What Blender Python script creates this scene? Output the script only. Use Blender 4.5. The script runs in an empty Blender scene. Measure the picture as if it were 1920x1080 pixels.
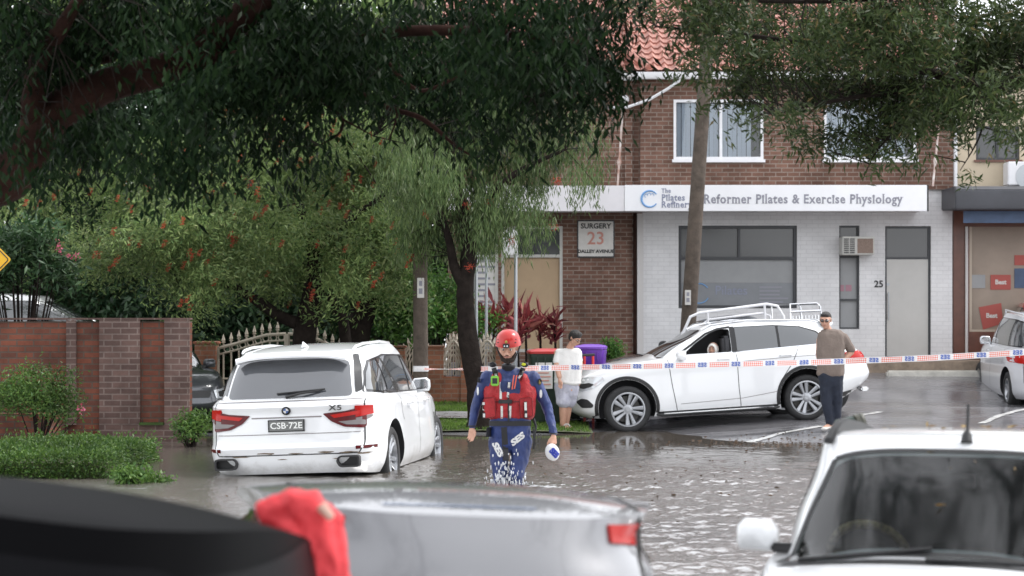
import bpy, bmesh, math, random
import numpy as np
from mathutils import Vector, Matrix, noise
from mathutils.bvhtree import BVHTree
from mathutils.geometry import delaunay_2d_cdt
R = math.radians
random.seed(7); rng = np.random.default_rng(7)
scene = bpy.context.scene
COL = scene.collection
F = 3800.0; CZ = 1.75; HY = 600.0
def P(px, py, d):
    """point seen at picture position px,py at distance d"""
    return Vector(((px-960)/F*d, d, CZ-(py-HY)/F*d))
def gz(x, y):
    """height of the ground; the flood stands at 0"""
    ys = [-50, 0, 12, 20, 26, 30, 32.3, 34, 36, 38.8, 41, 60, 5000]
    zr = [-.5, -.5, -.5, -.40, -.22, -.06, 0.005, .10, .24, .66, .93, 1.0, 1.0]
    zl = [-.5, -.5, -.5, -.40, -.22, -.04, 0.05, .12, .19, .30, .45, .9, 1.0]
    a = np.interp(y, ys, zr); b = np.interp(y, ys, zl)
    t = np.clip((x-(-.5))/2.2, 0, 1); t = t*t*(3-2*t)
    r = np.clip((x-1.6)/3.0, 0, 1); r = r*r*(3-2*r); f = np.clip((y-27.3)/2.2, 0, 1)*np.clip((36.5-y)/3.5, 0, 1)
    return a*t+b*(1-t)+.15*r*f
# ---------------------------------------------------------------- object helpers
def tag(o, label=None, cat=None, group=None, kind=None):
    if label: o['label'] = label
    if cat: o['category'] = cat
    if group: o['group'] = group
    if kind: o['kind'] = kind
    return o
def empty(name, loc=(0, 0, 0), rz=0, label=None, cat=None, group=None, rx=0, ry=0):
    o = bpy.data.objects.new(name, None); COL.objects.link(o)
    o.location = loc; o.rotation_euler = (rx, ry, rz); o.empty_display_size = .2
    return tag(o, label, cat, group)
def link(name, me, m, parent=None, loc=None, rz=None):
    o = bpy.data.objects.new(name, me); COL.objects.link(o)
    ms = m if isinstance(m, (list, tuple)) else [m]
    if not me.materials:
        for k in ms: me.materials.append(k)
    if parent: o.parent = parent
    if loc is not None: o.location = loc
    if rz is not None: o.rotation_euler.z = rz
    return o
def smooth(me, ang=35):
    me.polygons.foreach_set('use_smooth', [True]*len(me.polygons))
    me.set_sharp_from_angle(angle=R(ang)); me.update()
class MB:
    """collects simple solids; build() links them as one mesh"""
    def __init__(s): s.v = []; s.f = []
    def add(s, vs, fs):
        n = len(s.v); s.v += [tuple(v) for v in vs]; s.f += [tuple(i+n for i in f) for f in fs]; return s
    def box(s, x0, x1, y0, y1, z0, z1, M=None):
        vs = [Vector((x, y, z)) for x in (x0, x1) for y in (y0, y1) for z in (z0, z1)]
        if M is not None: vs = [M @ v for v in vs]
        return s.add(vs, [(0, 1, 3, 2), (4, 6, 7, 5), (0, 4, 5, 1), (2, 3, 7, 6), (0, 2, 6, 4), (1, 5, 7, 3)])
    def tube(s, pts, rad, n=8, cap=True):
        pts = [Vector(p) for p in pts]; m = len(pts)
        rr = rad if isinstance(rad, (list, tuple)) else [rad]*m
        vs = []; a = None
        for i, p in enumerate(pts):
            t = (pts[min(i+1, m-1)]-pts[max(i-1, 0)]).normalized()
            if a is None: a = t.cross(Vector((0, 0, 1)) if abs(t.z) < .9 else Vector((1, 0, 0)))
            else:
                a = a-t*a.dot(t)
                if a.length < 1e-4: a = t.orthogonal()
            a = a.normalized(); b = t.cross(a).normalized()
            for k in range(n):
                th = 2*math.pi*k/n
                vs.append(p+(a*math.cos(th)+b*math.sin(th))*rr[i])
        fs = [(i*n+k, i*n+(k+1) % n, (i+1)*n+(k+1) % n, (i+1)*n+k) for i in range(m-1) for k in range(n)]
        if cap: fs += [tuple(range(n))[::-1], tuple((m-1)*n+k for k in range(n))]
        return s.add(vs, fs)
    def lathe(s, prof, n=24, M=None, axis='Z'):
        vs = []
        for r, h in prof:
            for k in range(n):
                th = 2*math.pi*k/n
                c, t = r*math.cos(th), r*math.sin(th)
                v = Vector((c, t, h)) if axis == 'Z' else (Vector((c, h, t)) if axis == 'Y' else Vector((h, c, t)))
                vs.append(M @ v if M is not None else v)
        m = len(prof)
        fs = [(i*n+k, i*n+(k+1) % n, (i+1)*n+(k+1) % n, (i+1)*n+k) for i in range(m-1) for k in range(n)]
        fs += [tuple(range(n))[::-1], tuple((m-1)*n+k for k in range(n))]
        return s.add(vs, fs)
    def prism(s, poly, a, b, plane='XZ', M=None):
        """poly extruded between a and b across the plane"""
        vs = []
        for h in (a, b):
            for p in poly:
                v = {'XZ': (p[0], h, p[1]), 'XY': (p[0], p[1], h), 'YZ': (h, p[0], p[1])}[plane]
                vs.append(M @ Vector(v) if M is not None else Vector(v))
        n = len(poly)
        fs = [(i, (i+1) % n, n+(i+1) % n, n+i) for i in range(n)]
        fs += [tuple(range(n))[::-1], tuple(range(n, 2*n))]
        return s.add(vs, fs)
    def ball(s, c, r, n=10, m=7):
        rx, ry, rz = r if isinstance(r, (tuple, list)) else (r, r, r)
        c = Vector(c)
        vs = [c+Vector((0, 0, rz))]
        for i in range(1, m):
            ph = math.pi*i/m
            for k in range(n):
                th = 2*math.pi*k/n
                vs.append(c+Vector((rx*math.sin(ph)*math.cos(th), ry*math.sin(ph)*math.sin(th), rz*math.cos(ph))))
        vs.append(c-Vector((0, 0, rz)))
        fs = [(0, 1+k, 1+(k+1) % n) for k in range(n)]
        for i in range(m-2):
            fs += [(1+i*n+k, 1+(i+1)*n+k, 1+(i+1)*n+(k+1) % n, 1+i*n+(k+1) % n) for k in range(n)]
        b = 1+(m-2)*n
        fs += [(b+k, len(vs)-1, b+(k+1) % n) for k in range(n)]
        return s.add(vs, fs)
    def mesh(s, name, bevel=0, ang=35, fix=True, sm=True):
        me = bpy.data.meshes.new(name); me.from_pydata(s.v, [], s.f)
        bm = bmesh.new(); bm.from_mesh(me)
        if fix: bmesh.ops.recalc_face_normals(bm, faces=bm.faces)
        if bevel:
            es = [e for e in bm.edges if len(e.link_faces) == 2 and e.calc_face_angle(0) > R(30)]
            bmesh.ops.bevel(bm, geom=es, offset=bevel, segments=2, affect='EDGES', clamp_overlap=True)
        bm.to_mesh(me); bm.free()
        if sm: smooth(me, ang)
        return me
    def build(s, name, m, parent=None, bevel=0, ang=35, loc=None, rz=None, fix=True):
        return link(name, s.mesh(name, bevel, ang, fix), m, parent, loc, rz)
def children(o): return [c for c in bpy.data.objects if c.parent == o]
def copy_tree(o, parent=None):
    c = o.copy(); COL.objects.link(c); c.parent = parent
    for ch in children(o): copy_tree(ch, c)
    return c
def text_mesh(txt, size, name='lettering', bold=0.0, mirror=False, spacing=1.0, ext=.002, shx=0, shear=0):
    cu = bpy.data.curves.new('t', 'FONT'); cu.body = txt; cu.size = size
    cu.align_x = 'CENTER'; cu.align_y = 'CENTER'; cu.offset = bold; cu.extrude = ext
    cu.space_character = spacing; cu.resolution_u = 3; cu.shear = shear
    ob = bpy.data.objects.new('t', cu); COL.objects.link(ob)
    dg = bpy.context.evaluated_depsgraph_get()
    me = bpy.data.meshes.new_from_object(ob.evaluated_get(dg)); me.name = name
    bpy.data.objects.remove(ob)
    sx = -1 if mirror else 1
    # stand it up: reads from -Y
    for v in me.vertices:
        x, y, z = v.co; v.co = (x*sx*(1+shx), -z, y)
    me.materials.clear()
    return me
# ---------------------------------------------------------------- materials
MATS = {}
def mat(name, col, rough=.5, metal=0, var=0.0, vscale=3.0, bump=0.0, bscale=40, spec=.5, coat=0, rvar=0, trans=0, emit=0, sheen=0, col2=None, croug=.05):
    if name in MATS: return MATS[name]
    m = bpy.data.materials.new(name); m.use_nodes = True
    nt = m.node_tree; b = nt.nodes['Principled BSDF']
    c = tuple(col)+(1,)
    b.inputs['Base Color'].default_value = c
    b.inputs['Roughness'].default_value = rough; b.inputs['Metallic'].default_value = metal
    b.inputs['Specular IOR Level'].default_value = spec
    if coat: b.inputs['Coat Weight'].default_value = coat; b.inputs['Coat Roughness'].default_value = croug
    if trans: b.inputs['Transmission Weight'].default_value = trans
    if emit: b.inputs['Emission Color'].default_value = c; b.inputs['Emission Strength'].default_value = emit
    if var or bump or rvar or col2:
        tc = nt.nodes.new('ShaderNodeTexCoord')
        n = nt.nodes.new('ShaderNodeTexNoise'); n.inputs['Scale'].default_value = vscale; n.inputs['Detail'].default_value = 6; n.inputs['Roughness'].default_value = .65
        nt.links.new(tc.outputs['Object'], n.inputs['Vector'])
        if var or col2:
            r = nt.nodes.new('ShaderNodeValToRGB')
            r.color_ramp.elements[0].position = .32; r.color_ramp.elements[1].position = .68
            if col2: r.color_ramp.elements[0].color = c; r.color_ramp.elements[1].color = tuple(col2)+(1,)
            else:
                r.color_ramp.elements[0].color = tuple(x*(1-var) for x in col)+(1,)
                r.color_ramp.elements[1].color = tuple(min(1, x*(1+var)) for x in col)+(1,)
            nt.links.new(n.outputs['Fac'], r.inputs['Fac']); nt.links.new(r.outputs['Color'], b.inputs['Base Color'])
        if rvar:
            mr = nt.nodes.new('ShaderNodeMapRange'); mr.inputs['From Min'].default_value = .35; mr.inputs['From Max'].default_value = .65
            mr.inputs['To Min'].default_value = max(0, rough-rvar); mr.inputs['To Max'].default_value = min(1, rough+rvar)
            nt.links.new(n.outputs['Fac'], mr.inputs['Value']); nt.links.new(mr.outputs['Result'], b.inputs['Roughness'])
        if bump:
            n2 = nt.nodes.new('ShaderNodeTexNoise'); n2.inputs['Scale'].default_value = bscale; n2.inputs['Detail'].default_value = 4
            nt.links.new(tc.outputs['Object'], n2.inputs['Vector'])
            bp = nt.nodes.new('ShaderNodeBump'); bp.inputs['Strength'].default_value = bump; bp.inputs['Distance'].default_value = .02
            nt.links.new(n2.outputs['Fac'], bp.inputs['Height']); nt.links.new(bp.outputs['Normal'], b.inputs['Normal'])
    MATS[name] = m
    return m
def brick_mat(name, c1, c2, mortar, bw=.24, rh=.086, ms=.011, bump=.5, rough=.85, bias=0, stain=None):
    m = bpy.data.materials.new(name); m.use_nodes = True; nt = m.node_tree; b = nt.nodes['Principled BSDF']
    N = nt.nodes.new; L = nt.links.new
    g = N('ShaderNodeNewGeometry'); sp = N('ShaderNodeSeparateXYZ'); L(g.outputs['Position'], sp.inputs[0])
    ad = N('ShaderNodeMath'); ad.operation = 'ADD'; L(sp.outputs['X'], ad.inputs[0]); L(sp.outputs['Y'], ad.inputs[1])
    cb = N('ShaderNodeCombineXYZ'); L(ad.outputs[0], cb.inputs['X']); L(sp.outputs['Z'], cb.inputs['Y'])
    br = N('ShaderNodeTexBrick'); L(cb.outputs[0], br.inputs['Vector'])
    br.inputs['Scale'].default_value = 1; br.inputs['Brick Width'].default_value = bw; br.inputs['Row Height'].default_value = rh
    br.inputs['Mortar Size'].default_value = ms; br.inputs['Mortar Smooth'].default_value = .2; br.inputs['Bias'].default_value = bias
    br.inputs['Color1'].default_value = tuple(c1)+(1,); br.inputs['Color2'].default_value = tuple(c2)+(1,); br.inputs['Mortar'].default_value = tuple(mortar)+(1,)
    n = N('ShaderNodeTexNoise'); n.inputs['Scale'].default_value = 1.7; n.inputs['Detail'].default_value = 8; n.inputs['Roughness'].default_value = .7
    L(g.outputs['Position'], n.inputs['Vector'])
    mr = N('ShaderNodeMapRange'); mr.inputs['From Min'].default_value = .3; mr.inputs['From Max'].default_value = .7; mr.inputs['To Min'].default_value = 1-(stain or .4); mr.inputs['To Max'].default_value = 1+(stain or .3)
    L(n.outputs['Fac'], mr.inputs['Value'])
    vm = N('ShaderNodeMix'); vm.data_type = 'RGBA'; vm.blend_type = 'MULTIPLY'; vm.inputs['Factor'].default_value = 1
    L(br.outputs['Color'], vm.inputs['A']); L(mr.outputs['Result'], vm.inputs['B'])
    L(vm.outputs['Result'], b.inputs['Base Color']); b.inputs['Roughness'].default_value = rough
    b.inputs['Specular IOR Level'].default_value = .25
    bp = N('ShaderNodeBump'); bp.inputs['Strength'].default_value = bump; bp.inputs['Distance'].default_value = .01; bp.invert = True
    L(br.outputs['Fac'], bp.inputs['Height']); L(bp.outputs['Normal'], b.inputs['Normal'])
    return m
def leaf_mat(name, c1, c2, rough=.4, transl=.35, c3=None, spec=.3):
    m = bpy.data.materials.new(name); m.use_nodes = True; nt = m.node_tree; b = nt.nodes['Principled BSDF']
    N = nt.nodes.new; L = nt.links.new
    g = N('ShaderNodeNewGeometry'); r = N('ShaderNodeValToRGB'); L(g.outputs['Random Per Island'], r.inputs['Fac'])
    r.color_ramp.elements[0].color = tuple(c1)+(1,); r.color_ramp.elements[1].color = tuple(c2)+(1,)
    if c3: e = r.color_ramp.elements.new(.93); e.color = tuple(c2)+(1,); r.color_ramp.elements[-1].color = tuple(c3)+(1,)
    n = N('ShaderNodeTexNoise'); n.inputs['Scale'].default_value = .9; n.inputs['Detail'].default_value = 3; L(g.outputs['Position'], n.inputs['Vector'])
    mr = N('ShaderNodeMapRange'); mr.inputs['From Min'].default_value = .35; mr.inputs['From Max'].default_value = .65; mr.inputs['To Min'].default_value = .6; mr.inputs['To Max'].default_value = 1.35
    L(n.outputs['Fac'], mr.inputs['Value'])
    vm = N('ShaderNodeMix'); vm.data_type = 'RGBA'; vm.blend_type = 'MULTIPLY'; vm.inputs['Factor'].default_value = 1
    L(r.outputs['Color'], vm.inputs['A']); L(mr.outputs['Result'], vm.inputs['B'])
    L(vm.outputs['Result'], b.inputs['Base Color']); b.inputs['Roughness'].default_value = rough; b.inputs['Specular IOR Level'].default_value = spec
    tr = N('ShaderNodeBsdfTranslucent'); L(vm.outputs['Result'], tr.inputs['Color'])
    mx = N('ShaderNodeMixShader'); mx.inputs[0].default_value = transl
    L(b.outputs[0], mx.inputs[1]); L(tr.outputs[0], mx.inputs[2]); L(mx.outputs[0], nt.nodes['Material Output'].inputs['Surface'])
    return m
def glass_mat(name, tint=(.55, .6, .6), refl=1.0, rgh=.02):
    """window pane seen through: fresnel gloss over a tinted see-through"""
    m = bpy.data.materials.new(name); m.use_nodes = True; nt = m.node_tree; N = nt.nodes.new; L = nt.links.new
    nt.nodes.remove(nt.nodes['Principled BSDF'])
    tr = N('ShaderNodeBsdfTransparent'); tr.inputs[0].default_value = tuple(tint)+(1,)
    gl = N('ShaderNodeBsdfGlossy'); gl.inputs['Roughness'].default_value = rgh
    fr = N('ShaderNodeFresnel'); fr.inputs['IOR'].default_value = 1.6
    ml = N('ShaderNodeMath'); ml.operation = 'MULTIPLY'; ml.inputs[1].default_value = refl; ml.use_clamp = True; L(fr.outputs[0], ml.inputs[0])
    mx = N('ShaderNodeMixShader'); L(ml.outputs[0], mx.inputs[0]); L(tr.outputs[0], mx.inputs[1]); L(gl.outputs[0], mx.inputs[2])
    L(mx.outputs[0], nt.nodes['Material Output'].inputs['Surface'])
    return m
def car_paint(name, col, metal=0, rough=.35, dirt=(.2, .17, .13), dz=.35, amount=.6, coat=1):
    """paint with dried silt along the lower body"""
    m = bpy.data.materials.new(name); m.use_nodes = True; nt = m.node_tree; b = nt.nodes['Principled BSDF']; N = nt.nodes.new; L = nt.links.new
    if not coat: b.inputs['Specular IOR Level'].default_value = .3; b.inputs['IOR'].default_value = 1.12
    tc = N('ShaderNodeTexCoord'); sp = N('ShaderNodeSeparateXYZ'); L(tc.outputs['Object'], sp.inputs[0])
    n = N('ShaderNodeTexNoise'); n.inputs['Scale'].default_value = 3.5; n.inputs['Detail'].default_value = 8; n.inputs['Roughness'].default_value = .75; L(tc.outputs['Object'], n.inputs['Vector'])
    a = N('ShaderNodeMath'); a.operation = 'MULTIPLY_ADD'; L(n.outputs['Fac'], a.inputs[0]); a.inputs[1].default_value = .7; L(sp.outputs['Z'], a.inputs[2])
    mr = N('ShaderNodeMapRange'); L(a.outputs[0], mr.inputs['Value']); mr.inputs['From Min'].default_value = dz+.25; mr.inputs['From Max'].default_value = dz+.55
    mr.inputs['To Min'].default_value = amount; mr.inputs['To Max'].default_value = 0
    mx = N('ShaderNodeMix'); mx.data_type = 'RGBA'; L(mr.outputs['Result'], mx.inputs['Factor']); mx.inputs['A'].default_value = tuple(col)+(1,); mx.inputs['B'].default_value = tuple(dirt)+(1,)
    L(mx.outputs['Result'], b.inputs['Base Color']); b.inputs['Roughness'].default_value = rough; b.inputs['Metallic'].default_value = metal
    b.inputs['Coat Weight'].default_value = coat; b.inputs['Coat Roughness'].default_value = .03; b.inputs['Coat IOR'].default_value = 1.5
    return m
M = {}
M['white_paint'] = car_paint('white_car_paint', (.78, .79, .80), dz=.1, amount=.4)
M['white_dirty'] = car_paint('white_silted_paint', (.76, .77, .78), dz=.24, amount=.5)
M['silver_paint'] = car_paint('silver_car_paint', (.20, .203, .215), metal=.5, rough=.42, dz=-.3)
M['silver_light'] = car_paint('light_silver_paint', (.70, .71, .74), metal=.2, rough=.35, dz=-.1)
M['black_paint'] = car_paint('black_car_paint', (.003, .003, .0035), rough=.5, dz=-.5, coat=0)
M['grey_paint'] = car_paint('grey_car_paint', (.07, .075, .085), metal=.4, rough=.3, dz=0)
M['red_paint'] = car_paint('red_car_paint', (.45, .03, .03), dz=0)
M['glass'] = mat('tinted_glass', (.012, .015, .017), .03, spec=.9, coat=.6)
M['privacy'] = mat('privacy_glass', (.05, .055, .06), .06, spec=1.0, coat=1)
M['rubber'] = mat('tyre_rubber', (.018, .018, .019), .75, var=.3, vscale=9, bump=.3)
M['plastic'] = mat('black_plastic', (.02, .02, .021), .55, bump=.1, bscale=200)
M['gloss_black'] = mat('gloss_black', (.01, .01, .011), .15)
M['seam'] = mat('panel_gap', (.03, .03, .03), .8)
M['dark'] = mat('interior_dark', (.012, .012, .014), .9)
M['seat'] = mat('seat_cloth', (.05, .05, .055), .9)
M['alloy'] = mat('alloy_rim', (.36, .37, .39), .3, metal=.85)
M['disc'] = mat('brake_disc_steel', (.07, .068, .065), .5, metal=.5)
M['chrome'] = mat('chrome', (.75, .76, .78), .12, metal=1)
M['red_lens'] = mat('red_lens', (.42, .010, .007), .25, spec=.3)
M['dark_lens'] = mat('dark_red_lens', (.09, .005, .007), .25, spec=.3)
M['smoke_lens_crease_shade'] = mat('smoke_lens_crease_shade', (.22, .20, .20), .3, spec=.3)  # lamp lens grey, also used to paint shade along body creases
M['clear_lens'] = mat('clear_lens', (.6, .63, .66), .08, coat=1, metal=.3)
M['plate'] = mat('plate_face', (.16, .165, .16), .45)
M['plate_ink'] = mat('plate_ink', (.82, .83, .80), .5)
M['pole_wood'] = mat('pole_wood', (.085, .066, .052), .9, var=.35, vscale=6, bump=.6, bscale=25)
M['bark'] = mat('dark_bark', (.018, .014, .012), .95, spec=.1, var=.4, vscale=7, bump=1, bscale=18)
M['bark_red'] = mat('reddish_bark', (.026, .013, .010), .95, var=.5, spec=.08, vscale=4, bump=.8, bscale=14)
M['galv'] = mat('galvanised_steel', (.42, .44, .46), .45, metal=.7)
M['cream'] = mat('cream_painted_metal', (.50, .44, .36), .5, var=.15, vscale=8)
# ================================================================ cars
def half_loop(xf, xr, w, nf, nr, xc, n1=11, n2=17):
    """outline of one side in plan, from the middle of the tail to the middle of the nose"""
    out = []
    for (a, n, sg) in ((xc-xr, nr, -1), (xf-xc, nf, 1)):
        s = .5**(1/n); pts = []
        for i in range(n1):
            y = s*i/(n1-1); pts.append((xc+sg*a*(1-y**n)**(1/n), w*y))
        for i in range(1, n2):
            t = s*(1-i/(n2-1)); pts.append((xc+sg*a*t, w*(1-t**n)**(1/n)))
        out.append(pts)
    return out[0]+out[1][::-1][1:]
def full_loop(*a):
    h = half_loop(*a)
    return h+[(x, -y) for x, y in h[::-1][1:-1]]
def I(x, xs, ys): return float(np.interp(x, xs, ys))
def S(x, xs, ys):
    """smooth interpolation (Catmull-Rom style through cubic hermite)"""
    if x <= xs[0]: return ys[0]
    if x >= xs[-1]: return ys[-1]
    for i in range(len(xs)-1):
        if x <= xs[i+1]: break
    h = xs[i+1]-xs[i]; t = (x-xs[i])/h
    def sl(k):
        if k == 0: return (ys[1]-ys[0])/(xs[1]-xs[0])
        if k == len(xs)-1: return (ys[-1]-ys[-2])/(xs[-1]-xs[-2])
        return (ys[k+1]-ys[k-1])/(xs[k+1]-xs[k-1])
    m0, m1 = sl(i)*h, sl(i+1)*h
    return (2*t**3-3*t**2+1)*ys[i]+(t**3-2*t**2+t)*m0+(-2*t**3+3*t**2)*ys[i+1]+(t**3-t**2)*m1
def body_mesh(sp):
    """sp: layers of the lower body [(v, xf, xr, w, nf, nr)], belt z(x), bottom z(x), greenhouse [(v, xf, xr, w, nf, nr)], roof z(x)"""
    loops = []; xc = sp.get('xc', 0)
    zb = lambda x: S(x, *sp['bot']); zt = lambda x: S(x, *sp['belt']); zr = lambda x: S(x, *sp['roof'])
    low = sp['low']; vs = [l[0] for l in low]
    NV = sp.get('nv', 16)
    for i in range(NV+1):
        v = i/NV
        q = [S(v, vs, [l[k] for l in low]) for k in range(1, 6)]
        lp = full_loop(q[0], q[1], q[2], q[3], q[4], xc)
        loops.append([(x, y, zb(x)*(1-v)+zt(x)*v) for x, y in lp])
    belt = loops[-1]
    gh = sp['gh']; gv = [g[0] for g in gh]
    q0 = [S(0, gv, [g[k] for g in gh]) for k in range(1, 6)]
    base = full_loop(q0[0], q0[1], q0[2], q0[3], q0[4], xc)
    wmax = max(p[1] for p in belt); crown = sp.get('hood_crown', .05)
    zd = lambda x, y: zt(x)+crown*(1-min(1, (abs(y)/wmax)**2.4))*(1 if x > 0 else .3)
    for t in (.06, .15, .3, .45, .6, .75, .88, 1):
        lp = []
        for (x0, y0, z0), (x1, y1) in zip(belt, base):
            x = x0+(x1-x0)*t; y = y0+(y1-y0)*t
            lp.append((x, y, zd(x, y)*min(1, t/.15)+z0*(1-min(1, t/.15))))
        loops.append(lp)
    bz = [p[2] for p in loops[-1]]
    NG = 12
    for i in range(1, NG+1):
        v = i/NG
        q = [S(v, gv, [g[k] for g in gh]) for k in range(1, 6)]
        lp = full_loop(q[0], q[1], q[2], q[3], q[4], xc)
        loops.append([(x, y, b0*(1-v)+zr(x)*v) for (x, y), b0 in zip(lp, bz)])
    top = loops[-1]; cx = sum(p[0] for p in top)/len(top)
    rc = sp.get('roof_crown', .06)
    for s in (.97, .92, .84, .72, .58, .42, .26, .1):
        lp = []
        for x, y, z in top:
            X = cx+(x-cx)*s; lp.append((X, y*s, zr(X)+rc*(1-s**2.2)))
        loops.append(lp)
    n = len(top); V = [p for lp in loops for p in lp]; Fs = []
    for i in range(len(loops)-1):
        for k in range(n):
            Fs.append((i*n+k, i*n+(k+1) % n, (i+1)*n+(k+1) % n, (i+1)*n+k))
    Fs += [tuple(range(n))[::-1], tuple((len(loops)-1)*n+k for k in range(n))]
    me = bpy.data.meshes.new('body'); me.from_pydata(V, [], Fs)
    bm = bmesh.new(); bm.from_mesh(me)
    bmesh.ops.triangulate(bm, faces=[f for f in bm.faces if len(f.verts) > 4])
    bmesh.ops.recalc_face_normals(bm, faces=bm.faces); bm.to_mesh(me); bm.free()
    return me
def cut(ob, cutter_mb, m):
    """cuts real openings with the collected solids; their walls take material m"""
    me = cutter_mb.mesh('cutter', sm=False)
    co = bpy.data.objects.new('cutter', me); COL.objects.link(co); me.materials.append(m)
    if m.name not in [x.name for x in ob.data.materials]: ob.data.materials.append(m)
    real = ob; ob = bpy.data.objects.new('work', real.data); COL.objects.link(ob)
    mo = ob.modifiers.new('b', 'BOOLEAN'); mo.object = co; mo.operation = 'DIFFERENCE'; mo.solver = 'EXACT'; mo.use_self = True
    try: mo.material_mode = 'TRANSFER'
    except Exception: pass
    dg = bpy.context.evaluated_depsgraph_get()
    nm = bpy.data.meshes.new_from_object(ob.evaluated_get(dg)); nm.name = real.data.name
    old = real.data; real.data = nm; bpy.data.objects.remove(ob)
    if m.name not in [x.name for x in nm.materials]: nm.materials.append(m)
    mi = [x.name for x in nm.materials].index(m.name)
    tr = BVHTree.FromPolygons([tuple(v.co) for v in old.vertices], [tuple(p.vertices) for p in old.polygons])
    for p in nm.polygons:
        if tr.find_nearest(p.center)[3] > .012: p.material_index = mi
    bpy.data.objects.remove(co)
class Car:
    def __init__(s, name, spec, paint, loc, rz, label, cat='car', pitch=0, roll=0, group=None):
        s.sp = spec; s.root = empty(name, loc, 0, label, cat, group)
        s.root.rotation_euler = (roll, pitch, rz)
        me = body_mesh(spec); s.bvh = BVHTree.FromPolygons([tuple(v.co) for v in me.vertices], [tuple(p.vertices) for p in me.polygons])
        s.body = link('body', me, paint, s.root)
        c = MB()
        for ax in spec['axles']:
            for sg in (1, -1):
                w = spec['w']
                y0, y1 = sorted((sg*(w-.33), sg*(w+.3)))
                Rr = spec['arch']
                c.add([(ax+Rr*math.cos(2*math.pi*k/40), y, spec['wr']+.02+Rr*math.sin(2*math.pi*k/40)) for y in (y0, y1) for k in range(40)],
                      [(k, (k+1) % 40, 40+(k+1) % 40, 40+k) for k in range(40)]+[tuple(range(40))[::-1], tuple(range(40, 80))])
        cut(s.body, c, M['dark'])
        s.paint = paint
    def finish(s): smooth(s.body.data, 32)
    def decal(s, name, poly, side, m, off=.004, parent=None, res=.06, rnd=0, label=None, thick=0.0, sink=None):
        """poly in (x,z) for side L/R, (y,z) for rear B / front F, (x,y) for top T; laid on the body surface as a thin solid"""
        if rnd: poly = round_poly(poly, rnd)
        xs = [p[0] for p in poly]; ys = [p[1] for p in poly]
        # densify edges
        dp = []
        for i, p in enumerate(poly):
            q = poly[(i+1) % len(poly)]; L = math.hypot(q[0]-p[0], q[1]-p[1]); k = max(1, int(L/res))
            for j in range(k): dp.append((p[0]+(q[0]-p[0])*j/k, p[1]+(q[1]-p[1])*j/k))
        pts = [Vector(p) for p in dp]; nb = len(pts)
        gx = np.arange(min(xs)+res/2, max(xs), res); gy = np.arange(min(ys)+res/2, max(ys), res)
        for a in gx:
            for b in gy:
                if inside((a, b), dp) and min((a-q[0])**2+(b-q[1])**2 for q in dp) > (res*.35)**2: pts.append(Vector((a, b)))
        r = delaunay_2d_cdt(pts, [], [list(range(nb))], 1, 1e-6)
        ve, fa = r[0], r[2]
        cfg = {'L': (Vector((0, -1, 0)), lambda p: Vector((p[0], 2.5, p[1]))), 'R': (Vector((0, 1, 0)), lambda p: Vector((p[0], -2.5, p[1]))),
               'B': (Vector((1, 0, 0)), lambda p: Vector((-5, p[0], p[1]))), 'F': (Vector((-1, 0, 0)), lambda p: Vector((5, p[0], p[1]))),
               'T': (Vector((0, 0, -1)), lambda p: Vector((p[0], p[1], 4)))}[side]
        dr, fo = cfg; V = []; last = None; bad = set()
        for i, p in enumerate(ve):
            o = fo(p); h = s.bvh.ray_cast(o, dr)
            if h[0] is None: bad.add(i); V.append(Vector((0, 0, 0))); continue
            nn = h[1]; nn = nn if nn.dot(dr) < 0 else -nn
            V.append(h[0]+nn*off)
        fa = [f for f in fa if not any(i in bad for i in f)]
        if not fa: return None
        used = sorted({i for f in fa for i in f}); mp = {i: j for j, i in enumerate(used)}
        me = bpy.data.meshes.new(name); me.from_pydata([V[i] for i in used], [], [tuple(mp[i] for i in f) for f in fa])
        bm = bmesh.new(); bm.from_mesh(me); bmesh.ops.recalc_face_normals(bm, faces=bm.faces)
        # orient outward
        if bm.faces:
            bm.faces.ensure_lookup_table()
            if sum(f.normal.dot(dr)*f.calc_area() for f in bm.faces) > 0: bmesh.ops.reverse_faces(bm, faces=bm.faces)
        if thick:
            g = bmesh.ops.extrude_face_region(bm, geom=list(bm.faces))
            bm.normal_update()
            for v in [e for e in g['geom'] if isinstance(e, bmesh.types.BMVert)]: v.co -= dr*thick
            bmesh.ops.recalc_face_normals(bm, faces=bm.faces)
        bm.to_mesh(me); bm.free(); smooth(me, 40)
        o = link(name, me, m, parent or s.root)
        if label: o['label'] = label
        return o
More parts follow.
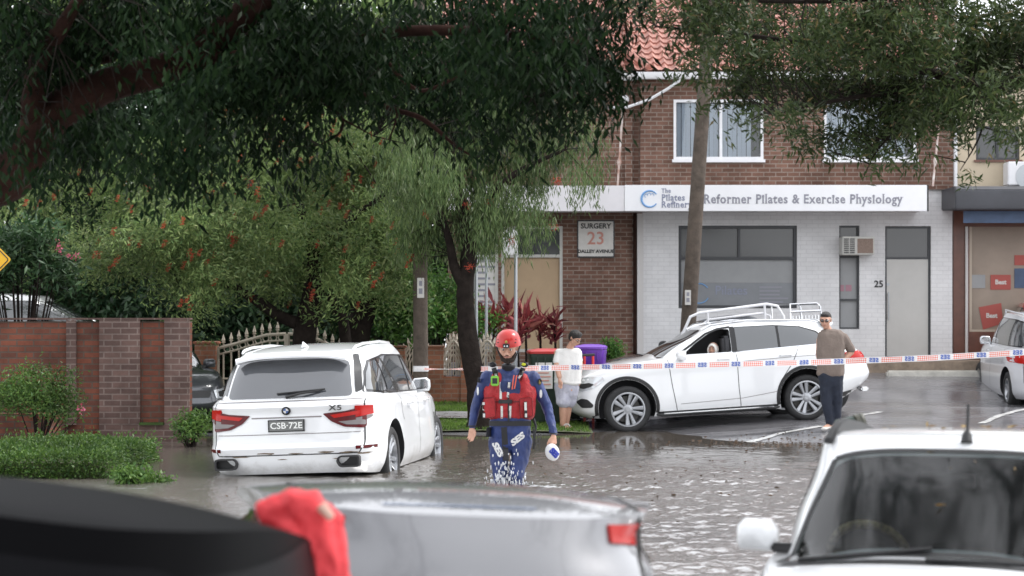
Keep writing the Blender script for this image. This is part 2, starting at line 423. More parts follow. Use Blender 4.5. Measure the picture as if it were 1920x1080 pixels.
    def wrap_lamp(s, name, cen, th0, th1, zs0, zs1, m, off=.01, parent=None, nt=9, nz=5, sides=(1, -1)):
        """lens wrapped round a tail corner: rays go level towards cen; angles in degrees from straight back; zs0/zs1 give its lower and upper edge at both ends"""
        out = []
        for sg in sides:
            V = []; C = Vector((cen[0], sg*cen[1], 0))
            for i in range(nt):
                f = i/(nt-1); th = R(th0+(th1-th0)*f); d = Vector((-math.cos(th), sg*math.sin(th), 0)); za = zs0[0]*(1-f)+zs0[1]*f; zb = zs1[0]*(1-f)+zs1[1]*f
                for j in range(nz):
                    z = za+(zb-za)*j/(nz-1); h = s.bvh.ray_cast(C+d*3+Vector((0, 0, z)), -d)
                    p = h[0] if h[0] else C+d*.5+Vector((0, 0, z)); V.append(p+d*off)
            n = len(V); V += [v-Vector((-math.cos(R((th0+th1)/2)), sg*math.sin(R((th0+th1)/2)), 0))*(off+.02) for v in V]
            q = [(i*nz+j, i*nz+j+1, (i+1)*nz+j+1, (i+1)*nz+j) for i in range(nt-1) for j in range(nz-1)]
            Fs = q+[tuple(n+k for k in f)[::-1] for f in q]
            rim = [i*nz for i in range(nt)]+[(nt-1)*nz+j for j in range(1, nz)]+[i*nz+nz-1 for i in range(nt-2, -1, -1)]+[j for j in range(nz-2, 0, -1)]
            Fs += [(rim[k], rim[(k+1) % len(rim)], n+rim[(k+1) % len(rim)], n+rim[k]) for k in range(len(rim))]
            mb = MB(); mb.add(V, Fs); out.append(mb.build(name, m, parent or s.root, ang=40))
        return out
    def line(s, name, path, side, wd=.010, m=None, off=.003, parent=None):
        """a narrow seam or strip along a path on the body"""
        path = [Vector(p) for p in path]; fine = []
        for a, b in zip(path, path[1:]):
            k = max(1, int((b-a).length/.04))
            fine += [a+(b-a)*j/k for j in range(k)]
        fine.append(path[-1]); L = []; Rr = []
        for i, p in enumerate(fine):
            t = (fine[min(i+1, len(fine)-1)]-fine[max(i-1, 0)]).normalized(); n = Vector((-t.y, t.x))
            L.append(p+n*wd/2); Rr.append(p-n*wd/2)
        dr, fo = {'L': (Vector((0, -1, 0)), lambda p: Vector((p[0], 2.5, p[1]))), 'R': (Vector((0, 1, 0)), lambda p: Vector((p[0], -2.5, p[1]))),
                  'B': (Vector((1, 0, 0)), lambda p: Vector((-5, p[0], p[1]))), 'F': (Vector((-1, 0, 0)), lambda p: Vector((5, p[0], p[1]))), 'T': (Vector((0, 0, -1)), lambda p: Vector((p[0], p[1], 4)))}[side]
        V = []
        for p in L+Rr:
            h = s.bvh.ray_cast(fo(p), dr)
            V.append(h[0]+(h[1] if h[1].dot(dr) < 0 else -h[1])*off if h[0] else None)
        n = len(L); fs = [(i, i+1, n+i+1, n+i) for i in range(n-1) if all(V[k] is not None for k in (i, i+1, n+i+1, n+i))]
        if not fs: return
        me = bpy.data.meshes.new(name); me.from_pydata([v or Vector((0, 0, .5)) for v in V], [], fs); smooth(me)
        return link(name, me, m or M['seam'], parent or s.root)
    def at(s, side, a, b):
        dr, fo = {'L': (Vector((0, -1, 0)), Vector((a, 2.5, b))), 'R': (Vector((0, 1, 0)), Vector((a, -2.5, b))), 'B': (Vector((1, 0, 0)), Vector((-5, a, b))),
                  'F': (Vector((-1, 0, 0)), Vector((5, a, b))), 'T': (Vector((0, 0, -1)), Vector((a, b, 4)))}[side]
        h = s.bvh.ray_cast(fo, dr); return h[0]
    def both(s, name, poly, m, **k):
        a = s.decal(name, poly, 'L', m, **k); b = s.decal(name, poly, 'R', m, **k); return a, b
    def wheels(s, style='double', steer=0, m=None):
        sp = s.sp; pr = None
        for ax in sp['axles']:
            for sg in (1, -1):
                if pr is None:
                    t, rm, dk = wheel_mesh(sp['wr'], sp.get('ww', .24), sp.get('rim', .25), style)
                    pr = (t, rm, dk)
                w = link('wheel', pr[0], M['rubber'], s.root, (ax, sg*(sp['w']-.035-sp.get('ww', .24)/2), sp['wr']))
                rz = 0 if sg > 0 else math.pi
                w.rotation_euler = (0, random.uniform(0, 1.2), rz+(steer if ax > 0 else 0))
                link('rim', pr[1], m or M['alloy'], w); link('brake_disc', pr[2], M['disc'], w)
    def mirror(s, x, z, sg, paint, w=.2, h=.15, y=None, dx=.1):
        yb = y if y is not None else abs(s.at('L', x, z)[1])
        mb = MB(); c = Vector((x, sg*(yb+.05+w/2), z+.03))
        prof = [(0, -h/2), (w*.42, -h*.5), (w*.5, -h*.2), (w*.48, h*.3), (w*.3, h*.5), (-w*.35, h*.46), (-w*.5, h*.15), (-w*.5, -h*.35), (-w*.4, -h*.5)]
        V = []; 
        rings = ((-.5, .88), (-.42, 1.0), (-.1, 1.0), (.3, .86), (.5, .55), (.58, .15))
        for (t, sc) in rings:
            for a, b in prof: V.append((c.x+t*dx*1.3, c.y+a*sc*sg, c.z+b*sc))
        n = len(prof); Fs = [(i*n+k, i*n+(k+1) % n, (i+1)*n+(k+1) % n, (i+1)*n+k) for i in range(len(rings)-1) for k in range(n)]
        Fs += [tuple(range(n)), tuple((len(rings)-1)*n+k for k in range(n))]
        mb.add(V, Fs); o = mb.build('wing_mirror', paint, s.root, ang=50)
        st = MB(); st.box(c.x-.03, c.x+.05, *sorted((sg*(yb-.08), sg*(yb+.07))), c.z-h*.5, c.z-h*.22); st.build('mirror_stalk', M['plastic'], o, bevel=.01)
        g = MB(); g.prism([(c.y+a*.8*sg, c.z+b*.8) for a, b in prof], c.x-.72*dx, c.x-.5*dx, 'YZ'); g.build('mirror_glass', M['chrome'], o)
        return o
def inside(p, poly):
    x, y = p; r = False; j = len(poly)-1
    for i in range(len(poly)):
        xi, yi = poly[i]; xj, yj = poly[j]
        if (yi > y) != (yj > y) and x < (xj-xi)*(y-yi)/(yj-yi)+xi: r = not r
        j = i
    return r
def round_poly(poly, r, seg=4):
    out = []; n = len(poly)
    for i in range(n):
        p = Vector(poly[i]); a = Vector(poly[i-1])-p; b = Vector(poly[(i+1) % n])-p
        k = min(r, a.length*.45, b.length*.45); a = a.normalized()*k; b = b.normalized()*k
        for j in range(seg+1):
            t = j/seg; out.append(tuple(p+a*(1-t)**2+b*t**2))
    return out
def wheel_mesh(Rw, ww, rr, style):
    t = MB(); h = ww/2
    prof = [(rr, -h*.75), (rr+.015, -h*.92), (Rw-.05, -h*1.0), (Rw-.014, -h*.86), (Rw, -h*.6), (Rw, -h*.2), (Rw-.006, -h*.17), (Rw, -h*.14), (Rw, h*.14), (Rw-.006, h*.17), (Rw, h*.2),
            (Rw, h*.6), (Rw-.014, h*.86), (Rw-.05, h*1.0), (rr+.015, h*.92), (rr, h*.75)]
    n = 48; V = [(r*math.cos(2*math.pi*k/n), y, r*math.sin(2*math.pi*k/n)) for r, y in prof for k in range(n)]
    m = len(prof)
    Fs = [(i*n+k, i*n+(k+1) % n, ((i+1) % m)*n+(k+1) % n, ((i+1) % m)*n+k) for i in range(m) for k in range(n)]
    t.add(V, Fs); tm = t.mesh('wheel', ang=50)
    r = MB(); y = h*.82
    V = []; pr = [(rr+.012, y*.98), (rr+.012, y*1.06), (rr-.012, y*1.08), (rr-.022, y*.9), (rr-.03, -h*.7), (rr, -h*.7), (rr, y*.9)]
    V = [(a*math.cos(2*math.pi*k/n), b, a*math.sin(2*math.pi*k/n)) for a, b in pr for k in range(n)]; m = len(pr)
    r.add(V, [(i*n+k, i*n+(k+1) % n, ((i+1) % m)*n+(k+1) % n, ((i+1) % m)*n+k) for i in range(m) for k in range(n)])
    ns = {'double': 5, 'five': 5, 'six': 6, 'ten': 10}[style]
    for i in range(ns):
        a = 2*math.pi*i/ns+.3
        for da in ((-.17, .17) if style == 'double' else (0,)):
            wd0, wd1 = (.02, .034) if style == 'double' else (.045, .035)
            ca, sa = math.cos(a), math.sin(a); cb, sb = math.cos(a+da*1.25), math.sin(a+da*1.25)
            p0 = Vector((ca*.05+(-sa)*da*.12, 0, sa*.05+ca*da*.12)); p1 = Vector((cb*(rr-.01), 0, sb*(rr-.01)))
            d = (p1-p0).normalized(); q = Vector((-d.z, 0, d.x))
            V = []
            for (pp, wd, yy, th) in ((p0, wd0, y*.8, .045), (p0.lerp(p1, .55), (wd0+wd1)/2, y*.86, .03), (p1, wd1, y*1.0, .025)):
                V += [pp+q*wd+Vector((0, yy-.012, 0)), pp+q*wd*.45+Vector((0, yy, 0)), pp-q*wd*.45+Vector((0, yy, 0)), pp-q*wd+Vector((0, yy-.012, 0)), pp-q*wd+Vector((0, yy-th, 0)), pp+q*wd+Vector((0, yy-th, 0))]
            r.add(V, [(j*6+k, j*6+(k+1) % 6, (j+1)*6+(k+1) % 6, (j+1)*6+k) for j in range(2) for k in range(6)]+[(0, 1, 2, 3, 4, 5), (17, 16, 15, 14, 13, 12)])
    r.lathe([(.075, y*.45), (.08, y*.75), (.055, y*.86), (.0301, y*.88), (.028, y*.83)], 20, axis='Y')
    rm = r.mesh('rim', ang=35)
    k = MB(); k.lathe([(rr-.05, -.02), (rr-.05, .0), (.06, .005)], 32, axis='Y'); k.box(.05, .17, -.05, .03, .05, .15); km = k.mesh('brake_disc')
    return tm, rm, km

def sub(poly, f): return [(f*(a-0), b) for a, b in poly]
# ---------------------------------------------------------------- 1: white wagon in the water, seen from behind
def car_bmw():
    sp = dict(w=.965, wr=.375, ww=.30, rim=.262, arch=.44, axles=(1.4665, -1.4665), xc=-.05, nv=26,
        bot=([-2.54, -2.3, -1.9, 1.9, 2.35], [.31, .28, .25, .25, .30]),
        belt=([-2.5, -2.2, -1.2, 0, 1.1, 1.7, 2.1, 2.36], [1.10, 1.13, 1.13, 1.08, 1.06, 1.01, .92, .78]),
        low=[(0, 2.22, -2.42, .90, 4, 5), (.12, 2.32, -2.50, .945, 4, 5.5), (.28, 2.36, -2.53, .965, 4, 6), (.36, 2.36, -2.545, .965, 4, 6), (.42, 2.36, -2.50, .962, 4, 6), (.6, 2.35, -2.485, .958, 3.8, 6),
             (.78, 2.32, -2.47, .955, 3.6, 6), (.86, 2.3, -2.465, .952, 3.4, 6), (.93, 2.28, -2.485, .945, 3.3, 6), (1.0, 2.20, -2.40, .90, 3.2, 6)],
        gh=[(0, 1.12, -2.36, .865, 4, 6), (.3, .88, -2.285, .835, 4, 6), (.6, .66, -2.19, .785, 4, 6), (.85, .46, -2.09, .725, 4, 6), (1, .30, -2.0, .66, 4, 6)],
        roof=([-2.3, -1.8, -.9, 0, .6], [1.60, 1.655, 1.70, 1.69, 1.63]), roof_crown=.035)
    c = Car('station_wagon', sp, M['white_dirty'], (0, 0, 0), 0, 'white wagon standing in the floodwater with its number plate towards the camera')
    c.finish()
    # rear window and trims
    rw = [(-.66, 1.14), (.66, 1.14), (.60, 1.50), (.52, 1.60), (-.52, 1.60), (-.60, 1.50)]
    c.decal('rear_window', rw, 'B', M['rearglass'], rnd=.05, off=.006)
    for sg in (1, -1):
        c.decal('window_trim', [(sg*a, b) for a, b in [(.685, 1.17), (.74, 1.20), (.70, 1.45), (.645, 1.60), (.60, 1.60), (.635, 1.48)]], 'B', M['gloss_black'], rnd=.015, off=.006)
    sb = MB()
    sb.add([(-2.16, y*.60, 1.655-abs(y)**3*.06) for y in np.linspace(-1, 1, 13)]+[(-2.27+.06*abs(y)**2, y*.585, 1.615-abs(y)**3*.05) for y in np.linspace(-1, 1, 13)]+[(-2.27+.06*abs(y)**2, y*.585, 1.59-abs(y)**3*.05) for y in np.linspace(-1, 1, 13)]+[(-2.08, y*.60, 1.58-abs(y)**3*.06) for y in np.linspace(-1, 1, 13)],
           [(j*13+i, j*13+i+1, (j+1)*13+i+1, (j+1)*13+i) for j in range(3) for i in range(12)]+[(39+i, 40+i, 1+i, i) for i in range(12)]+[(0, 13, 26, 39), (12, 25, 38, 51)])
    sb.build('roof_spoiler', M['white_dirty'], c.root, ang=50)
    # lights
    for sg in (1, -1):
        f = lambda pl: [(sg*a, b) for a, b in pl]
        tl = c.decal('tail_light', f([(.80, 1.03), (.80, .80), (.78, .78), (.60, .80), (.47, .865), (.38, .955), (.62, .975), (.70, 1.0)]), 'B', M['dark_lens'], off=.012, rnd=.02)
        c.decal('light_bar', f([(.75, .935), (.75, .975), (.60, .955), (.46, .935), (.50, .90)]), 'B', M['red_lens'], off=.018, parent=tl)
        c.decal('light_bar', f([(.79, .865), (.79, .815), (.62, .825), (.54, .86), (.75, .875)]), 'B', M['smoke_lens_crease_shade'], off=.017, parent=tl, rnd=.01)
        # light wraps round the flank
        for o_ in c.wrap_lamp('tail_light', (-2.0, .45), 33, 64, (.905, .93), (1.03, 1.025), M['red_lens'], .014, sides=(sg,)): c.wrap_lamp('light_bar', (-2.0, .45), 33, 62, (.83, .90), (.895, .92), M['smoke_lens_crease_shade'], .012, parent=o_, sides=(sg,), nz=3)
        c.decal('reflector', f([(.885, .585), (.885, .55), (.71, .55), (.71, .585)]), 'B', M['dark_lens'], off=.008)
        ex = MB(); pl = round_poly([(sg*.765, .355), (sg*.765, .485), (sg*.55, .485), (sg*.515, .43), (sg*.55, .355)], .035)
        pi = round_poly([(sg*.745, .373), (sg*.745, .467), (sg*.56, .467), (sg*.537, .43), (sg*.565, .373)], .03)
        n = len(pl); V = [(-2.46, a, b) for a, b in pl]+[(-2.55, a, b) for a, b in pl]+[(-2.55, a, b) for a, b in pi]+[(-2.47, a, b) for a, b in pi]
        ex.add(V, [(j*n+i, j*n+(i+1) % n, (j+1)*n+(i+1) % n, (j+1)*n+i) for j in range(3) for i in range(n)]+[tuple(3*n+i for i in range(n))])
        eo = ex.build('exhaust', M['plastic'], c.root, ang=40, fix=False)
        c.line('door_seam', [(-.02, .35), (-.02, 1.06)], 'L' if sg > 0 else 'R'); c.line('door_seam', [(1.02, .42), (1.0, 1.02)], 'L' if sg > 0 else 'R'); c.line('door_seam', [(-1.08, 1.1), (-1.02, .88), (-.95, .8)], 'L' if sg > 0 else 'R')
    c.decal('boot_recess', [(-.27, .905), (.27, .905), (.27, .755), (-.27, .755)], 'B', M['white_dirty'], off=.003, rnd=.02)
    gap = [(-.79, 1.10), (-.79, .60), (-.74, .51), (.74, .51), (.79, .60), (.79, 1.10)]
    c.line('boot_seam', gap, 'B', wd=.012)
    c.line('boot_crease_shade', [(-.37, .925), (.37, .925)], 'B', wd=.014, m=M['smoke_lens_crease_shade'])  # grey strips paint the shade of the boot lid folds
    c.line('boot_crease_shade', [(-.78, .74), (.78, .74)], 'B', wd=.008, m=M['smoke_lens_crease_shade'])
    c.line('spoiler_crease_shade', [(-.78, 1.105), (.78, 1.105)], 'B', wd=.010, m=M['smoke_lens_crease_shade'])  # shade under the spoiler edge, painted as a grey strip
    # lower silt line and dents as mud
    for a, b, w_, h_ in ((-.42, .53, .22, .010), (-.1, .525, .16, .008), (.2, .53, .26, .011), (-.64, .52, .2, .009), (.50, .5, .22, .008), (-.52, .455, .10, .006), (.05, .46, .12, .006), (-.78, .50, .16, .012)):
        pl = [(a+w_*.5*math.cos(t)*random.uniform(.5, 1.2), b+h_*math.sin(t)*random.uniform(.4, 1.3)) for t in np.linspace(0, 6.0, 11)]
        c.decal('mud_smear', pl, 'B', M['mud'], off=.0035, res=.03)
    pl = [(-1.05+.35*math.cos(t)*random.uniform(.6, 1.1), .50+.03*math.sin(t)*random.uniform(.4, 1.3)) for t in np.linspace(0, 6.0, 13)]
    # plate
    p = c.at('B', 0, .84); mb = MB(); mb.box(p.x-.022, p.x-.006, -.186, .186, .775, .895); po = mb.build('number_plate', M['plate'], c.root, bevel=.004)
    fr = MB()
    for (a, b, e, f2) in ((-.192, .192, .893, .902), (-.192, .192, .768, .777), (-.192, -.182, .768, .902), (.182, .192, .768, .902)): fr.box(p.x-.026, p.x-.004, a, b, e, f2)
    fr.build('plate_frame', M['gloss_black'], po)
    tm = text_mesh('CSB·72E', .098, bold=.0012, spacing=1.0); o = link('lettering', tm, M['plate_ink'], po); o.location = (p.x-.024, 0, .833); o.rotation_euler.z = R(-90)
    # badge and lettering
    q = c.at('B', 0, 1.0); bd = MB(); bd.lathe([(.048, 0), (.048, .012), (.040, .016), (.0, .017)], 24, axis='X', M=Matrix.Translation((q.x-.003, 0, 1.0)) @ Matrix.Scale(-1, 4, (1, 0, 0)))
    bo = bd.build('badge', M['gloss_black'], c.root)
    for k in range(4):
        pl = [(0, 0)]+[(.027*math.cos(R(90*k+a)), .027*math.sin(R(90*k+a))) for a in range(0, 91, 15)]
        s_ = MB(); s_.prism([(a, 1.0+b) for a, b in pl], q.x-.0225, q.x-.018, 'YZ'); s_.build('badge_quarter', M['badge_blue'] if k % 2 == 0 else M['badge_white'], bo)
    q = c.at('B', -.52, 1.0); tm = text_mesh('X5', .085, bold=.002, spacing=1.1, shx=.3); o = link('model_lettering', tm, M['disc'], c.root); o.location = (q.x-.026, -.52, 1.015); o.rotation_euler.z = R(-90)
    # wiper
    w = MB(); a = c.at('B', .02, 1.15); b = c.at('B', -.36, 1.215)
    w.tube([a+Vector((-.03, 0, 0)), a+Vector((-.045, -.15, .035)), b+Vector((-.03, 0, .0))], [.022, .014, .008], 6); b2 = c.at('B', .12, 1.2)
    w.tube([b2+Vector((-.03, 0, -.01)), b+Vector((-.03, -.03, .01))], .011, 6); w.build('wiper', M['plastic'], c.root)
    # side windows
    win = [[(-2.08, 1.20), (-1.50, 1.155), (-1.42, 1.16), (-1.46, 1.52), (-1.72, 1.50), (-1.93, 1.38)], [(-1.34, 1.155), (-.12, 1.125), (-.12, 1.545), (-1.0, 1.56), (-1.40, 1.53)], [(-.02, 1.125), (1.0, 1.11), (.80, 1.22), (.42, 1.46), (.25, 1.535), (-.02, 1.55)]]
    for sd in 'LR':
        c.decal('window_trim', [(-2.14, 1.175), (-1.45, 1.13), (1.08, 1.085), (.84, 1.24), (.45, 1.49), (.25, 1.555), (-1.0, 1.583), (-1.74, 1.525), (-1.96, 1.40)], sd, M['gloss_black'], off=.003, rnd=.03)
        for w_ in win: c.decal('side_window', w_, sd, M['sky_glass'], off=.006, rnd=.03)
        for x in (-.62, .45):
            q = c.at(sd, x, .98); h = MB(); sg = 1 if sd == 'L' else -1
            h.tube([(x-.1, q.y, .98), (x-.08, q.y+sg*.035, .985), (x+.08, q.y+sg*.035, .985), (x+.1, q.y, .98)], [.012, .015, .015, .012], 8); h.build('door_handle', M['white_dirty'], c.root)
        c.decal('side_vent', [(1.10, .50), (1.14, .50), (1.12, .80), (1.07, .80)], sd, M['plastic'], off=.006)
        rl = MB(); sg = 1 if sd == 'L' else -1
        rl.tube([(-1.85, sg*.60, 1.655), (-1.75, sg*.605, 1.685), (-1.4, sg*.61, 1.715), (-.5, sg*.62, 1.73), (.1, sg*.615, 1.71), (.32, sg*.60, 1.66)], [.012, .018, .018, .018, .018, .012], 8); rl.build('roof_rail', M['white_dirty'], c.root)
    c.decal('windscreen', [(.36, -.55), (1.06, -.74), (1.06, .74), (.36, .55)], 'T', M['glass'], off=.005, rnd=.06)
    c.mirror(.92, 1.13, 1, M['white_dirty'], .22, .17); c.mirror(.92, 1.13, -1, M['white_dirty'], .22, .17)
    an = MB(); q = c.at('T', -1.5, 0); an.add([(q.x-.12, -.012, q.z), (q.x-.12, .012, q.z), (q.x+.12, .035, q.z), (q.x+.12, -.035, q.z), (q.x-.10, 0, q.z+.07), (q.x-.06, 0, q.z+.075)], [(0, 1, 2, 3), (0, 4, 1), (1, 4, 5, 2), (0, 3, 5, 4), (3, 2, 5)])
    an.build('antenna_fin', M['white_dirty'], c.root, bevel=.004)
    c.wheels('double')
    return c
M['rearglass'] = mat('rear_window_glass', (.07, .075, .085), .05, spec=1, coat=1)
M['sky_glass'] = mat('side_window_glass', (.05, .055, .06), .02, spec=1, coat=1)
M['mud'] = mat('mud', (.16, .12, .08), .8, var=.4, vscale=20)
M['badge_blue'] = mat('badge_blue', (.03, .08, .25), .3); M['badge_white'] = mat('badge_white', (.6, .6, .6), .3)
M['skin'] = mat('skin', (.55, .31, .22), .5, var=.08, vscale=10)
M['cutter'] = M['dark']
def arch_cladding(c, m, wd=.07, sides='LR', off=.006):
    sp = c.sp
    for sd in sides:
        for ax in sp['axles']:
            r0 = sp['arch']+.002; r1 = r0+wd; pts = []
            a0, a1 = R(-12), R(192)
            pl = [(ax+r1*math.cos(a), sp['wr']+.02+r1*math.sin(a)) for a in np.linspace(a0, a1, 30)]+[(ax+r0*math.cos(a), sp['wr']+.02+r0*math.sin(a)) for a in np.linspace(a1, a0, 30)]
            c.decal('arch_cladding', pl, sd, m, off=off, res=.04)
def lamp_unit(c, name, poly, side, sg=1, inner=None, m=None, m2=None, off=.008):
    p = c.decal(name, poly, side, m or M['clear_lens'], off=off, rnd=.02)
    if inner and p: c.decal('lamp_bezel', inner, side, m2 or M['plastic'], off=off+.006, parent=p, rnd=.012)
    return p
def number_plate(c, side, z, txt=None, y=0, w=.372, face=None, ink=None, h=.13):
    p = c.at(side, y, z); sg = -1 if side == 'B' else 1
    mb = MB(); xs = sorted((p.x+sg*.004, p.x+sg*.02)); mb.box(xs[0], xs[1], y-w/2, y+w/2, z-h/2, z+h/2)
    po = mb.build('number_plate', face or M['plate'], c.root, bevel=.004)
    if txt:
        o = link('lettering', text_mesh(txt, .1, bold=.002), ink or M['plate_ink'], po); o.location = (p.x+sg*.023, y, z); o.rotation_euler.z = R(-90 if side == 'B' else 90)
    return po
# ---------------------------------------------------------------- 2: white wagon nosing into the flood, seen side on
def car_merc():
    sp = dict(w=.945, wr=.365, ww=.25, rim=.262, arch=.445, axles=(1.4365, -1.4365), xc=-.05, nv=24,
        bot=([-2.5, -2.2, -1.8, 1.8, 2.1, 2.28], [.50, .38, .235, .235, .26, .30]),
        belt=([-2.46, -2.2, -1.4, 0, .85, 1.3, 1.7, 2.0, 2.15, 2.26], [1.08, 1.13, 1.17, 1.14, 1.11, 1.07, 1.01, .93, .87, .79]),
        low=[(0, 2.10, -2.46, .86, 3.2, 4), (.12, 2.24, -2.56, .925, 3.2, 4.5), (.3, 2.30, -2.60, .945, 3.1, 5), (.42, 2.31, -2.59, .945, 3.0, 5), (.6, 2.30, -2.56, .94, 3.0, 5),
             (.74, 2.285, -2.53, .935, 2.9, 5), (.84, 2.26, -2.51, .94, 2.9, 5), (.93, 2.23, -2.46, .92, 2.9, 5), (1.0, 2.16, -2.38, .86, 2.9, 5)],
        gh=[(0, .98, -2.28, .835, 3.6, 5), (.3, .76, -2.18, .80, 3.6, 5), (.6, .50, -2.05, .745, 3.6, 5), (.85, .24, -1.94, .68, 3.6, 5), (1, .05, -1.86, .60, 3.6, 5)],
        roof=([-2.1, -1.8, -1.3, -.6, 0, .3], [1.50, 1.545, 1.60, 1.625, 1.59, 1.52]), roof_crown=.03)
    c = Car('station_wagon', sp, M['white_paint'], (3.18, 32.86, .0675), R(186), 'white wagon side on at the flood edge with its front window open', pitch=R(3.5))
    # cabin opening: side window frame cut right through the near door
    cab = MB(); op = round_poly([(.50, 1.165), (-.28, 1.165), (-.28, 1.525), (-.12, 1.53), (.08, 1.46), (.30, 1.32)], .03)
    cab.prism(op, .30, 1.3, 'XZ')
    cut(c.body, cab, M['seat'])
    c.finish()
    for sd in 'LR':
        DLO = [(.62, 1.148), (-1.70, 1.20), (-1.88, 1.25), (-1.72, 1.42), (-1.45, 1.515), (-1.0, 1.56), (-.45, 1.565), (-.12, 1.545), (.10, 1.475), (.36, 1.31)]
        if sd == 'R':
            c.decal('window_trim', DLO, sd, M['gloss_black'], off=.003, rnd=.03)
            c.decal('side_window', [(.50, 1.165), (-.28, 1.165), (-.28, 1.525), (-.12, 1.53), (.08, 1.46), (.30, 1.32)], sd, M['privacy'], off=.006, rnd=.03)
        else:
            c.line('window_trim', [(.62, 1.15), (-.30, 1.155)], sd, .012, M['chrome'], .006); c.line('window_trim', [(-.30, 1.155), (-1.70, 1.20), (-1.86, 1.25)], sd, .012, M['chrome'], .006)
            c.line('window_trim', [(-.30, 1.555), (-.10, 1.535), (.10, 1.47), (.34, 1.315), (.60, 1.155)], sd, .03, M['gloss_black'], .004)
            c.decal('window_trim', [(-.285, 1.16), (-.36, 1.16), (-.36, 1.558), (-.285, 1.558)], sd, M['gloss_black'], off=.004)
            c.decal('window_trim', [(-.36, 1.165), (-1.68, 1.20), (-1.86, 1.255), (-1.70, 1.41), (-1.43, 1.50), (-1.0, 1.545), (-.36, 1.552)], sd, M['gloss_black'], off=.003, rnd=.02)
        c.decal('side_window', [(-.37, 1.172), (-1.03, 1.185), (-1.03, 1.53), (-.37, 1.542)], sd, M['privacy'], off=.007, rnd=.02)
        c.decal('side_window', [(-1.07, 1.187), (-1.66, 1.21), (-1.80, 1.262), (-1.68, 1.39), (-1.42, 1.485), (-1.07, 1.523)], sd, M['privacy'], off=.007, rnd=.03)
        c.line('door_seam', [(.76, 1.10), (.72, .7), (.66, .30)], sd, .010); c.line('door_seam', [(-.34, 1.155), (-.34, .6), (-.36, .30)], sd, .010); c.line('door_seam', [(-1.35, 1.18), (-1.22, .92), (-1.02, .66), (-.97, .45)], sd, .010)
        c.line('swage_crease_shade', [(1.15, .985), (.3, .99), (-1.3, 1.03), (-2.2, 1.03)], sd, .008, M['smoke_lens_crease_shade'])  # flank creases: their shade is painted on as thin grey strips
        c.line('swage_crease_shade', [(.6, .40), (-.4, .43), (-.96, .50)], sd, .008, M['smoke_lens_crease_shade'])
        sg = 1 if sd == 'L' else -1
        sl = MB(); sl.tube([(.98, sg*.87, .255), (.9, sg*.93, .245), (-.9, sg*.93, .245), (-.98, sg*.87, .255)], [.02, .028, .028, .02], 8); so = sl.build('side_step', M['plastic'], c.root)
        s2 = MB(); s2.box(-.88, .88, *sorted((sg*.90, sg*.965)), .258, .276); s2.build('step_plate', M['chrome'], so, bevel=.004)
        lamp_unit(c, 'headlight', [(2.17, .865), (2.19, .72), (2.10, .675), (1.93, .72), (1.76, .84), (1.78, .895), (2.0, .895)], sd, inner=[(2.13, .79), (2.12, .73), (2.07, .715), (1.97, .745), (1.92, .785), (1.99, .81)], m=M['clear_lens'])
        hl = MB(); 
        c.decal('intake_grille', [(2.20, .52), (2.12, .42), (1.97, .42), (1.95, .46), (2.03, .55), (2.12, .57)], sd, M['plastic'], off=.008, rnd=.03)
        c.decal('tail_light', [(-2.52, 1.045), (-2.52, .93), (-2.2, .93), (-2.02, .985), (-2.05, 1.03), (-2.2, 1.055)], sd, M['red_lens'], off=.008, rnd=.02)
        c.decal('tail_light', [(sg*.90, 1.04), (sg*.90, .93), (sg*.45, .93), (sg*.5, 1.03)], 'B', M['red_lens'], off=.008, rnd=.02)
        c.decal('bumper_cladding', [(-1.88, .22), (-2.52, .42), (-2.52, .56), (-2.3, .46), (-1.93, .40)], sd, M['plastic'], off=.007, res=.05)
        c.decal('bumper_cladding', [(1.95, .22), (2.27, .24), (2.27, .30), (1.92, .285)], sd, M['plastic'], off=.007, res=.05)
        c.decal('sill_cladding', [(.97, .20), (-.97, .20), (-.97, .30), (.97, .30)], sd, M['plastic'], off=.005)
        ex = MB(); ex.box(-2.50, -2.38, *sorted((sg*.45, sg*.70)), .40, .47); ex.build('exhaust', M['chrome'], c.root, bevel=.02)
        for x in (-.12, -1.12):
            q = c.at(sd, x, 1.03); h = MB(); h.tube([(x-.1, q.y, 1.06), (x-.08, q.y+sg*.03, 1.063), (x+.08, q.y+sg*.03, 1.063), (x+.1, q.y, 1.06)], [.012, .014, .014, .012], 8); h.build('door_handle', M['white_paint'], c.root)
        rl = MB(); rl.tube([(-1.75, sg*.60, 1.545), (-1.6, sg*.61, 1.585), (-.6, sg*.615, 1.645), (.0, sg*.60, 1.60), (.15, sg*.59, 1.54)], .014, 8); rl.build('roof_rail', M['chrome'], c.root)
        c.mirror(.56, 1.13, sg, M['white_paint'], .20, .15)
    arch_cladding(c, M['plastic'], .055)
    sb = MB(); sb.add([(-1.80, y*.60, 1.60-abs(y)**3*.06) for y in np.linspace(-1, 1, 11)]+[(-2.07+.06*y*y, y*.58, 1.565-abs(y)**3*.05) for y in np.linspace(-1, 1, 11)]+[(-2.05+.06*y*y, y*.58, 1.53-abs(y)**3*.05) for y in np.linspace(-1, 1, 11)]+[(-1.85, y*.60, 1.52-abs(y)**3*.06) for y in np.linspace(-1, 1, 11)],
        [(j*11+i, j*11+i+1, (j+1)*11+i+1, (j+1)*11+i) for j in range(3) for i in range(10)]+[(33+i, 34+i, 1+i, i) for i in range(10)]+[(0, 11, 22, 33), (10, 21, 32, 43)])
    sb.build('roof_spoiler', M['white_paint'], c.root, ang=50)
    c.decal('grille', [(-.45, .52), (.45, .52), (.50, .66), (.40, .84), (-.40, .84), (-.50, .66)], 'F', M['plastic'], off=.01, rnd=.05)
    for z in (.64, .70): c.line('grille_bar', [(-.44, z), (.44, z)], 'F', .02, M['chrome'], .02)
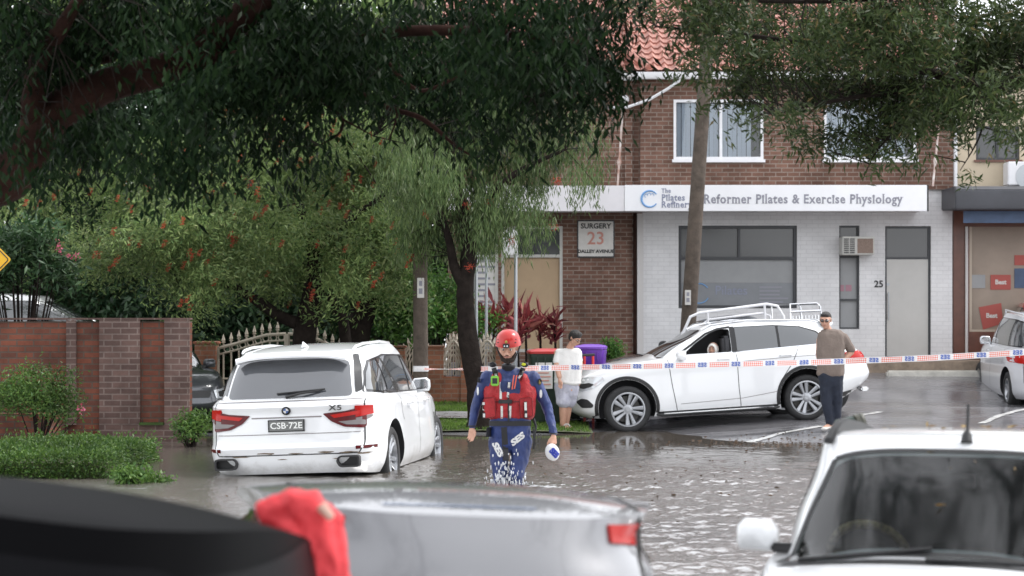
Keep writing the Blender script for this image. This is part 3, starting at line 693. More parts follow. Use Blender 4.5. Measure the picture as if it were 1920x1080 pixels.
    c.decal('windscreen', [(.14, -.50), (.90, -.70), (.90, .70), (.14, .50)], 'T', M['glass'], off=.005, rnd=.06)
    c.decal('rear_window', [(-.62, 1.16), (.62, 1.16), (.52, 1.50), (-.52, 1.50)], 'B', M['privacy'], off=.006, rnd=.05)
    number_plate(c, 'F', .45, 'CY-20', face=M['badge_white']) if False else None
    # cabin: seats seen through the open window
    st = MB(); st.box(-.30, -.16, .36, .78, .95, 1.42); st.build('seat', M['seat'], c.root, bevel=.04)
    sw = MB(); sw.tube([(.38+.03*math.sin(t), .52+.17*math.cos(t), 1.17+.16*math.sin(t)) for t in np.linspace(0, 6.283, 20)], .014, 6); sw.build('steering_wheel', M['plastic'], c.root)
    c.wheels('double')
    return c
def std_car(name, paint, loc, heading, label, L=4.4, W=1.78, H=1.65, wb=2.6, wr=.33, fo=.9, boot=False, style='five', cat='car', roll=0, pitch=0, hood=.95, belt=1.03, cowl=.95, tail=-.0, roofx=(.1, -1.6), rim=.2, plate=None, bump=None, top_w=.60, gl=None, rail=None, rear_lamp=None, wins=None, cuts=None, n_r=5, base_x=None, roofz=None, crown=.035, nostd=()):
    xf = wb/2+fo; xr = xf-L; hw = W/2; rz = H-crown-.005; br = base_x if base_x is not None else xr+.16
    sp = dict(w=hw, wr=wr, ww=.21, rim=rim, arch=wr+.07, axles=(wb/2, -wb/2), xc=(xf+xr)/2, nv=20,
        bot=([xr, xr+.3, xf-.3, xf], [.34, .22, .22, .28]),
        belt=([xr, xr+.4, 0, cowl, xf-.45, xf-.12, xf], [belt-.05, belt, belt, belt-.02, hood-.06, hood-.17, hood-.27]),
        low=[(0, xf-.15, xr+.12, hw*.93, 3.4, 4.5), (.12, xf-.04, xr+.02, hw*.98, 3.3, n_r), (.35, xf, xr, hw, 3.2, n_r), (.45, xf-.005, xr+.01, hw, 3.2, n_r), (.7, xf-.03, xr+.05, hw*.985, 3.1, n_r), (.9, xf-.07, xr+.08, hw*.975, 3.0, n_r), (1.0, xf-.13, xr+.14, hw*.93, 3.0, n_r)],
        gh=[(0, cowl, br, hw*.88, 3.8, n_r), (.35, cowl*.66+roofx[0]*.34, br*.72+roofx[1]*.28, hw*.85, 3.8, n_r), (.7, cowl*.32+roofx[0]*.68, br*.38+roofx[1]*.62, hw*.78, 3.8, n_r), (1, roofx[0], roofx[1], top_w, 3.8, n_r)],
        roof=roofz or ([roofx[1], roofx[1]*.5, 0, roofx[0]], [rz-.07, rz, rz, rz-.06]), roof_crown=crown)
    c = Car(name, sp, paint, loc, heading, label, cat, pitch, roll); c.W = hw; c.xf = xf; c.xr = xr
    if cuts: cuts(c)
    c.finish(); g = gl or M['glass']; b = belt
    for sd, sg in (('L', 1), ('R', -1)):
        if 'side' not in nostd:
            A = [(cowl-.22, b+.05), (.05, b+.05), (.05, H-.13), (roofx[0]-.02, H-.15), ((cowl+roofx[0])/2-.02, (b+H)/2-.02)]
            Bq = [(-.03, b+.05), (br*.5, b+.06), (br*.5, H-.13), (-.03, H-.13)]
            Cq = [(br*.5-.08, b+.07), (br+.25, b+.09), (roofx[1]+.12, H-.17), (br*.5-.08, H-.14)]
            c.decal('window_trim', [(cowl-.16, b+.03), (br+.18, b+.06), (roofx[1]+.06, H-.15), (br*.5, H-.11), (roofx[0]-.02, H-.12), ((cowl+roofx[0])/2+.01, (b+H)/2)], sd, M['gloss_black'], off=.003, rnd=.03)
            for q in (A, Bq, Cq): c.decal('side_window', q, sd, g, off=.006, rnd=.03)
        c.line('door_seam', [(cowl-.12, b), (cowl-.15, .35)], sd); c.line('door_seam', [(.01, b+.02), (.0, .32)], sd)
        c.line('door_seam', [(br*.5, b), (br*.5+.05, .8)], sd)
        for x in (.2, br*.5+.18):
            q = c.at(sd, x, b-.1)
            if q is None: continue
            h = MB(); h.tube([(x-.09, q.y, b-.1), (x-.07, q.y+sg*.03, b-.097), (x+.07, q.y+sg*.03, b-.097), (x+.09, q.y, b-.1)], .013, 8); h.build('door_handle', paint, c.root)
        if 'mirror' not in nostd: c.mirror(cowl-.28, b+.04, sg, paint, .2, .15)
        if 'head' not in nostd:
            lamp_unit(c, 'headlight', [(sg*.84*hw, hood-.22), (sg*.45*hw, hood-.27), (sg*.5*hw, hood-.40), (sg*.86*hw, hood-.40)], 'F', inner=[(sg*.78*hw, hood-.27), (sg*.55*hw, hood-.29), (sg*.57*hw, hood-.37), (sg*.78*hw, hood-.37)])
        rl_ = rear_lamp or [(.93, b-.04), (.93, b-.28), (.72, b-.30), (.70, b-.10), (.74, b-.04)]
        c.decal('tail_light', [(sg*p*hw, q) for p, q in rl_], 'B', M['red_lens'], off=.009, rnd=.02)
        if rail:
            r = MB(); r.tube([(roofx[1]+.1, sg*(top_w-.01), H-.07), (roofx[1]+.2, sg*top_w, H-.01), (0, sg*(top_w+.01), H+.015), (roofx[0]-.25, sg*top_w, H-.005), (roofx[0]-.12, sg*(top_w-.01), H-.07)], .017, 8); r.build('roof_rail', rail, c.root)
    if 'screen' not in nostd: c.decal('windscreen', [(roofx[0]+.05, -top_w*.86), (cowl-.05, -hw*.78), (cowl-.05, hw*.78), (roofx[0]+.05, top_w*.86)], 'T', g, off=.005, rnd=.06)
    if 'rear' not in nostd: c.decal('rear_window', [(-hw*.70, b+.05), (hw*.70, b+.05), (top_w*.86, H-.15), (-top_w*.86, H-.15)], 'B', g, off=.006, rnd=.05)
    c.decal('grille', [(-hw*.4, hood-.27), (hw*.4, hood-.27), (hw*.36, hood-.38), (-hw*.36, hood-.38)], 'F', M['plastic'], off=.008, rnd=.02)
    c.line('boot_seam', [(-hw*.80, b), (-hw*.80, .52), (hw*.80, .52), (hw*.80, b)], 'B')
    number_plate(c, 'B', .72, plate); 
    if 'fplate' not in nostd: number_plate(c, 'F', .42, plate)
    c.wheels(style)
    return c
# ================================================================ ground, water, buildings
def ground_mat():
    m = bpy.data.materials.new('ground'); m.use_nodes = True; nt = m.node_tree; b = nt.nodes['Principled BSDF']; N = nt.nodes.new; L = nt.links.new
    g = N('ShaderNodeNewGeometry')
    n = N('ShaderNodeTexNoise'); n.inputs['Scale'].default_value = .9; n.inputs['Detail'].default_value = 8; n.inputs['Roughness'].default_value = .6; L(g.outputs['Position'], n.inputs['Vector'])
    n2 = N('ShaderNodeTexNoise'); n2.inputs['Scale'].default_value = 90; n2.inputs['Detail'].default_value = 3; L(g.outputs['Position'], n2.inputs['Vector'])
    r = N('ShaderNodeValToRGB'); r.color_ramp.elements[0].position = .3; r.color_ramp.elements[0].color = (.09, .088, .094, 1); r.color_ramp.elements[1].position = .75; r.color_ramp.elements[1].color = (.18, .176, .184, 1)
    L(n.outputs['Fac'], r.inputs['Fac']); L(r.outputs['Color'], b.inputs['Base Color'])
    mp = N('ShaderNodeMapping'); mp.inputs['Scale'].default_value = (.35, 1.6, 1); L(g.outputs['Position'], mp.inputs['Vector'])
    n3 = N('ShaderNodeTexNoise'); n3.inputs['Scale'].default_value = 1.1; n3.inputs['Detail'].default_value = 7; n3.inputs['Roughness'].default_value = .7; L(mp.outputs[0], n3.inputs['Vector'])
    mr = N('ShaderNodeMapRange'); mr.inputs['From Min'].default_value = .38; mr.inputs['From Max'].default_value = .6; mr.inputs['To Min'].default_value = .05; mr.inputs['To Max'].default_value = .30
    L(n3.outputs['Fac'], mr.inputs['Value']); L(mr.outputs['Result'], b.inputs['Roughness'])
    bp = N('ShaderNodeBump'); bp.inputs['Strength'].default_value = .25; bp.inputs['Distance'].default_value = .004; L(n2.outputs['Fac'], bp.inputs['Height']); L(bp.outputs['Normal'], b.inputs['Normal'])
    b.inputs['Specular IOR Level'].default_value = .9
    return m
M['asphalt'] = ground_mat()
def sheet(name, xs, ys, zf, m, kind='structure', keep=None):
    X, Y = np.meshgrid(xs, ys); Z = zf(X, Y); nx, ny = len(xs), len(ys)
    V = np.stack([X.ravel(), Y.ravel(), Z.ravel()], 1)
    i = np.arange((ny-1)*(nx-1)); r = i//(nx-1); c = i % (nx-1); a = r*nx+c
    Fq = np.stack([a, a+1, a+nx+1, a+nx], 1)
    if keep is not None:
        k = keep(X, Y).ravel(); Fq = Fq[k[Fq].all(1)]
    me = bpy.data.meshes.new(name); me.vertices.add(len(V)); me.vertices.foreach_set('co', V.astype(np.float32).ravel())
    me.loops.add(Fq.size); me.loops.foreach_set('vertex_index', Fq.ravel().astype(np.int32)); me.polygons.add(len(Fq))
    me.polygons.foreach_set('loop_start', np.arange(0, Fq.size, 4, dtype=np.int32)); me.polygons.foreach_set('loop_total', np.full(len(Fq), 4, np.int32))
    me.update(calc_edges=True); me.validate(); me.polygons.foreach_set('use_smooth', [True]*len(me.polygons))
    return tag(link(name, me, m), kind=kind)
def sines(X, Y, n, l0, l1, amp, seed, ang=0, spread=3.14):
    r = np.random.default_rng(seed); Z = np.zeros_like(X)
    for k in range(n):
        l = l0*(l1/l0)**r.random(); a = ang+(r.random()-.5)*spread; kx, ky = np.cos(a)*2*np.pi/l, np.sin(a)*2*np.pi/l
        Z += amp*l*np.sin(kx*X+ky*Y+r.random()*6.28+.9*np.sin(.7*ky*X-.6*kx*Y+r.random()*6))
    return Z/np.sqrt(n)
def ground_z(X, Y):
    z = gz(X, Y)
    return z+np.where((Y > 22) & (Y < 40), sines(X, Y, 8, 1.5, 5, .006, 3), 0)
gx = np.concatenate([[-3000, -400, -100, -45], np.arange(-26, 26.1, .25), [45, 100, 400, 3000]])
gy = np.concatenate([[-400, -60, -12], np.arange(0, 20, 1), np.arange(20, 44, .2), [46, 50, 60, 100, 400, 3000]])
sheet('ground', gx, gy, ground_z, M['asphalt'])
# flood water: real ripples, calmer towards the far edge
def water_mat():
    m = bpy.data.materials.new('flood_water'); m.use_nodes = True; nt = m.node_tree; b = nt.nodes['Principled BSDF']; N = nt.nodes.new; L = nt.links.new
    g = N('ShaderNodeNewGeometry')
    n = N('ShaderNodeTexNoise'); n.inputs['Scale'].default_value = .5; n.inputs['Detail'].default_value = 4; L(g.outputs['Position'], n.inputs['Vector'])
    r = N('ShaderNodeValToRGB'); r.color_ramp.elements[0].color = (.06, .052, .045, 1); r.color_ramp.elements[1].color = (.11, .095, .08, 1); L(n.outputs['Fac'], r.inputs['Fac']); L(r.outputs['Color'], b.inputs['Base Color'])
    b.inputs['Roughness'].default_value = .2; b.inputs['IOR'].default_value = 3.4; b.inputs['Specular IOR Level'].default_value = .8
    mp = N('ShaderNodeMapping'); mp.inputs['Scale'].default_value = (1, .6, 1); L(g.outputs['Position'], mp.inputs['Vector'])
    n2 = N('ShaderNodeTexNoise'); n2.inputs['Scale'].default_value = 22; n2.inputs['Detail'].default_value = 3; L(mp.outputs[0], n2.inputs['Vector'])
    sp = N('ShaderNodeSeparateXYZ'); L(g.outputs['Position'], sp.inputs[0])
    mr = N('ShaderNodeMapRange'); mr.inputs['From Min'].default_value = 22; mr.inputs['From Max'].default_value = 28.5; mr.inputs['To Min'].default_value = .55; mr.inputs['To Max'].default_value = .02; L(sp.outputs['Y'], mr.inputs['Value'])
    m3 = N('ShaderNodeMapRange'); m3.inputs['From Min'].default_value = 22; m3.inputs['From Max'].default_value = 28.5; m3.inputs['To Min'].default_value = .18; m3.inputs['To Max'].default_value = .05; L(sp.outputs['Y'], m3.inputs['Value']); L(m3.outputs['Result'], b.inputs['Roughness'])
    bp = N('ShaderNodeBump'); bp.inputs['Distance'].default_value = .02; L(mr.outputs['Result'], bp.inputs['Strength']); L(n2.outputs['Fac'], bp.inputs['Height']); L(bp.outputs['Normal'], b.inputs['Normal'])
    return m
M['water'] = water_mat()
def wave_z(X, Y):
    cal = np.clip((29.0-Y)/5.5, .03, 1)**1.2*np.clip((Y+2)/6, .2, 1)
    left = np.clip((X+3.2)/2.2, .30, 1)
    z = sines(X, Y, 26, .11, .36, .028, 11, ang=1.3, spread=2.6)+sines(X, Y, 8, .6, 1.8, .008, 12, ang=1.4, spread=1.6)
    rip = 0
    for cx, cy, a in ((-.02, 20.6, .012), (-1.2, 22.6, .004), (.1, 20.3, .008)):
        rr = np.hypot(X-cx, Y-cy); rip = rip+a*np.cos(rr*2*np.pi/.28)*np.exp(-rr/1.4)
    return z*cal*left+rip
wx = np.concatenate([[-40, -20], np.arange(-9, 9.01, .035), [20, 40]])
wy = np.concatenate([[-40, -10, 0, 4], np.arange(7, 32.6, .042), [33.2, 34, 36]])
sheet('water', wx, wy, lambda X, Y: np.where((np.abs(X) < 8.9) & (Y > 7) & (Y < 32.5), wave_z(X, Y), 0), M['water'])
# painted lines, grass, footpath
def strip(name, pts, wd, m, off=.006, rough_edge=.01, kind='structure'):
    V = []; n = len(pts)
    fine = []
    for a, b in zip(pts, pts[1:]):
        k = max(1, int(math.hypot(b[0]-a[0], b[1]-a[1])/.15)); fine += [(a[0]+(b[0]-a[0])*j/k, a[1]+(b[1]-a[1])*j/k) for j in range(k)]
    fine.append(pts[-1])
    for i, p in enumerate(fine):
        q = fine[min(i+1, len(fine)-1)]; o = fine[max(i-1, 0)]; t = Vector((q[0]-o[0], q[1]-o[1])).normalized(); nn = Vector((-t.y, t.x))
        for s in (-1, 1):
            x = p[0]+nn.x*s*(wd/2+random.uniform(-rough_edge, rough_edge)); y = p[1]+nn.y*s*(wd/2+random.uniform(-rough_edge, rough_edge))
            V.append((x, y, float(ground_z(np.array(x), np.array(y)))+off))
    me = bpy.data.meshes.new(name); me.from_pydata(V, [], [(2*i, 2*i+1, 2*i+3, 2*i+2) for i in range(len(fine)-1)]); smooth(me)
    return tag(link(name, me, m), kind=kind)
M['line'] = mat('road_paint', (.45, .45, .44), .4, var=.25, vscale=9, rvar=.2)
def gp(px, py):
    """point of the ground seen at px,py"""
    lo, hi = 8, 60
    for d in np.arange(8, 60, .02):
        p = P(px, py, d)
        if p.z <= float(gz(np.array(p.x), np.array(p.y))): return (p.x, p.y)
    return (p.x, p.y)
strip('road_line', [gp(1350, 843), gp(1440, 822), gp(1540, 800)], .13, M['line'])
strip('road_line', [gp(1560, 797), gp(1650, 772)], .12, M['line'])
strip('road_line', [gp(1840, 792), gp(1925, 768)], .12, M['line'])
M['path'] = mat('footpath_concrete', (.24, .24, .25), .35, var=.25, vscale=3, rvar=.2, bump=.2)
M['soil'] = mat('turf_soil', (.06, .07, .03), .9, var=.5, vscale=5)
def ribbon(name, x0, x1, y0, y1, off, m, n=40):
    return sheet(name, np.linspace(x0, x1, n), np.linspace(y0, y1, 8), lambda X, Y: ground_z(X, Y)+off, m)
ribbon('verge', -12, 1.25, 31.2, 33.2, .03, M['soil']); ribbon('footpath', -12, 1.25, 33.2, 34.4, .06, M['path']); ribbon('verge', -12, 1.25, 34.4, 37.0, .05, M['soil'])
def blades(name, n, area, h, m, label=None, lean=.4, wd=.012, zf=None):
    x0, x1, y0, y1 = area; xs = rng.uniform(x0, x1, n); ys = rng.uniform(y0, y1, n)
    z = (zf or (lambda a, b: ground_z(a, b)+.03))(xs, ys); a = rng.uniform(0, 6.28, n); hh = h*rng.uniform(.5, 1.2, n); lx = rng.normal(0, lean, n)*hh; ly = rng.normal(0, lean, n)*hh
    b0 = np.stack([xs-np.cos(a)*wd, ys-np.sin(a)*wd, z], 1); b1 = np.stack([xs+np.cos(a)*wd, ys+np.sin(a)*wd, z], 1); t = np.stack([xs+lx, ys+ly, z+hh], 1)
    V = np.stack([b0, b1, t], 1).reshape(-1, 3); me = bpy.data.meshes.new(name); me.from_pydata(V.tolist(), [], np.arange(3*n).reshape(-1, 3).tolist())
    return tag(link(name, me, m), kind='stuff')
M['grass'] = leaf_mat('grass', (.06, .13, .02), (.16, .25, .05), .6, .3)
def litter():
    n = 420; x = np.concatenate([rng.normal(4.2, 1.2, n), rng.uniform(-3, 5, 260)]); y = np.concatenate([rng.normal(28.6, .55, n), rng.uniform(16, 29, 260)]); z = np.maximum(ground_z(x, y)+.008, .012)
    d = rng.normal(size=(len(x), 3)); d[:, 2] *= .12; d /= np.linalg.norm(d, axis=1, keepdims=True)
    return np.stack([x, y, z], 1), d
blades('grass', 26000, (-9, 1.2, 34.4, 36.9), .07, M['grass']); blades('grass', 9000, (-5, 1.2, 31.3, 33.15), .05, M['grass'])
# ---------------------------------------------------------------- walls with real openings
def wall(x0, x1, z0, z1, y, th, holes, name, m, parent, revm=None):
    """holes: (hx0,hx1,hz0,hz1)"""
    xs = sorted({x0, x1}|{h[0] for h in holes}|{h[1] for h in holes}); zs = sorted({z0, z1}|{h[2] for h in holes}|{h[3] for h in holes})
    mb = MB()
    def hole(a, b): return any(h[0]-1e-6 < a < h[1] and h[2]-1e-6 < b < h[3] for h in holes)
    for a, b in zip(xs, xs[1:]):
        for c, d in zip(zs, zs[1:]):
            if hole((a+b)/2, (c+d)/2): continue
            mb.add([(a, y, c), (b, y, c), (b, y, d), (a, y, d)], [(0, 1, 2, 3)])
            mb.add([(a, y+th, c), (b, y+th, c), (b, y+th, d), (a, y+th, d)], [(3, 2, 1, 0)])
    for h in holes:
        a, b, c, d = h
        mb.add([(a, y, c), (a, y+th, c), (a, y+th, d), (a, y, d)], [(0, 1, 2, 3)]); mb.add([(b, y, c), (b, y+th, c), (b, y+th, d), (b, y, d)], [(3, 2, 1, 0)])
        mb.add([(a, y, c), (b, y, c), (b, y+th, c), (a, y+th, c)], [(3, 2, 1, 0)]); mb.add([(a, y, d), (b, y, d), (b, y+th, d), (a, y+th, d)], [(0, 1, 2, 3)])
    mb.add([(x0, y, z0), (x0, y+th, z0), (x0, y+th, z1), (x0, y, z1)], [(3, 2, 1, 0)]); mb.add([(x1, y, z0), (x1, y+th, z0), (x1, y+th, z1), (x1, y, z1)], [(0, 1, 2, 3)])
    mb.add([(x0, y, z1), (x1, y, z1), (x1, y+th, z1), (x0, y+th, z1)], [(0, 1, 2, 3)])
    me = mb.mesh(name, sm=False, fix=False)
    return link(name, me, m, parent)
def frame(x0, x1, z0, z1, y, wd, dp, m, parent, bars=(), hb=(), name='window'):
    mb = MB()
    mb.box(x0, x0+wd, y-dp, y, z0, z1); mb.box(x1-wd, x1, y-dp, y, z0, z1); mb.box(x0+wd, x1-wd, y-dp, y, z0, z0+wd); mb.box(x0+wd, x1-wd, y-dp, y, z1-wd, z1)
    for b in bars: mb.box(b-wd/2, b+wd/2, y-dp+.004, y, z0+wd, z1-wd)
    for b in hb: mb.box(x0+wd, x1-wd, y-dp+.006, y, b-wd/2, b+wd/2)
    return mb.build(name, m, parent)
def slab(name, x0, x1, y0, y1, z0, z1, m, parent, bevel=0):
    mb = MB(); mb.box(x0, x1, y0, y1, z0, z1); return mb.build(name, m, parent, bevel=bevel)
M['brick_brown'] = brick_mat('brown_brick', (.125, .066, .048), (.19, .105, .078), (.235, .185, .155))
M['brick_white'] = brick_mat('white_painted_brick', (.64, .635, .64), (.67, .665, .67), (.58, .575, .58), ms=.008, bump=.25, rough=.6, stain=.1)
M['brick_orange'] = brick_mat('orange_brick', (.17, .056, .034), (.10, .042, .03), (.09, .065, .052))
M['brick_old'] = brick_mat('weathered_brick', (.085, .054, .047), (.13, .08, .068), (.16, .12, .105))
M['brick_fence'] = brick_mat('fence_brick', (.36, .15, .09), (.28, .12, .075), (.30, .20, .15))
M['white_trim'] = mat('white_trim', (.74, .74, .76), .45, var=.06, vscale=4)
M['fascia'] = mat('white_fascia', (.80, .80, .82), .4, var=.03, vscale=2); M['fascia2'] = mat('pale_fascia', (.68, .66, .68), .45, var=.05, vscale=2)
M['soffit'] = mat('soffit', (.55, .53, .52), .8); M['dark_frame'] = mat('dark_window_frame', (.035, .037, .042), .4)
M['shop_glass'] = mat('shop_glass', (.05, .052, .056), .08, spec=.7); M['frost'] = mat('frosted_film', (.27, .275, .28), .35, var=.08, vscale=2)
M['frost2'] = mat('blue_grey_film', (.19, .20, .215), .3, var=.1, vscale=2.5)
M['door'] = mat('pale_door', (.47, .46, .44), .5, var=.05, vscale=2); M['ink'] = mat('black_ink', (.02, .02, .02), .6); M['blind'] = mat('vertical_blind', (.80, .83, .90), .7)
M['tan'] = mat('tan_panel', (.42, .30, .185), .6, var=.08, vscale=1.5); M['red_ink'] = mat('faded_red_ink', (.55, .25, .20), .6); M['sign_white'] = mat('sign_white', (.62, .60, .57), .5, var=.1, vscale=5)
M['sign_text'] = mat('grey_lettering', (.25, .25, .29), .5); M['logo_blue'] = mat('logo_blue', (.16, .34, .62), .5); M['logo_grey'] = mat('logo_grey', (.24, .26, .35), .5)
M['cream_wall'] = mat('cream_render', (.50, .42, .31), .8, var=.08, vscale=1.5); M['brown_tile'] = mat('brown_tile', (.12, .045, .028), .35, var=.2, vscale=4)
M['shop_beige'] = mat('shopfront_beige', (.27, .215, .17), .5, var=.15, vscale=1.2); M['poster_red'] = mat('poster_red', (.36, .075, .06), .6); M['blue'] = mat('blue_awning', (.05, .085, .16), .5, var=.2, vscale=3)
M['charcoal'] = mat('charcoal_fascia', (.055, .057, .066), .5, var=.15, vscale=1.5); M['rust'] = mat('rusty_white_rod', (.62, .60, .58), .6, col2=(.25, .09, .04), vscale=3)
M['ac'] = mat('air_conditioner_case', (.50, .49, .46), .5, var=.06, vscale=5); M['roof_tile'] = mat('terracotta_tile', (.34, .15, .115), .6, var=.4, vscale=4, bump=.3, bscale=30)
def roof_mesh(x0, x1, y0, z0, slope, rows, tw=.21, rl=.33):
    ca, sa = math.cos(slope), math.sin(slope); xs = np.arange(x0, x1, tw/6); V = []; Fs = []; nx = len(xs)
    for r in range(rows):
        for s, lift in ((0, .035), (rl, 0.0)):
            for i, x in enumerate(xs):
                ph = (x-x0)/tw; w_ = .028*math.cos(2*math.pi*ph)+.012*math.cos(4*math.pi*ph); u = r*rl+s
                V.append((x, y0+u*ca-sa*(lift+w_), z0+u*sa+ca*(lift+w_)))
    for k in range(rows*2-1):
        for i in range(nx-1): Fs.append((k*nx+i, k*nx+i+1, (k+1)*nx+i+1, (k+1)*nx+i))
    me = bpy.data.meshes.new('roof'); me.from_pydata(V, [], Fs); smooth(me, 50); return me
def PX(px, d=41.0): return (px-960)/F*d
def PZ(py, d=41.0): return CZ-(py-HY)/F*d
def shop_building():
    b = empty('shop_building', (0, 0, 0), 0, 'two storey brown brick building with a red tiled roof and white sign fascia', 'building')
    Y = 41.0; gb = .55
    # lower storey: brown brick left, white painted brick right
    wl = [(PX(940), PX(1055), PZ(660), PZ(424)), (PX(880), PX(934), PZ(660), PZ(424))]
    wall(PX(840), PX(1194), gb, 4.38, Y, .25, wl, 'brown_wall', M['brick_brown'], b)
    wr_ = [(PX(1272), PX(1494), PZ(578), PZ(423)), (PX(1573), PX(1611), PZ(617), PZ(423)), (PX(1659), PX(1745), PZ(672), PZ(424))]
    wall(PX(1206), PX(1785), gb, 4.38, Y-.03, .25, wr_, 'painted_wall', M['brick_white'], b)
    slab('pier', PX(1194)+.003, PX(1206)-.003, Y-.10, Y+.2, gb, 3.9, M['soffit'], b); 
    mb = MB(); mb.tube([(PX(1190), Y-.07, gb), (PX(1190), Y-.07, 3.9)], .035, 10); mb.build('downpipe', M['bark_red'], b)
    # windows
    def win(x0, x1, z0, z1, panes, fm, wd=.045, bars=(), hb=()):
        f = frame(x0, x1, z0, z1, Y+.09, wd, .06, fm, b, bars, hb)
        for a, c, e, g, m in panes: slab('pane', a, c, Y+.075, Y+.085, e, g, m, f)
        return f
    f = win(PX(1272), PX(1494), PZ(578), PZ(423), [(PX(1272)+.03, PX(1494)-.03, PZ(484), PZ(423)-.03, M['shop_glass']), (PX(1272)+.03, PX(1494)-.03, PZ(530)+.002, PZ(484)-.002, M['frost']), (PX(1272)+.03, PX(1494)-.03, PZ(578)+.03, PZ(530)-.002, M['frost2'])], M['dark_frame'], bars=(PX(1386),), hb=(PZ(484),)) if False else None
    f = frame(PX(1272), PX(1494), PZ(578), PZ(423), Y+.09, .06, .06, M['dark_frame'], b, (), (PZ(484),))
    mb = MB(); mb.box(PX(1386)-.025, PX(1386)+.025, Y+.035, Y+.088, PZ(484)+.03, PZ(423)-.06); mb.build('mullion', M['dark_frame'], f)
    for e, g, m in ((484, 423, 'shop_glass'), (530, 484, 'frost'), (578, 530, 'frost2')): slab('pane', PX(1272)+.02, PX(1494)-.02, Y+.095+.002*(e == 530), Y+.105, PZ(e)+.001, PZ(g)-.001, M[m], f)
    for i, (t, s) in enumerate((('Pilates', .16), ('Reformer classes', .07), ('Physiology rehab', .07), ('Mat classes', .07))): pass
    for k in range(5): slab('film_lettering', PX(1425), PX(1425+rng.integers(35, 60)), Y+.088, Y+.091, PZ(538+k*7)-.02, PZ(538+k*7)+.012, M['sign_text'], f)
    o = link('window_logo', text_mesh('Pilates', .26), M['logo_grey'], f); o.location = (PX(1372), Y+.088, PZ(545))
    mb = MB(); mb.tube([(PX(1312)+.20*math.cos(t), Y+.085, PZ(550)+.20*math.sin(t)) for t in np.linspace(.6, 5.8, 24)], .012, 6); mb.build('window_logo', M['logo_blue'], f)
    f = frame(PX(1573), PX(1611), PZ(617), PZ(423), Y+.09, .035, .06, M['dark_frame'], b, (), (PZ(482), PZ(562)))
    slab('pane', PX(1573)+.02, PX(1611)-.02, Y+.095, Y+.105, PZ(617)+.02, PZ(483), M['frost'], f); slab('pane', PX(1573)+.02, PX(1611)-.02, Y+.095, Y+.105, PZ(481), PZ(423)-.02, M['shop_glass'], f)
    for a, c in ((1577, 1584), (1587, 1598)): slab('poster', PX(a), PX(c), Y+.087, Y+.092, PZ(546), PZ(534), mat('poster_pink', (.35, .18, .22), .5), f)
    mb = MB(); mb.box(PX(1573), PX(1633), Y-.42, Y+.05, PZ(479), PZ(445)); a = mb.build('air_conditioner', M['ac'], b, bevel=.015)
    g = MB()
    for i in range(8):
        for j in range(2): g.box(PX(1576+j*11), PX(1585+j*11), Y-.43, Y-.421, PZ(476-i*3.6), PZ(474-i*3.6))
    g.build('vent', M['ink'], a); slab('coil', PX(1601), PX(1630), Y-.43, Y-.421, PZ(476), PZ(449), mat('ac_coil', (.22, .16, .13), .8, var=.2, vscale=30), a)
    d = frame(PX(1659), PX(1745), PZ(672), PZ(424), Y+.09, .045, .06, M['dark_frame'], b, (), (PZ(484),), name='door_frame')
    slab('transom', PX(1659)+.04, PX(1745)-.04, Y+.07, Y+.08, PZ(484)+.02, PZ(424)-.04, M['shop_glass'], d)
    dl = slab('door', PX(1659)+.045, PX(1745)-.045, Y+.04, Y+.08, PZ(672), PZ(484)-.024, M['door'], b)
    mb = MB(); x = PX(1666); mb.tube([(x, Y-.01, PZ(600)), (x, Y-.01, PZ(548))], .014, 8); mb.box(x-.01, x+.01, Y-.01, Y+.045, PZ(595)-.01, PZ(595)+.01); mb.box(x-.01, x+.01, Y-.01, Y+.045, PZ(553)-.01, PZ(553)+.01); mb.build('handle', M['galv'], dl)
    mb = MB(); mb.lathe([(.03, -.012), (.03, .0)], 14, axis='Y', M=Matrix.Translation((x, Y+.038, PZ(533)))); mb.build('lock', M['galv'], dl)
    o = link('street_number', text_mesh('25', .19, bold=.004), M['ink'], b); o.location = (PX(1647), Y-.04, PZ(533))
    # tan panelled windows, left
    for (a, c, kind) in ((940, 1055, 'tan'), (880, 934, 'board')):
        f = frame(PX(a), PX(c), PZ(660), PZ(424), Y+.06, .06, .05, M['ac'], b, (), (PZ(480),))
        slab('transom', PX(a)+.03, PX(c)-.03, Y+.075, Y+.085, PZ(480), PZ(424)-.03, M['shop_glass'], f)
        slab('panel', PX(a)+.03, PX(c)-.03, Y+.075, Y+.085, PZ(660)+.03, PZ(480)-.002, M['tan'] if kind == 'tan' else M['frost'], f)
        if kind == 'board':
            slab('notice', PX(a)+.1, PX(c)-.04, Y+.055, Y+.065, PZ(572), PZ(492), M['sign_white'], f)
            mb = MB()
            for k in range(7): mb.box(PX(a)+.16, PX(c)-.06-.1*((k*7) % 3), Y+.049, Y+.054, PZ(568-k*11), PZ(564-k*11))
            mb.build('notice_lettering', M['sign_text'], f)
    # surgery sign
    sx, sz = PX(1117), PZ(448); sg = slab('wall_sign', PX(1082), PX(1152), Y-.04, Y-.003, PZ(483), PZ(413), M['dark_frame'], b, bevel=.01)
    slab('sign_face', PX(1082)+.025, PX(1152)-.025, Y-.05, Y-.041, PZ(483)+.025, PZ(413)-.025, M['sign_white'], sg)
    for t, s, dz, m in (('SURGERY', .145, .255, 'ink'), ('23', .36, .0, 'red_ink'), ('DALLEY AVENUE', .090, -.255, 'ink')):
        o = link('sign_lettering', text_mesh(t, s, bold=.004, shx=.08 if s < .1 else 0), M[m], sg); o.location = (sx, Y-.054, sz+dz)
    bl = MB()
    for a in (-1, 1):
        for c in (-1, 1): bl.ball((sx+a*.345, Y-.052, sz+c*.345), .012, 6, 4)
    bl.build('bolt', M['galv'], sg)
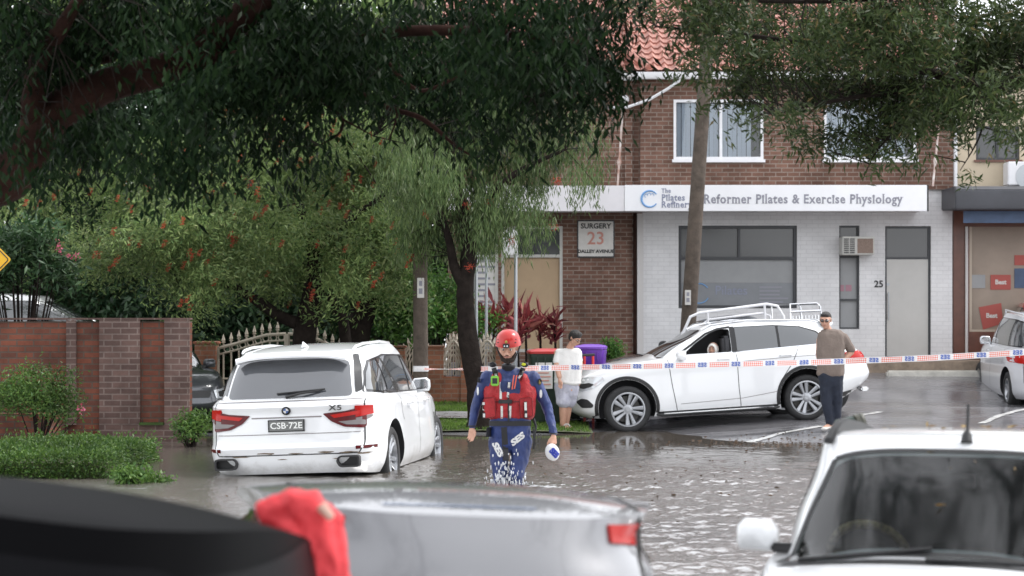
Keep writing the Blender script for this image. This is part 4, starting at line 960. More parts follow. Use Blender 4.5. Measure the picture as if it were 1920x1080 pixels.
    # awning with fascia signs
    Ya = 39.9; zt, zb_ = PZ(348, Ya), PZ(396, Ya); xa = lambda p: (p-960)/F*Ya
    slab('awning', xa(840), xa(1738), Ya+.03, Y-.005, zb_+.03, zt-.06, M['soffit'], b)
    slab('fascia_panel', xa(840), xa(1171)-.006, Ya, Ya+.028, zb_, zt, M['fascia2'], b, bevel=.006)
    fp = slab('fascia_sign', xa(1171), xa(1738), Ya-.02, Ya+.028, zb_, zt+.01, M['fascia'], b, bevel=.008)
    slab('fascia_edge', xa(1738)+.002, xa(1738)+.03, Ya-.02, Ya+.028, zb_, zt+.01, M['ink'], fp)
    o = link('sign_lettering', serif_text('Reformer Pilates & Exercise Physiology', .25), M['sign_text'], fp)
    xs = [v.co.x for v in o.data.vertices]; w_ = max(xs)-min(xs); k = (xa(1692)-xa(1318))/w_
    for v in o.data.vertices: v.co.x *= k
    o.location = ((xa(1692)+xa(1318))/2, Ya-.024, PZ(373, Ya)-.01)
    for t, z in (('The', 358), ('Pilates', 371), ('Refinery', 384)):
        me = serif_text(t, .175 if t != 'The' else .12); xs = [v.co.x for v in me.vertices]; mn = min(xs)
        for v in me.vertices: v.co.x = (v.co.x-mn)*.9
        o = link('sign_lettering', me, M['logo_grey'], fp); o.location = (xa(1240), Ya-.024, PZ(z, Ya))
    cx, cz = xa(1218), PZ(373, Ya); mb = MB(); tt = np.linspace(R(35), R(325), 40)
    pr = [.012+.012*math.sin((t-R(35))/R(290)*math.pi) for t in tt]
    mb.tube([(cx+.16*math.cos(t), Ya-.024, cz+.16*math.sin(t)) for t in tt], pr, 6); mb.build('sign_logo', M['logo_blue'], fp)
    mb = MB()
    for k, a in enumerate((60, 95, 130)): mb.tube([(cx+.10*math.cos(R(a))+.035*math.cos(t), Ya-.024, cz+.08*math.sin(R(a))+.035*math.sin(t)) for t in np.linspace(R(a-80), R(a+120), 10)], .006, 5)
    mb.build('sign_logo', M['logo_blue'], fp)
    # upper storey
    up = [(PX(1262), PX(1430), PZ(300), PZ(188)), (PX(1543), PX(1716), PZ(300), PZ(188))]
    wall(PX(1200), PX(1785), 4.382, 6.62, Y-.12, .25, up, 'upper_wall', M['brick_brown'], b)
    wall(PX(840), PX(1200)-.003, 4.382, 6.62, Y+.10, .25, [], 'upper_wall', M['brick_brown'], b)
    slab('pier', PX(1172), PX(1186), Y+.02, Y+.097, 4.385, 6.6, M['brick_brown'], b)
    for a, c in ((1262, 1430), (1543, 1716)):
        x0, x1, z0, z1 = PX(a), PX(c), PZ(300), PZ(188); f = frame(x0, x1, z0, z1, Y-.06, .055, .07, M['white_trim'], b, ((x0+x1)/2+.05,))
        slab('window_sill', x0-.03, x1+.03, Y-.20, Y-.125, z0-.06, z0-.002, M['white_trim'], f)
        slab('pane', x0+.03, x1-.03, Y-.05, Y-.045, z0+.03, z1-.03, GL['window'], f)
        mb = MB(); x = x0+.07; n = 0
        while x < x1-.28:
            mb.box(x, x+.088, Y-.012-.02*(n % 2), Y-.008-.02*(n % 2), z0+.06, z1-.06, Matrix.Translation((x+.04, Y, 0)) @ Matrix.Rotation(R(7), 4, 'Z') @ Matrix.Translation((-x-.04, -Y, 0))); x += .094; n += 1
        mb.build('vertical_blind', M['blind'], f)
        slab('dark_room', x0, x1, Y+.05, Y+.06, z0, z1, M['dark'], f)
    # roof, gutter
    g = MB(); prof = [(-.06, -.10), (.05, -.10), (.07, -.07), (.07, .03), (.05, .04), (.05, -.07), (-.06, -.07)]
    g.prism([(40.62-p, 6.68+q) for p, q in prof], PX(1188), PX(1800), 'YZ'); g.prism([(40.86-p, 6.68+q) for p, q in prof], PX(820), PX(1188)-.003, 'YZ'); g.build('gutter', M['white_trim'], b)
    slab('eaves', PX(820), PX(1800), 40.69, 41.2, 6.625, 6.655, M['soffit'], b)
    link('roof', roof_mesh(PX(1186), PX(1830), 40.55, 6.74, R(27), 20), M['roof_tile'], b); link('roof', roof_mesh(PX(820), PX(1186), 40.80, 6.72, R(27), 19), M['roof_tile'], b)
    rp = MB(); ca, sa = math.cos(R(27)), math.sin(R(27))
    rp.tube([(PX(1216), 40.6, 6.80), (PX(1160), 40.6+1.3*ca, 6.85+1.3*sa)], .10, 8); rp.tube([(PX(1820), 46.4, 9.78), (PX(820), 46.4, 9.78)], .11, 8); rp.build('ridge_cap', M['roof_tile'], b)
    slab('back_wall', PX(840), PX(1785), 46.3, 46.5, gb, 9.7, M['brick_brown'], b)
    # tie rods and the service cable
    for (x0, y0, x1, y1) in ((1158, 346, 1168, 200), (1749, 346, 1765, 190)):
        r = MB(); a = Vector((PX(x0, 40.1), 40.1, zt)); c = Vector((PX(x1, 40.95), 40.95, PZ(y1, 40.95))); mid = a.lerp(c, .3)
        r.tube([a, c], .022, 8); r.tube([mid-(c-a)*.06, mid, mid+(c-a)*.06], [.02, .05, .02], 8); r.ball(c, .06); r.build('tie_rod', M['rust'], b)
    cb = MB(); cb.tube([(PX(1140), 40.9, PZ(203)), (PX(1175), 40.8, PZ(203)), (PX(1215), 40.7, PZ(190)), (PX(1250), 40.65, PZ(170)), (PX(1276), 40.6, PZ(152))], .03, 6); cb.ball((PX(1171), 40.9, PZ(187)), .09); cb.build('service_cable', M['white_trim'], b)
    return b
def serif_text(t, s):
    """built-in letters given bracket serifs: small slabs at the feet and heads of the upright strokes"""
    me = text_mesh(t, s, bold=.0045*s/.2, spacing=1.12)
    v = np.array([c.co[:] for c in me.vertices]); bm = bmesh.new(); bm.from_mesh(me)
    bm.edges.ensure_lookup_table(); mb = MB(); base = None
    # feet: near-horizontal bottom edges of strokes
    for e in bm.edges:
        a, b = e.verts[0].co, e.verts[1].co
        if abs(a.y-b.y) > 1e-5 or a.y > -.0019: continue
        if abs(a.z-b.z) < .002*s and .04*s < abs(a.x-b.x) < .16*s:
            x0, x1 = sorted((a.x, b.x)); z = a.z
            up = all((w.z > z-1e-4) for f in e.link_faces for w in [q.co for q in f.verts])
            h = .022*s
            mb.box(x0-.05*s, x1+.05*s, -.0022, .0018, z if up else z-h, z+h if up else z)
    bm2 = bmesh.new(); bm2.from_mesh(me)
    if mb.v:
        m2 = mb.mesh('x', sm=False); bm2.from_mesh(m2)
    bm2.to_mesh(me); bm2.free(); bm.free(); return me
GL = {'window': glass_mat('window_pane', (.85, .88, .9), 1.0), 'car': glass_mat('car_pane', (.5, .55, .55), 1.15, .09)}
shop_building()
def neighbour():
    b = empty('cream_building', (0, 0, 0), 0, 'cream building with a dark awning and brown tiled shopfront at the right edge', 'building'); Y = 41.0
    x0, x1 = PX(1788), PX(2300)
    wall(x0, x1, 4.40, 7.5, Y, .25, [(PX(1830), PX(1912), PZ(300), PZ(236))], 'upper_wall', M['cream_wall'], b)
    f = frame(PX(1830), PX(1912), PZ(300), PZ(236), Y+.1, .05, .05, M['dark_frame'], b, (PX(1871),)); slab('pane', PX(1830)+.02, PX(1912)-.02, Y+.105, Y+.115, PZ(300)+.02, PZ(236)-.02, M['shop_glass'], f)
    slab('window_sill', PX(1826), PX(1916), Y-.05, Y-.003, PZ(304), PZ(300), M['brown_tile'], f)
    mb = MB(); mb.tube([(x0+.02, Y-.06, 4.42), (x0+.02, Y-.06, 7.4)], .045, 10); mb.build('downpipe', M['white_trim'], b)
    a = MB(); a.box(PX(1880), PX(1965), Y-.45, Y-.02, PZ(350), PZ(306)); ao = a.build('air_conditioner', M['white_trim'], b, bevel=.02)
    a = MB(); a.lathe([(.26, 0), (.26, -.01), (.02, -.012)], 28, axis='Y', M=Matrix.Translation((PX(1918), Y-.452, PZ(334)))); a.build('fan_grille', M['galv'], ao)
    Ya = 39.7; mb = MB()
    mb.prism([(Ya+.02, 3.92), (Ya, 4.0), (Ya, 4.30), (Ya+.10, 4.38), (Y-.003, 4.38), (Y-.003, 3.96)], x0-.25, x1, 'YZ'); mb.build('awning', M['charcoal'], b, bevel=.02)
    mb = MB(); mb.box(PX(1788), x1, Y-.9, Y-.87, PZ(422), PZ(400)); mb.build('blue_valance', M['blue'], b)
    wall(x0, x1, .55, 4.398, Y+.02, .2, [(PX(1818), PX(2250), PZ(622), PZ(425))], 'lower_wall', M['brown_tile'], b)
    sh = slab('shop_window', PX(1818), PX(2250), Y+.14, Y+.15, PZ(622), PZ(425), M['shop_beige'], b)
    fr = MB(); fr.box(PX(1818), PX(1818)+.06, Y+.06, Y+.138, PZ(622), PZ(425)); fr.box(PX(1818), PX(2250), Y+.055, Y+.138, PZ(622), PZ(618)); fr.build('window_frame', mat('beige_frame', (.45, .38, .30), .5), sh)
    for k, (pl, t, col) in enumerate(([[(1860, 543), (1898, 543), (1898, 515), (1860, 515)], 'Hot!', 'poster_red'], [[(1846, 618), (1884, 606), (1880, 568), (1838, 576)], 'Best', 'poster_red'], [[(1905, 497), (1935, 497), (1935, 478), (1905, 478)], None, 'poster_red'], [[(1905, 540), (1940, 540), (1940, 503), (1905, 503)], None, 'blue'], [[(1820, 540), (1850, 540), (1850, 515), (1820, 515)], None, 'frost'])):
        mb = MB(); mb.prism([(PX(a), PZ(c)) for a, c in pl], Y+.125, Y+.132); po = mb.build('poster', M[col], sh)
        if t: 
            o = link('lettering', text_mesh('Best', .13, bold=.004), M['sign_white'], po); o.location = (sum(PX(a) for a, _ in pl)/4, Y+.12, sum(PZ(c) for _, c in pl)/4)
    mb = MB(); mb.tube([(PX(1812), Y-.02, PZ(665)), (PX(1812), Y-.02, PZ(425))], .03, 8); mb.build('downpipe', M['soffit'], b)
    return b
neighbour()
# step and wheel stop before the shops
M['kerb'] = mat('worn_kerb', (.26, .20, .15), .8, var=.35, vscale=4); M['kerb_white'] = mat('white_kerb', (.55, .53, .48), .7, var=.2, vscale=6)
mb = MB(); mb.box(PX(1560), 14, 39.3, 41.0, .3, .95); tag(mb.build('pavement', M['kerb'], bevel=.02), kind='structure')
mb = MB(); mb.box(PX(1663, 38.9), PX(1838, 38.9), 38.85, 39.05, .62, .78, Matrix.Identity(4)); o = mb.build('wheel_stop', M['kerb_white'], bevel=.03); tag(o, 'long white painted wheel stop lying in front of the pale door', 'wheel stop')
mb = MB(); mb.box(-1.3, PX(1560), 39.9, 41.0, .3, .90); tag(mb.build('pavement', M['path'], bevel=.02), kind='structure')
# ================================================================ trees and plants
def rand_dirs(n, droop, spread, flat=0):
    d = rng.normal(size=(n, 3)); d /= np.linalg.norm(d, axis=1, keepdims=True); d *= spread; d[:, 2] -= droop; d /= np.linalg.norm(d, axis=1, keepdims=True); return d
def leaf_mesh(name, base, dirs, length, width, m, parent=None, curl=.15, six=False):
    n = len(base); L = length*rng.uniform(.65, 1.2, n)[:, None]; W = width*rng.uniform(.7, 1.2, n)[:, None]
    r = rng.normal(size=(n, 3)); s = np.cross(dirs, r); s /= np.linalg.norm(s, axis=1, keepdims=True)+1e-9; nn = np.cross(s, dirs)
    if six:
        c = curl*L
        P0 = base; P1 = base+dirs*L*.38+s*W*.5-nn*W*.12; P2 = base+dirs*L*.38+nn*W*.0; P3 = base+dirs*L*.38-s*W*.5-nn*W*.12; P4 = base+dirs*L*.97-nn*c
        V = np.stack([P0, P1, P2, P3, P4], 1).reshape(-1, 3); q = np.array([[0, 1, 2], [1, 4, 2], [0, 2, 3], [2, 4, 3]]); k = 5
        Fc = (np.arange(n)[:, None, None]*k+q[None]).reshape(-1, 3)
    else:
        P1 = base+dirs*L*.42+s*W*.5; P2 = base+dirs*L-nn*curl*L; P3 = base+dirs*L*.42-s*W*.5
        V = np.stack([base, P1, P2, P3], 1).reshape(-1, 3); Fc = (np.arange(n)[:, None]*4+np.arange(4)[None])
    me = bpy.data.meshes.new(name); me.vertices.add(len(V)); me.vertices.foreach_set('co', V.astype(np.float32).ravel()); kk = Fc.shape[1]
    me.loops.add(Fc.size); me.loops.foreach_set('vertex_index', Fc.ravel().astype(np.int32)); me.polygons.add(len(Fc))
    me.polygons.foreach_set('loop_start', np.arange(0, Fc.size, kk, dtype=np.int32)); me.polygons.foreach_set('loop_total', np.full(len(Fc), kk, np.int32)); me.update(calc_edges=True)
    return link(name, me, m, parent)
def cloud(blobs, n, per, crad, shell=.5, down=0, clump=0, cs=.3):
    """cluster centres inside the blobs, then leaves round each; blobs: (centre, radii, weight)"""
    w = np.array([b[2] for b in blobs], float); w /= w.sum(); nc = max(1, n//per); pick = rng.choice(len(blobs), nc, p=w)
    C = np.array([b[0][:] for b in blobs])[pick]; Rr = np.array([b[1] for b in blobs])[pick]
    d = rng.normal(size=(nc, 3)); d /= np.linalg.norm(d, axis=1, keepdims=True); u = rng.uniform(shell**3, 1, nc)**(1/3)*rng.normal(1, .10, nc)
    ctr = C+d*Rr*u[:, None]
    if clump:
        ns = max(1, nc//clump); sup = ctr[rng.choice(nc, ns, replace=False)]
        # gather each centre towards a nearby heavy clump
        idx = rng.integers(0, ns, (nc, 24)); dd2 = ((sup[idx]-ctr[:, None])**2).sum(2); k = idx[np.arange(nc), dd2.argmin(1)]; g = rng.random(nc)[:, None] < .85
        ctr = np.where(g, sup[k]+rng.normal(size=(nc, 3))*np.array([cs, cs, cs*.7]), ctr)
    pts = np.repeat(ctr, per, 0)+rng.normal(size=(nc*per, 3))*np.array(crad)
    return ctr, pts
def pb(px, py, d, rx, ry, rd, w=None):
    s = d/F; return (P(px, py, d), (rx*s, rd, ry*s), w if w is not None else rx*ry)
def twigs(mb, ctr, root_pts, n, r0=.012, sag=.15):
    root = np.array([p[:] for p in root_pts]); sel = rng.choice(len(ctr), min(n, len(ctr)), replace=False)
    for i in sel:
        c = ctr[i]; k = np.argmin(((root-c)**2).sum(1)); a = root[k]
        if ((a-c)**2).sum() > 1.1: continue
        m_ = (a+c)/2+rng.normal(size=3)*.08+np.array([0, 0, sag*.3])
        mb.tube([a, m_, c, c+np.array([rng.normal()*.05, 0, -sag*.4])], [r0, r0*.6, r0*.35, r0*.15], 4, cap=False)
def limb(mb, pts, r, n=10, sub_=6, wob=.02):
    """tapered limb through the given points"""
    q = []; rr = []
    for i in range(len(pts)-1):
        p0 = Vector(pts[max(i-1, 0)]); p1 = Vector(pts[i]); p2 = Vector(pts[i+1]); p3 = Vector(pts[min(i+2, len(pts)-1)])
        for j in range(sub_):
            t = j/sub_; v = .5*((2*p1)+(-p0+p2)*t+(2*p0-5*p1+4*p2-p3)*t*t+(-p0+3*p1-3*p2+p3)*t**3)
            q.append(v+Vector(rng.normal(size=3)*wob*r[i])); rr.append((r[i]*(1-t)+r[i+1]*t)*random.uniform(.97, 1.03))
    q.append(Vector(pts[-1])); rr.append(r[-1]); mb.tube(q, rr, n); return q
def G(x, y): return float(ground_z(np.array(float(x)), np.array(float(y))))
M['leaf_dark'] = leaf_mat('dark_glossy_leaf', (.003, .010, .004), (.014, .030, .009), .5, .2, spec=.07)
M['leaf_olive'] = leaf_mat('olive_leaf', (.02, .038, .012), (.062, .088, .028), .45, .25, c3=(.15, .11, .05), spec=.2)
M['leaf_bottle'] = leaf_mat('bottlebrush_leaf', (.07, .13, .04), (.22, .29, .10), .5, .35, c3=(.24, .26, .12))
M['leaf_willow'] = leaf_mat('weeping_leaf', (.045, .085, .028), (.13, .18, .065), .45, .35, c3=(.25, .28, .18))
M['leaf_back'] = leaf_mat('evergreen_leaf', (.010, .026, .012), (.03, .065, .025), .5, .2)
M['leaf_back2'] = leaf_mat('bright_shrub_leaf', (.03, .09, .02), (.10, .2, .04), .45, .4)
M['leaf_mid'] = leaf_mat('oleander_leaf', (.018, .05, .02), (.05, .10, .035), .4, .2)
M['leaf_hedge'] = leaf_mat('hedge_leaf', (.035, .085, .02), (.10, .17, .035), .45, .3)
M['leaf_red'] = leaf_mat('red_cordyline_leaf', (.10, .012, .022), (.26, .06, .06), .4, .25, c3=(.36, .26, .16))
M['flower_red'] = leaf_mat('red_flower', (.30, .04, .02), (.45, .09, .05), .6, .3)
M['flower_pink'] = leaf_mat('pink_flower', (.55, .08, .16), (.7, .2, .3), .6, .3)
def near_tree_left():
    t = empty('broadleaf_tree', (-4.9, 16.5, -.5), 0, 'dark leafy tree with a thick reddish limb hanging over the street from the left', 'tree')
    B = [(60, 60, 150, 90), (250, 30, 200, 80), (460, 20, 160, 70), (640, 70, 150, 90), (820, 60, 150, 90), (980, 70, 130, 100), (1090, 60, 90, 100), (50, 210, 110, 100), (20, 330, 60, 80), (170, 260, 90, 60), (330, 295, 110, 50), (530, 275, 100, 50),
         (430, 205, 170, 60), (640, 150, 150, 55), (780, 150, 140, 65), (920, 180, 120, 80), (1050, 200, 100, 80), (1120, 140, 55, 70), (950, 262, 55, 35), (1090, 255, 45, 30), (330, 130, 130, 40), (560, 110, 120, 50), (250, 320, 40, 20), (430, 330, 35, 22)]
    bl = [pb(x, y, rng.uniform(14.5, 17.5), rx, ry, .8) for x, y, rx, ry in B]
    ctr, pts = cloud(bl, 34000, 12, (.085, .085, .09), .2, clump=14, cs=.17)
    # keep the big limb in front of its own leaves
    lx = [-60, 20, 90, 190, 320, 420, 500]; ly = [450, 330, 225, 165, 125, 60, -10]; px_ = 960+pts[:, 0]/pts[:, 1]*F; py_ = HY-(pts[:, 2]-CZ)/pts[:, 1]*F
    near = (np.abs(py_-np.interp(px_, lx, ly)) < np.interp(px_, [0, 90, 300, 500], [80, 60, 42, 40])) & (px_ < 510) & (rng.random(len(pts)) < .72)
    kk = np.where(near & (pts[:, 1] < 16.5), (16.5+rng.uniform(0, .8, len(pts)))/pts[:, 1], 1); pts = pts*kk[:, None]+np.array([0, 0, CZ])*(1-kk)[:, None]
    # hanging fringe: leaves droop below each cluster
    d = rand_dirs(len(pts), .95, .75); off = (P(0, 0, 16.5)*0)
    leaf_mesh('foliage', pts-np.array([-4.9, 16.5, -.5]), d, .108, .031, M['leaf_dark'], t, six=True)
    mb = MB(); o = Vector((-4.9, 16.5, -.5)); pr = []
    pr += limb(mb, [Vector((-4.9, 16.5, -.6)), Vector((-4.8, 16.4, .6)), P(-130, 420, 16), P(20, 330, 16), P(90, 225, 16), P(190, 165, 16), P(320, 125, 16), P(420, 60, 15.8), P(500, -10, 15.7), P(600, -90, 15.6)], [.26, .24, .21, .19, .16, .135, .12, .12, .11, .10], 12)
    pr += limb(mb, [P(60, 250, 16), P(70, 120, 15.6), P(110, 60, 15.2), P(160, -20, 15)], [.10, .08, .06, .04])
    pr += limb(mb, [P(90, 205, 16.1), P(150, 125, 16.3), P(215, 105, 16.3), P(150, 80, 16.4), P(60, 0, 16.4)], [.05, .04, .035, .03, .02])
    pr += limb(mb, [P(330, 118, 15.9), P(560, 95, 15.6), P(740, 60, 15.4), P(920, 60, 15.3), P(1100, 80, 15.4)], [.07, .05, .045, .035, .02])
    pr += limb(mb, [P(440, 50, 15.8), P(520, 110, 16.2), P(600, 185, 16.3), P(640, 222, 16.3), P(636, 250, 16.3), P(600, 272, 16.3)], [.035, .028, .02, .014, .01, .006])
    pr += limb(mb, [P(640, 222, 16.3), P(700, 255, 16.3)], [.01, .004]); pr += limb(mb, [P(560, 95, 15.6), P(700, 190, 16), P(790, 222, 16), P(850, 270, 16), P(895, 300, 16)], [.03, .022, .02, .012, .004])
    pr += limb(mb, [P(745, 212, 16), P(738, 240, 16), P(728, 262, 16)], [.012, .008, .004]); pr += limb(mb, [P(720, 110, 15.6), P(790, 170, 15.9), P(900, 130, 15.9), P(1000, 180, 15.9)], [.02, .015, .012, .006])
    tw = MB(); twigs(tw, ctr, pr, 420, .006); tw.v = [tuple(Vector(v)-o) for v in tw.v]; tw.build('twigs', M['bark'], t, fix=False); mb.v = [tuple(Vector(v)-o) for v in mb.v]
    mb.build('trunk', M['bark_red'], t, ang=80, fix=False)
near_tree_left()
def near_tree_right():
    o = Vector((6.2, 18.0, -.4)); t = empty('narrow_leaved_tree', o, 0, 'fine leaved olive green tree whose branches hang in front of the tiled roof', 'tree')
    B = [(1210, 10, 60, 40, .6), (1340, 40, 110, 60, .8), (1480, 50, 150, 70, 1), (1640, 60, 150, 80, 1), (1800, 60, 140, 90, 1), (1900, 110, 80, 110, 1.1), (1460, 140, 110, 50, .9), (1330, 130, 60, 50, .5), (1610, 160, 120, 50, 1), (1760, 180, 110, 60, 1), (1860, 200, 70, 70, .9),
         (1330, 200, 45, 25, .5), (1450, 225, 60, 35, .55), (1560, 240, 70, 40, .6), (1660, 260, 90, 45, .8), (1500, 275, 45, 20, .4), (1800, 255, 50, 50, .35), (1640, 305, 50, 18, .5), (1615, 335, 22, 12, .35), (1800, 322, 36, 18, .35), (1690, 228, 60, 30, .8), (1560, 285, 30, 14, .3), (1400, 175, 50, 20, .6), (1905, 262, 30, 40, .5), (1840, 330, 16, 10, .1)]
    bl = [pb(x, y, rng.uniform(16.5, 18.5), rx, ry, .7, rx*ry*w) for x, y, rx, ry, w in B]
    ctr, pts = cloud(bl, 31500, 9, (.05, .05, .045), .1, clump=10, cs=.11)
    k = len(ctr); cd_ = rand_dirs(k, .5, .9); d = np.repeat(cd_, 9, 0)+rng.normal(size=(k*9, 3))*.45; d /= np.linalg.norm(d, axis=1, keepdims=True)
    leaf_mesh('foliage', pts-np.array(o[:]), d, .098, .021, M['leaf_olive'], t, six=True)
    mb = MB(); pr = []
    pr += limb(mb, [Vector((6.2, 18.0, -.5)), Vector((6.1, 18, 1.4)), Vector((5.6, 17.8, 3.2)), P(1990, 130, 17.6), P(1880, 160, 17.5), P(1760, 140, 17.4), P(1640, 105, 17.3), P(1500, 80, 17.2), P(1350, 60, 17.1), P(1230, 50, 17)], [.22, .2, .16, .08, .05, .04, .032, .024, .016, .008], 10)
    pr += limb(mb, [P(1880, 160, 17.5), P(1820, 180, 17.7), P(1700, 170, 17.6), P(1560, 190, 17.5), P(1450, 215, 17.4)], [.05, .035, .025, .016, .006]); pr += limb(mb, [Vector((5.6, 17.8, 3.2)), P(1950, -30, 17.2), P(1800, -20, 17), P(1550, 0, 16.8), P(1350, 0, 16.8)], [.1, .07, .05, .03, .012])
    pr += limb(mb, [P(1700, 170, 17.6), P(1680, 235, 17.6), P(1640, 290, 17.6), P(1618, 335, 17.6)], [.014, .01, .006, .003]); pr += limb(mb, [P(1850, 200, 17.6), P(1835, 260, 17.6), P(1800, 320, 17.6)], [.012, .008, .003])
    twigs(mb, ctr, pr, 520, .006); mb.v = [tuple(Vector(v)-o) for v in mb.v]; mb.build('trunk', M['bark'], t, ang=80, fix=False)
near_tree_right()
def bottlebrush():
    bx, by = P(572, 700, 33.5).x, 33.5; o = Vector((bx, by, G(bx, by))); t = empty('bottlebrush_tree', o, 0, 'spreading bottlebrush tree with red brush flowers and a forked dark trunk behind the gate', 'tree')
    B = [(40, 430, 120, 60), (150, 380, 130, 70), (120, 480, 110, 40), (260, 330, 130, 60), (330, 420, 140, 80), (400, 500, 110, 70), (470, 420, 150, 80), (380, 590, 40, 22), (560, 450, 140, 80), (600, 350, 170, 80), (680, 450, 110, 90), (700, 330, 130, 110), (560, 260, 180, 80), (420, 280, 150, 60), (700, 220, 130, 60), (520, 540, 100, 35), (660, 540, 90, 40), (740, 520, 50, 60), (250, 480, 90, 40), (340, 545, 60, 45)]
    bl = [pb(x, y, rng.uniform(31.8, 35), rx, ry, 1.1) for x, y, rx, ry in B]
    ctr, pts = cloud(bl, 92000, 18, (.11, .11, .08), .45, clump=16, cs=.22); k = len(ctr); cd_ = rand_dirs(k, .1, 1); d = np.repeat(cd_, 18, 0)+rng.normal(size=(k*18, 3))*.6; d /= np.linalg.norm(d, axis=1, keepdims=True); d[:, 2] -= .3; d /= np.linalg.norm(d, axis=1, keepdims=True)
    leaf_mesh('foliage', pts-np.array(o[:]), d, .105, .026, M['leaf_bottle'], t)
    # flowers: bottle shaped brushes hanging near the outside
    fr = [b for b in bl if b[0].z < 5.4]; w_ = np.array([b[2] for b in fr]); w_ = w_/w_.sum(); nf = 190; pk = rng.choice(len(fr), nf, p=w_)
    fc = []
    for i in pk:
        c, r_, _ = fr[i]; v = rng.normal(size=3); v[1] = -abs(v[1])-.5; v /= np.linalg.norm(v); fc.append(np.array(c[:])+v*np.array(r_)*rng.uniform(.85, 1.08)+np.array([0, -.1, 0]))
    fc = np.array(fc); fp = np.repeat(fc, 46, 0); ax = rng.uniform(-.06, .06, (len(fp), 1))*np.array([[.3, .3, 1]]); fp = fp+ax; fd = rng.normal(size=(len(fp), 3)); fd[:, 2] *= .3; fd /= np.linalg.norm(fd, axis=1, keepdims=True)
    tag(leaf_mesh('flowers', fp-np.array(o[:]), fd, .045, .012, M['flower_red'], t), kind='stuff')
    mb = MB(); pr = []
    pr += limb(mb, [Vector((bx, by, o.z-.1)), P(570, 650, 33.5), P(578, 590, 33.4), P(588, 530, 33.3), P(585, 460, 33.2), P(560, 380, 33)], [.22, .20, .19, .15, .11, .06]); pr += limb(mb, [P(570, 612, 33.5), P(520, 590, 33.3), P(470, 556, 33), P(400, 520, 32.8), P(300, 470, 32.6)], [.12, .10, .085, .06, .03])
    pr += limb(mb, [P(588, 530, 33.3), P(610, 545, 33.4), P(640, 590, 33.5), P(650, 660, 33.5)], [.09, .08, .09, .1]); pr += limb(mb, [P(585, 470, 33.2), P(660, 410, 33), P(740, 350, 33)], [.08, .06, .03])
    twigs(mb, ctr, pr, 250, .015); mb.v = [tuple(Vector(v)-o) for v in mb.v]; mb.build('trunk', M['bark'], t, ang=80, fix=False)
bottlebrush()
def street_tree():
    bx, by = P(885, 700, 31.6).x, 31.6; o = Vector((bx, by, G(bx, by))); t = empty('weeping_tree', o, 0, 'street tree with a crooked black trunk and grey green weeping leaves beside the footpath', 'tree')
    B = [(840, 260, 120, 80, 1), (940, 300, 110, 90, 1), (1050, 270, 90, 80, .55), (860, 400, 110, 60, 1), (940, 400, 80, 55, 1), (1080, 340, 60, 30, .4), (980, 440, 40, 30, .7), (790, 330, 80, 80, .9), (850, 450, 70, 30, .6), (830, 180, 100, 50, 1), (960, 210, 100, 50, .9), (770, 440, 50, 50, .7), (1110, 290, 40, 50, .4), (920, 460, 30, 20, .4)]
    bl = [pb(x, y, rng.uniform(30.6, 32.6), rx, ry, .9, rx*ry*w) for x, y, rx, ry, w in B]
    ctr, pts = cloud(bl, 38000, 14, (.045, .045, .16), .3, clump=12, cs=.14); d = rand_dirs(len(pts), 1.3, .6)
    leaf_mesh('foliage', pts-np.array(o[:]), d, .13, .018, M['leaf_willow'], t)
    fc = np.array([P(x, y, 30.9)[:] for x, y in ((1040, 425), (876, 385), (880, 500), (1045, 340), (800, 400), (920, 380), (960, 450))]); fp = np.repeat(fc, 40, 0)+rng.normal(size=(280, 3))*.03; fd = rng.normal(size=(280, 3)); fd /= np.linalg.norm(fd, axis=1, keepdims=True)
    tag(leaf_mesh('flowers', fp-np.array(o[:]), fd, .06, .012, M['flower_red'], t), kind='stuff')
    mb = MB(); pr = []
    pr += limb(mb, [Vector((bx+.05, by, o.z-.15)), P(898, 790, 31.6), P(893, 720, 31.6), P(880, 650, 31.6), P(874, 590, 31.6), P(872, 530, 31.6), P(880, 470, 31.6), P(872, 410, 31.6), P(850, 320, 31.5), P(840, 230, 31.4)], [.22, .18, .155, .16, .14, .13, .13, .10, .07, .03], 14, wob=.03)
    pr += limb(mb, [P(872, 540, 31.6), P(852, 500, 31.5), P(842, 450, 31.4), P(820, 380, 31.3)], [.10, .075, .06, .03]); pr += limb(mb, [P(880, 470, 31.6), P(905, 400, 31.5), P(960, 330, 31.3), P(1060, 280, 31.2)], [.10, .07, .05, .02])
    twigs(mb, ctr, pr, 260, .009); mb.v = [tuple(Vector(v)-o) for v in mb.v]; mb.build('trunk', M['bark'], t, ang=80, fix=False)
street_tree()
def simple_tree(name, label, base, bl, n, L, W, m, trunk, per=14, cr=.2, cat='tree', droop=.3, shell=.55, mt=None, tr=.2, six=False, group=None, ntw=60):
    o = Vector(base); t = empty(name, o, 0, label, cat, group); ctr, pts = cloud(bl, n, per, (cr, cr, cr*.8), shell); d = rand_dirs(len(pts), droop, 1)
    leaf_mesh('foliage', pts-np.array(o[:]), d, L, W, m, t, six=six)
    mb = MB(); pr = limb(mb, trunk[0], trunk[1])
    for b in bl[:8]: pr += limb(mb, [pr[len(pr)//2], pr[len(pr)//2].lerp(b[0], .6)+Vector((0, 0, .1)), b[0]], [trunk[1][-1]*1.1, trunk[1][-1]*.7, trunk[1][-1]*.3], 6, 3)
    twigs(mb, ctr, pr, ntw, trunk[1][-1]*.3); mb.v = [tuple(Vector(v)-o) for v in mb.v]; mb.build('trunk', mt or M['bark'], t, ang=80, fix=False)
    return t
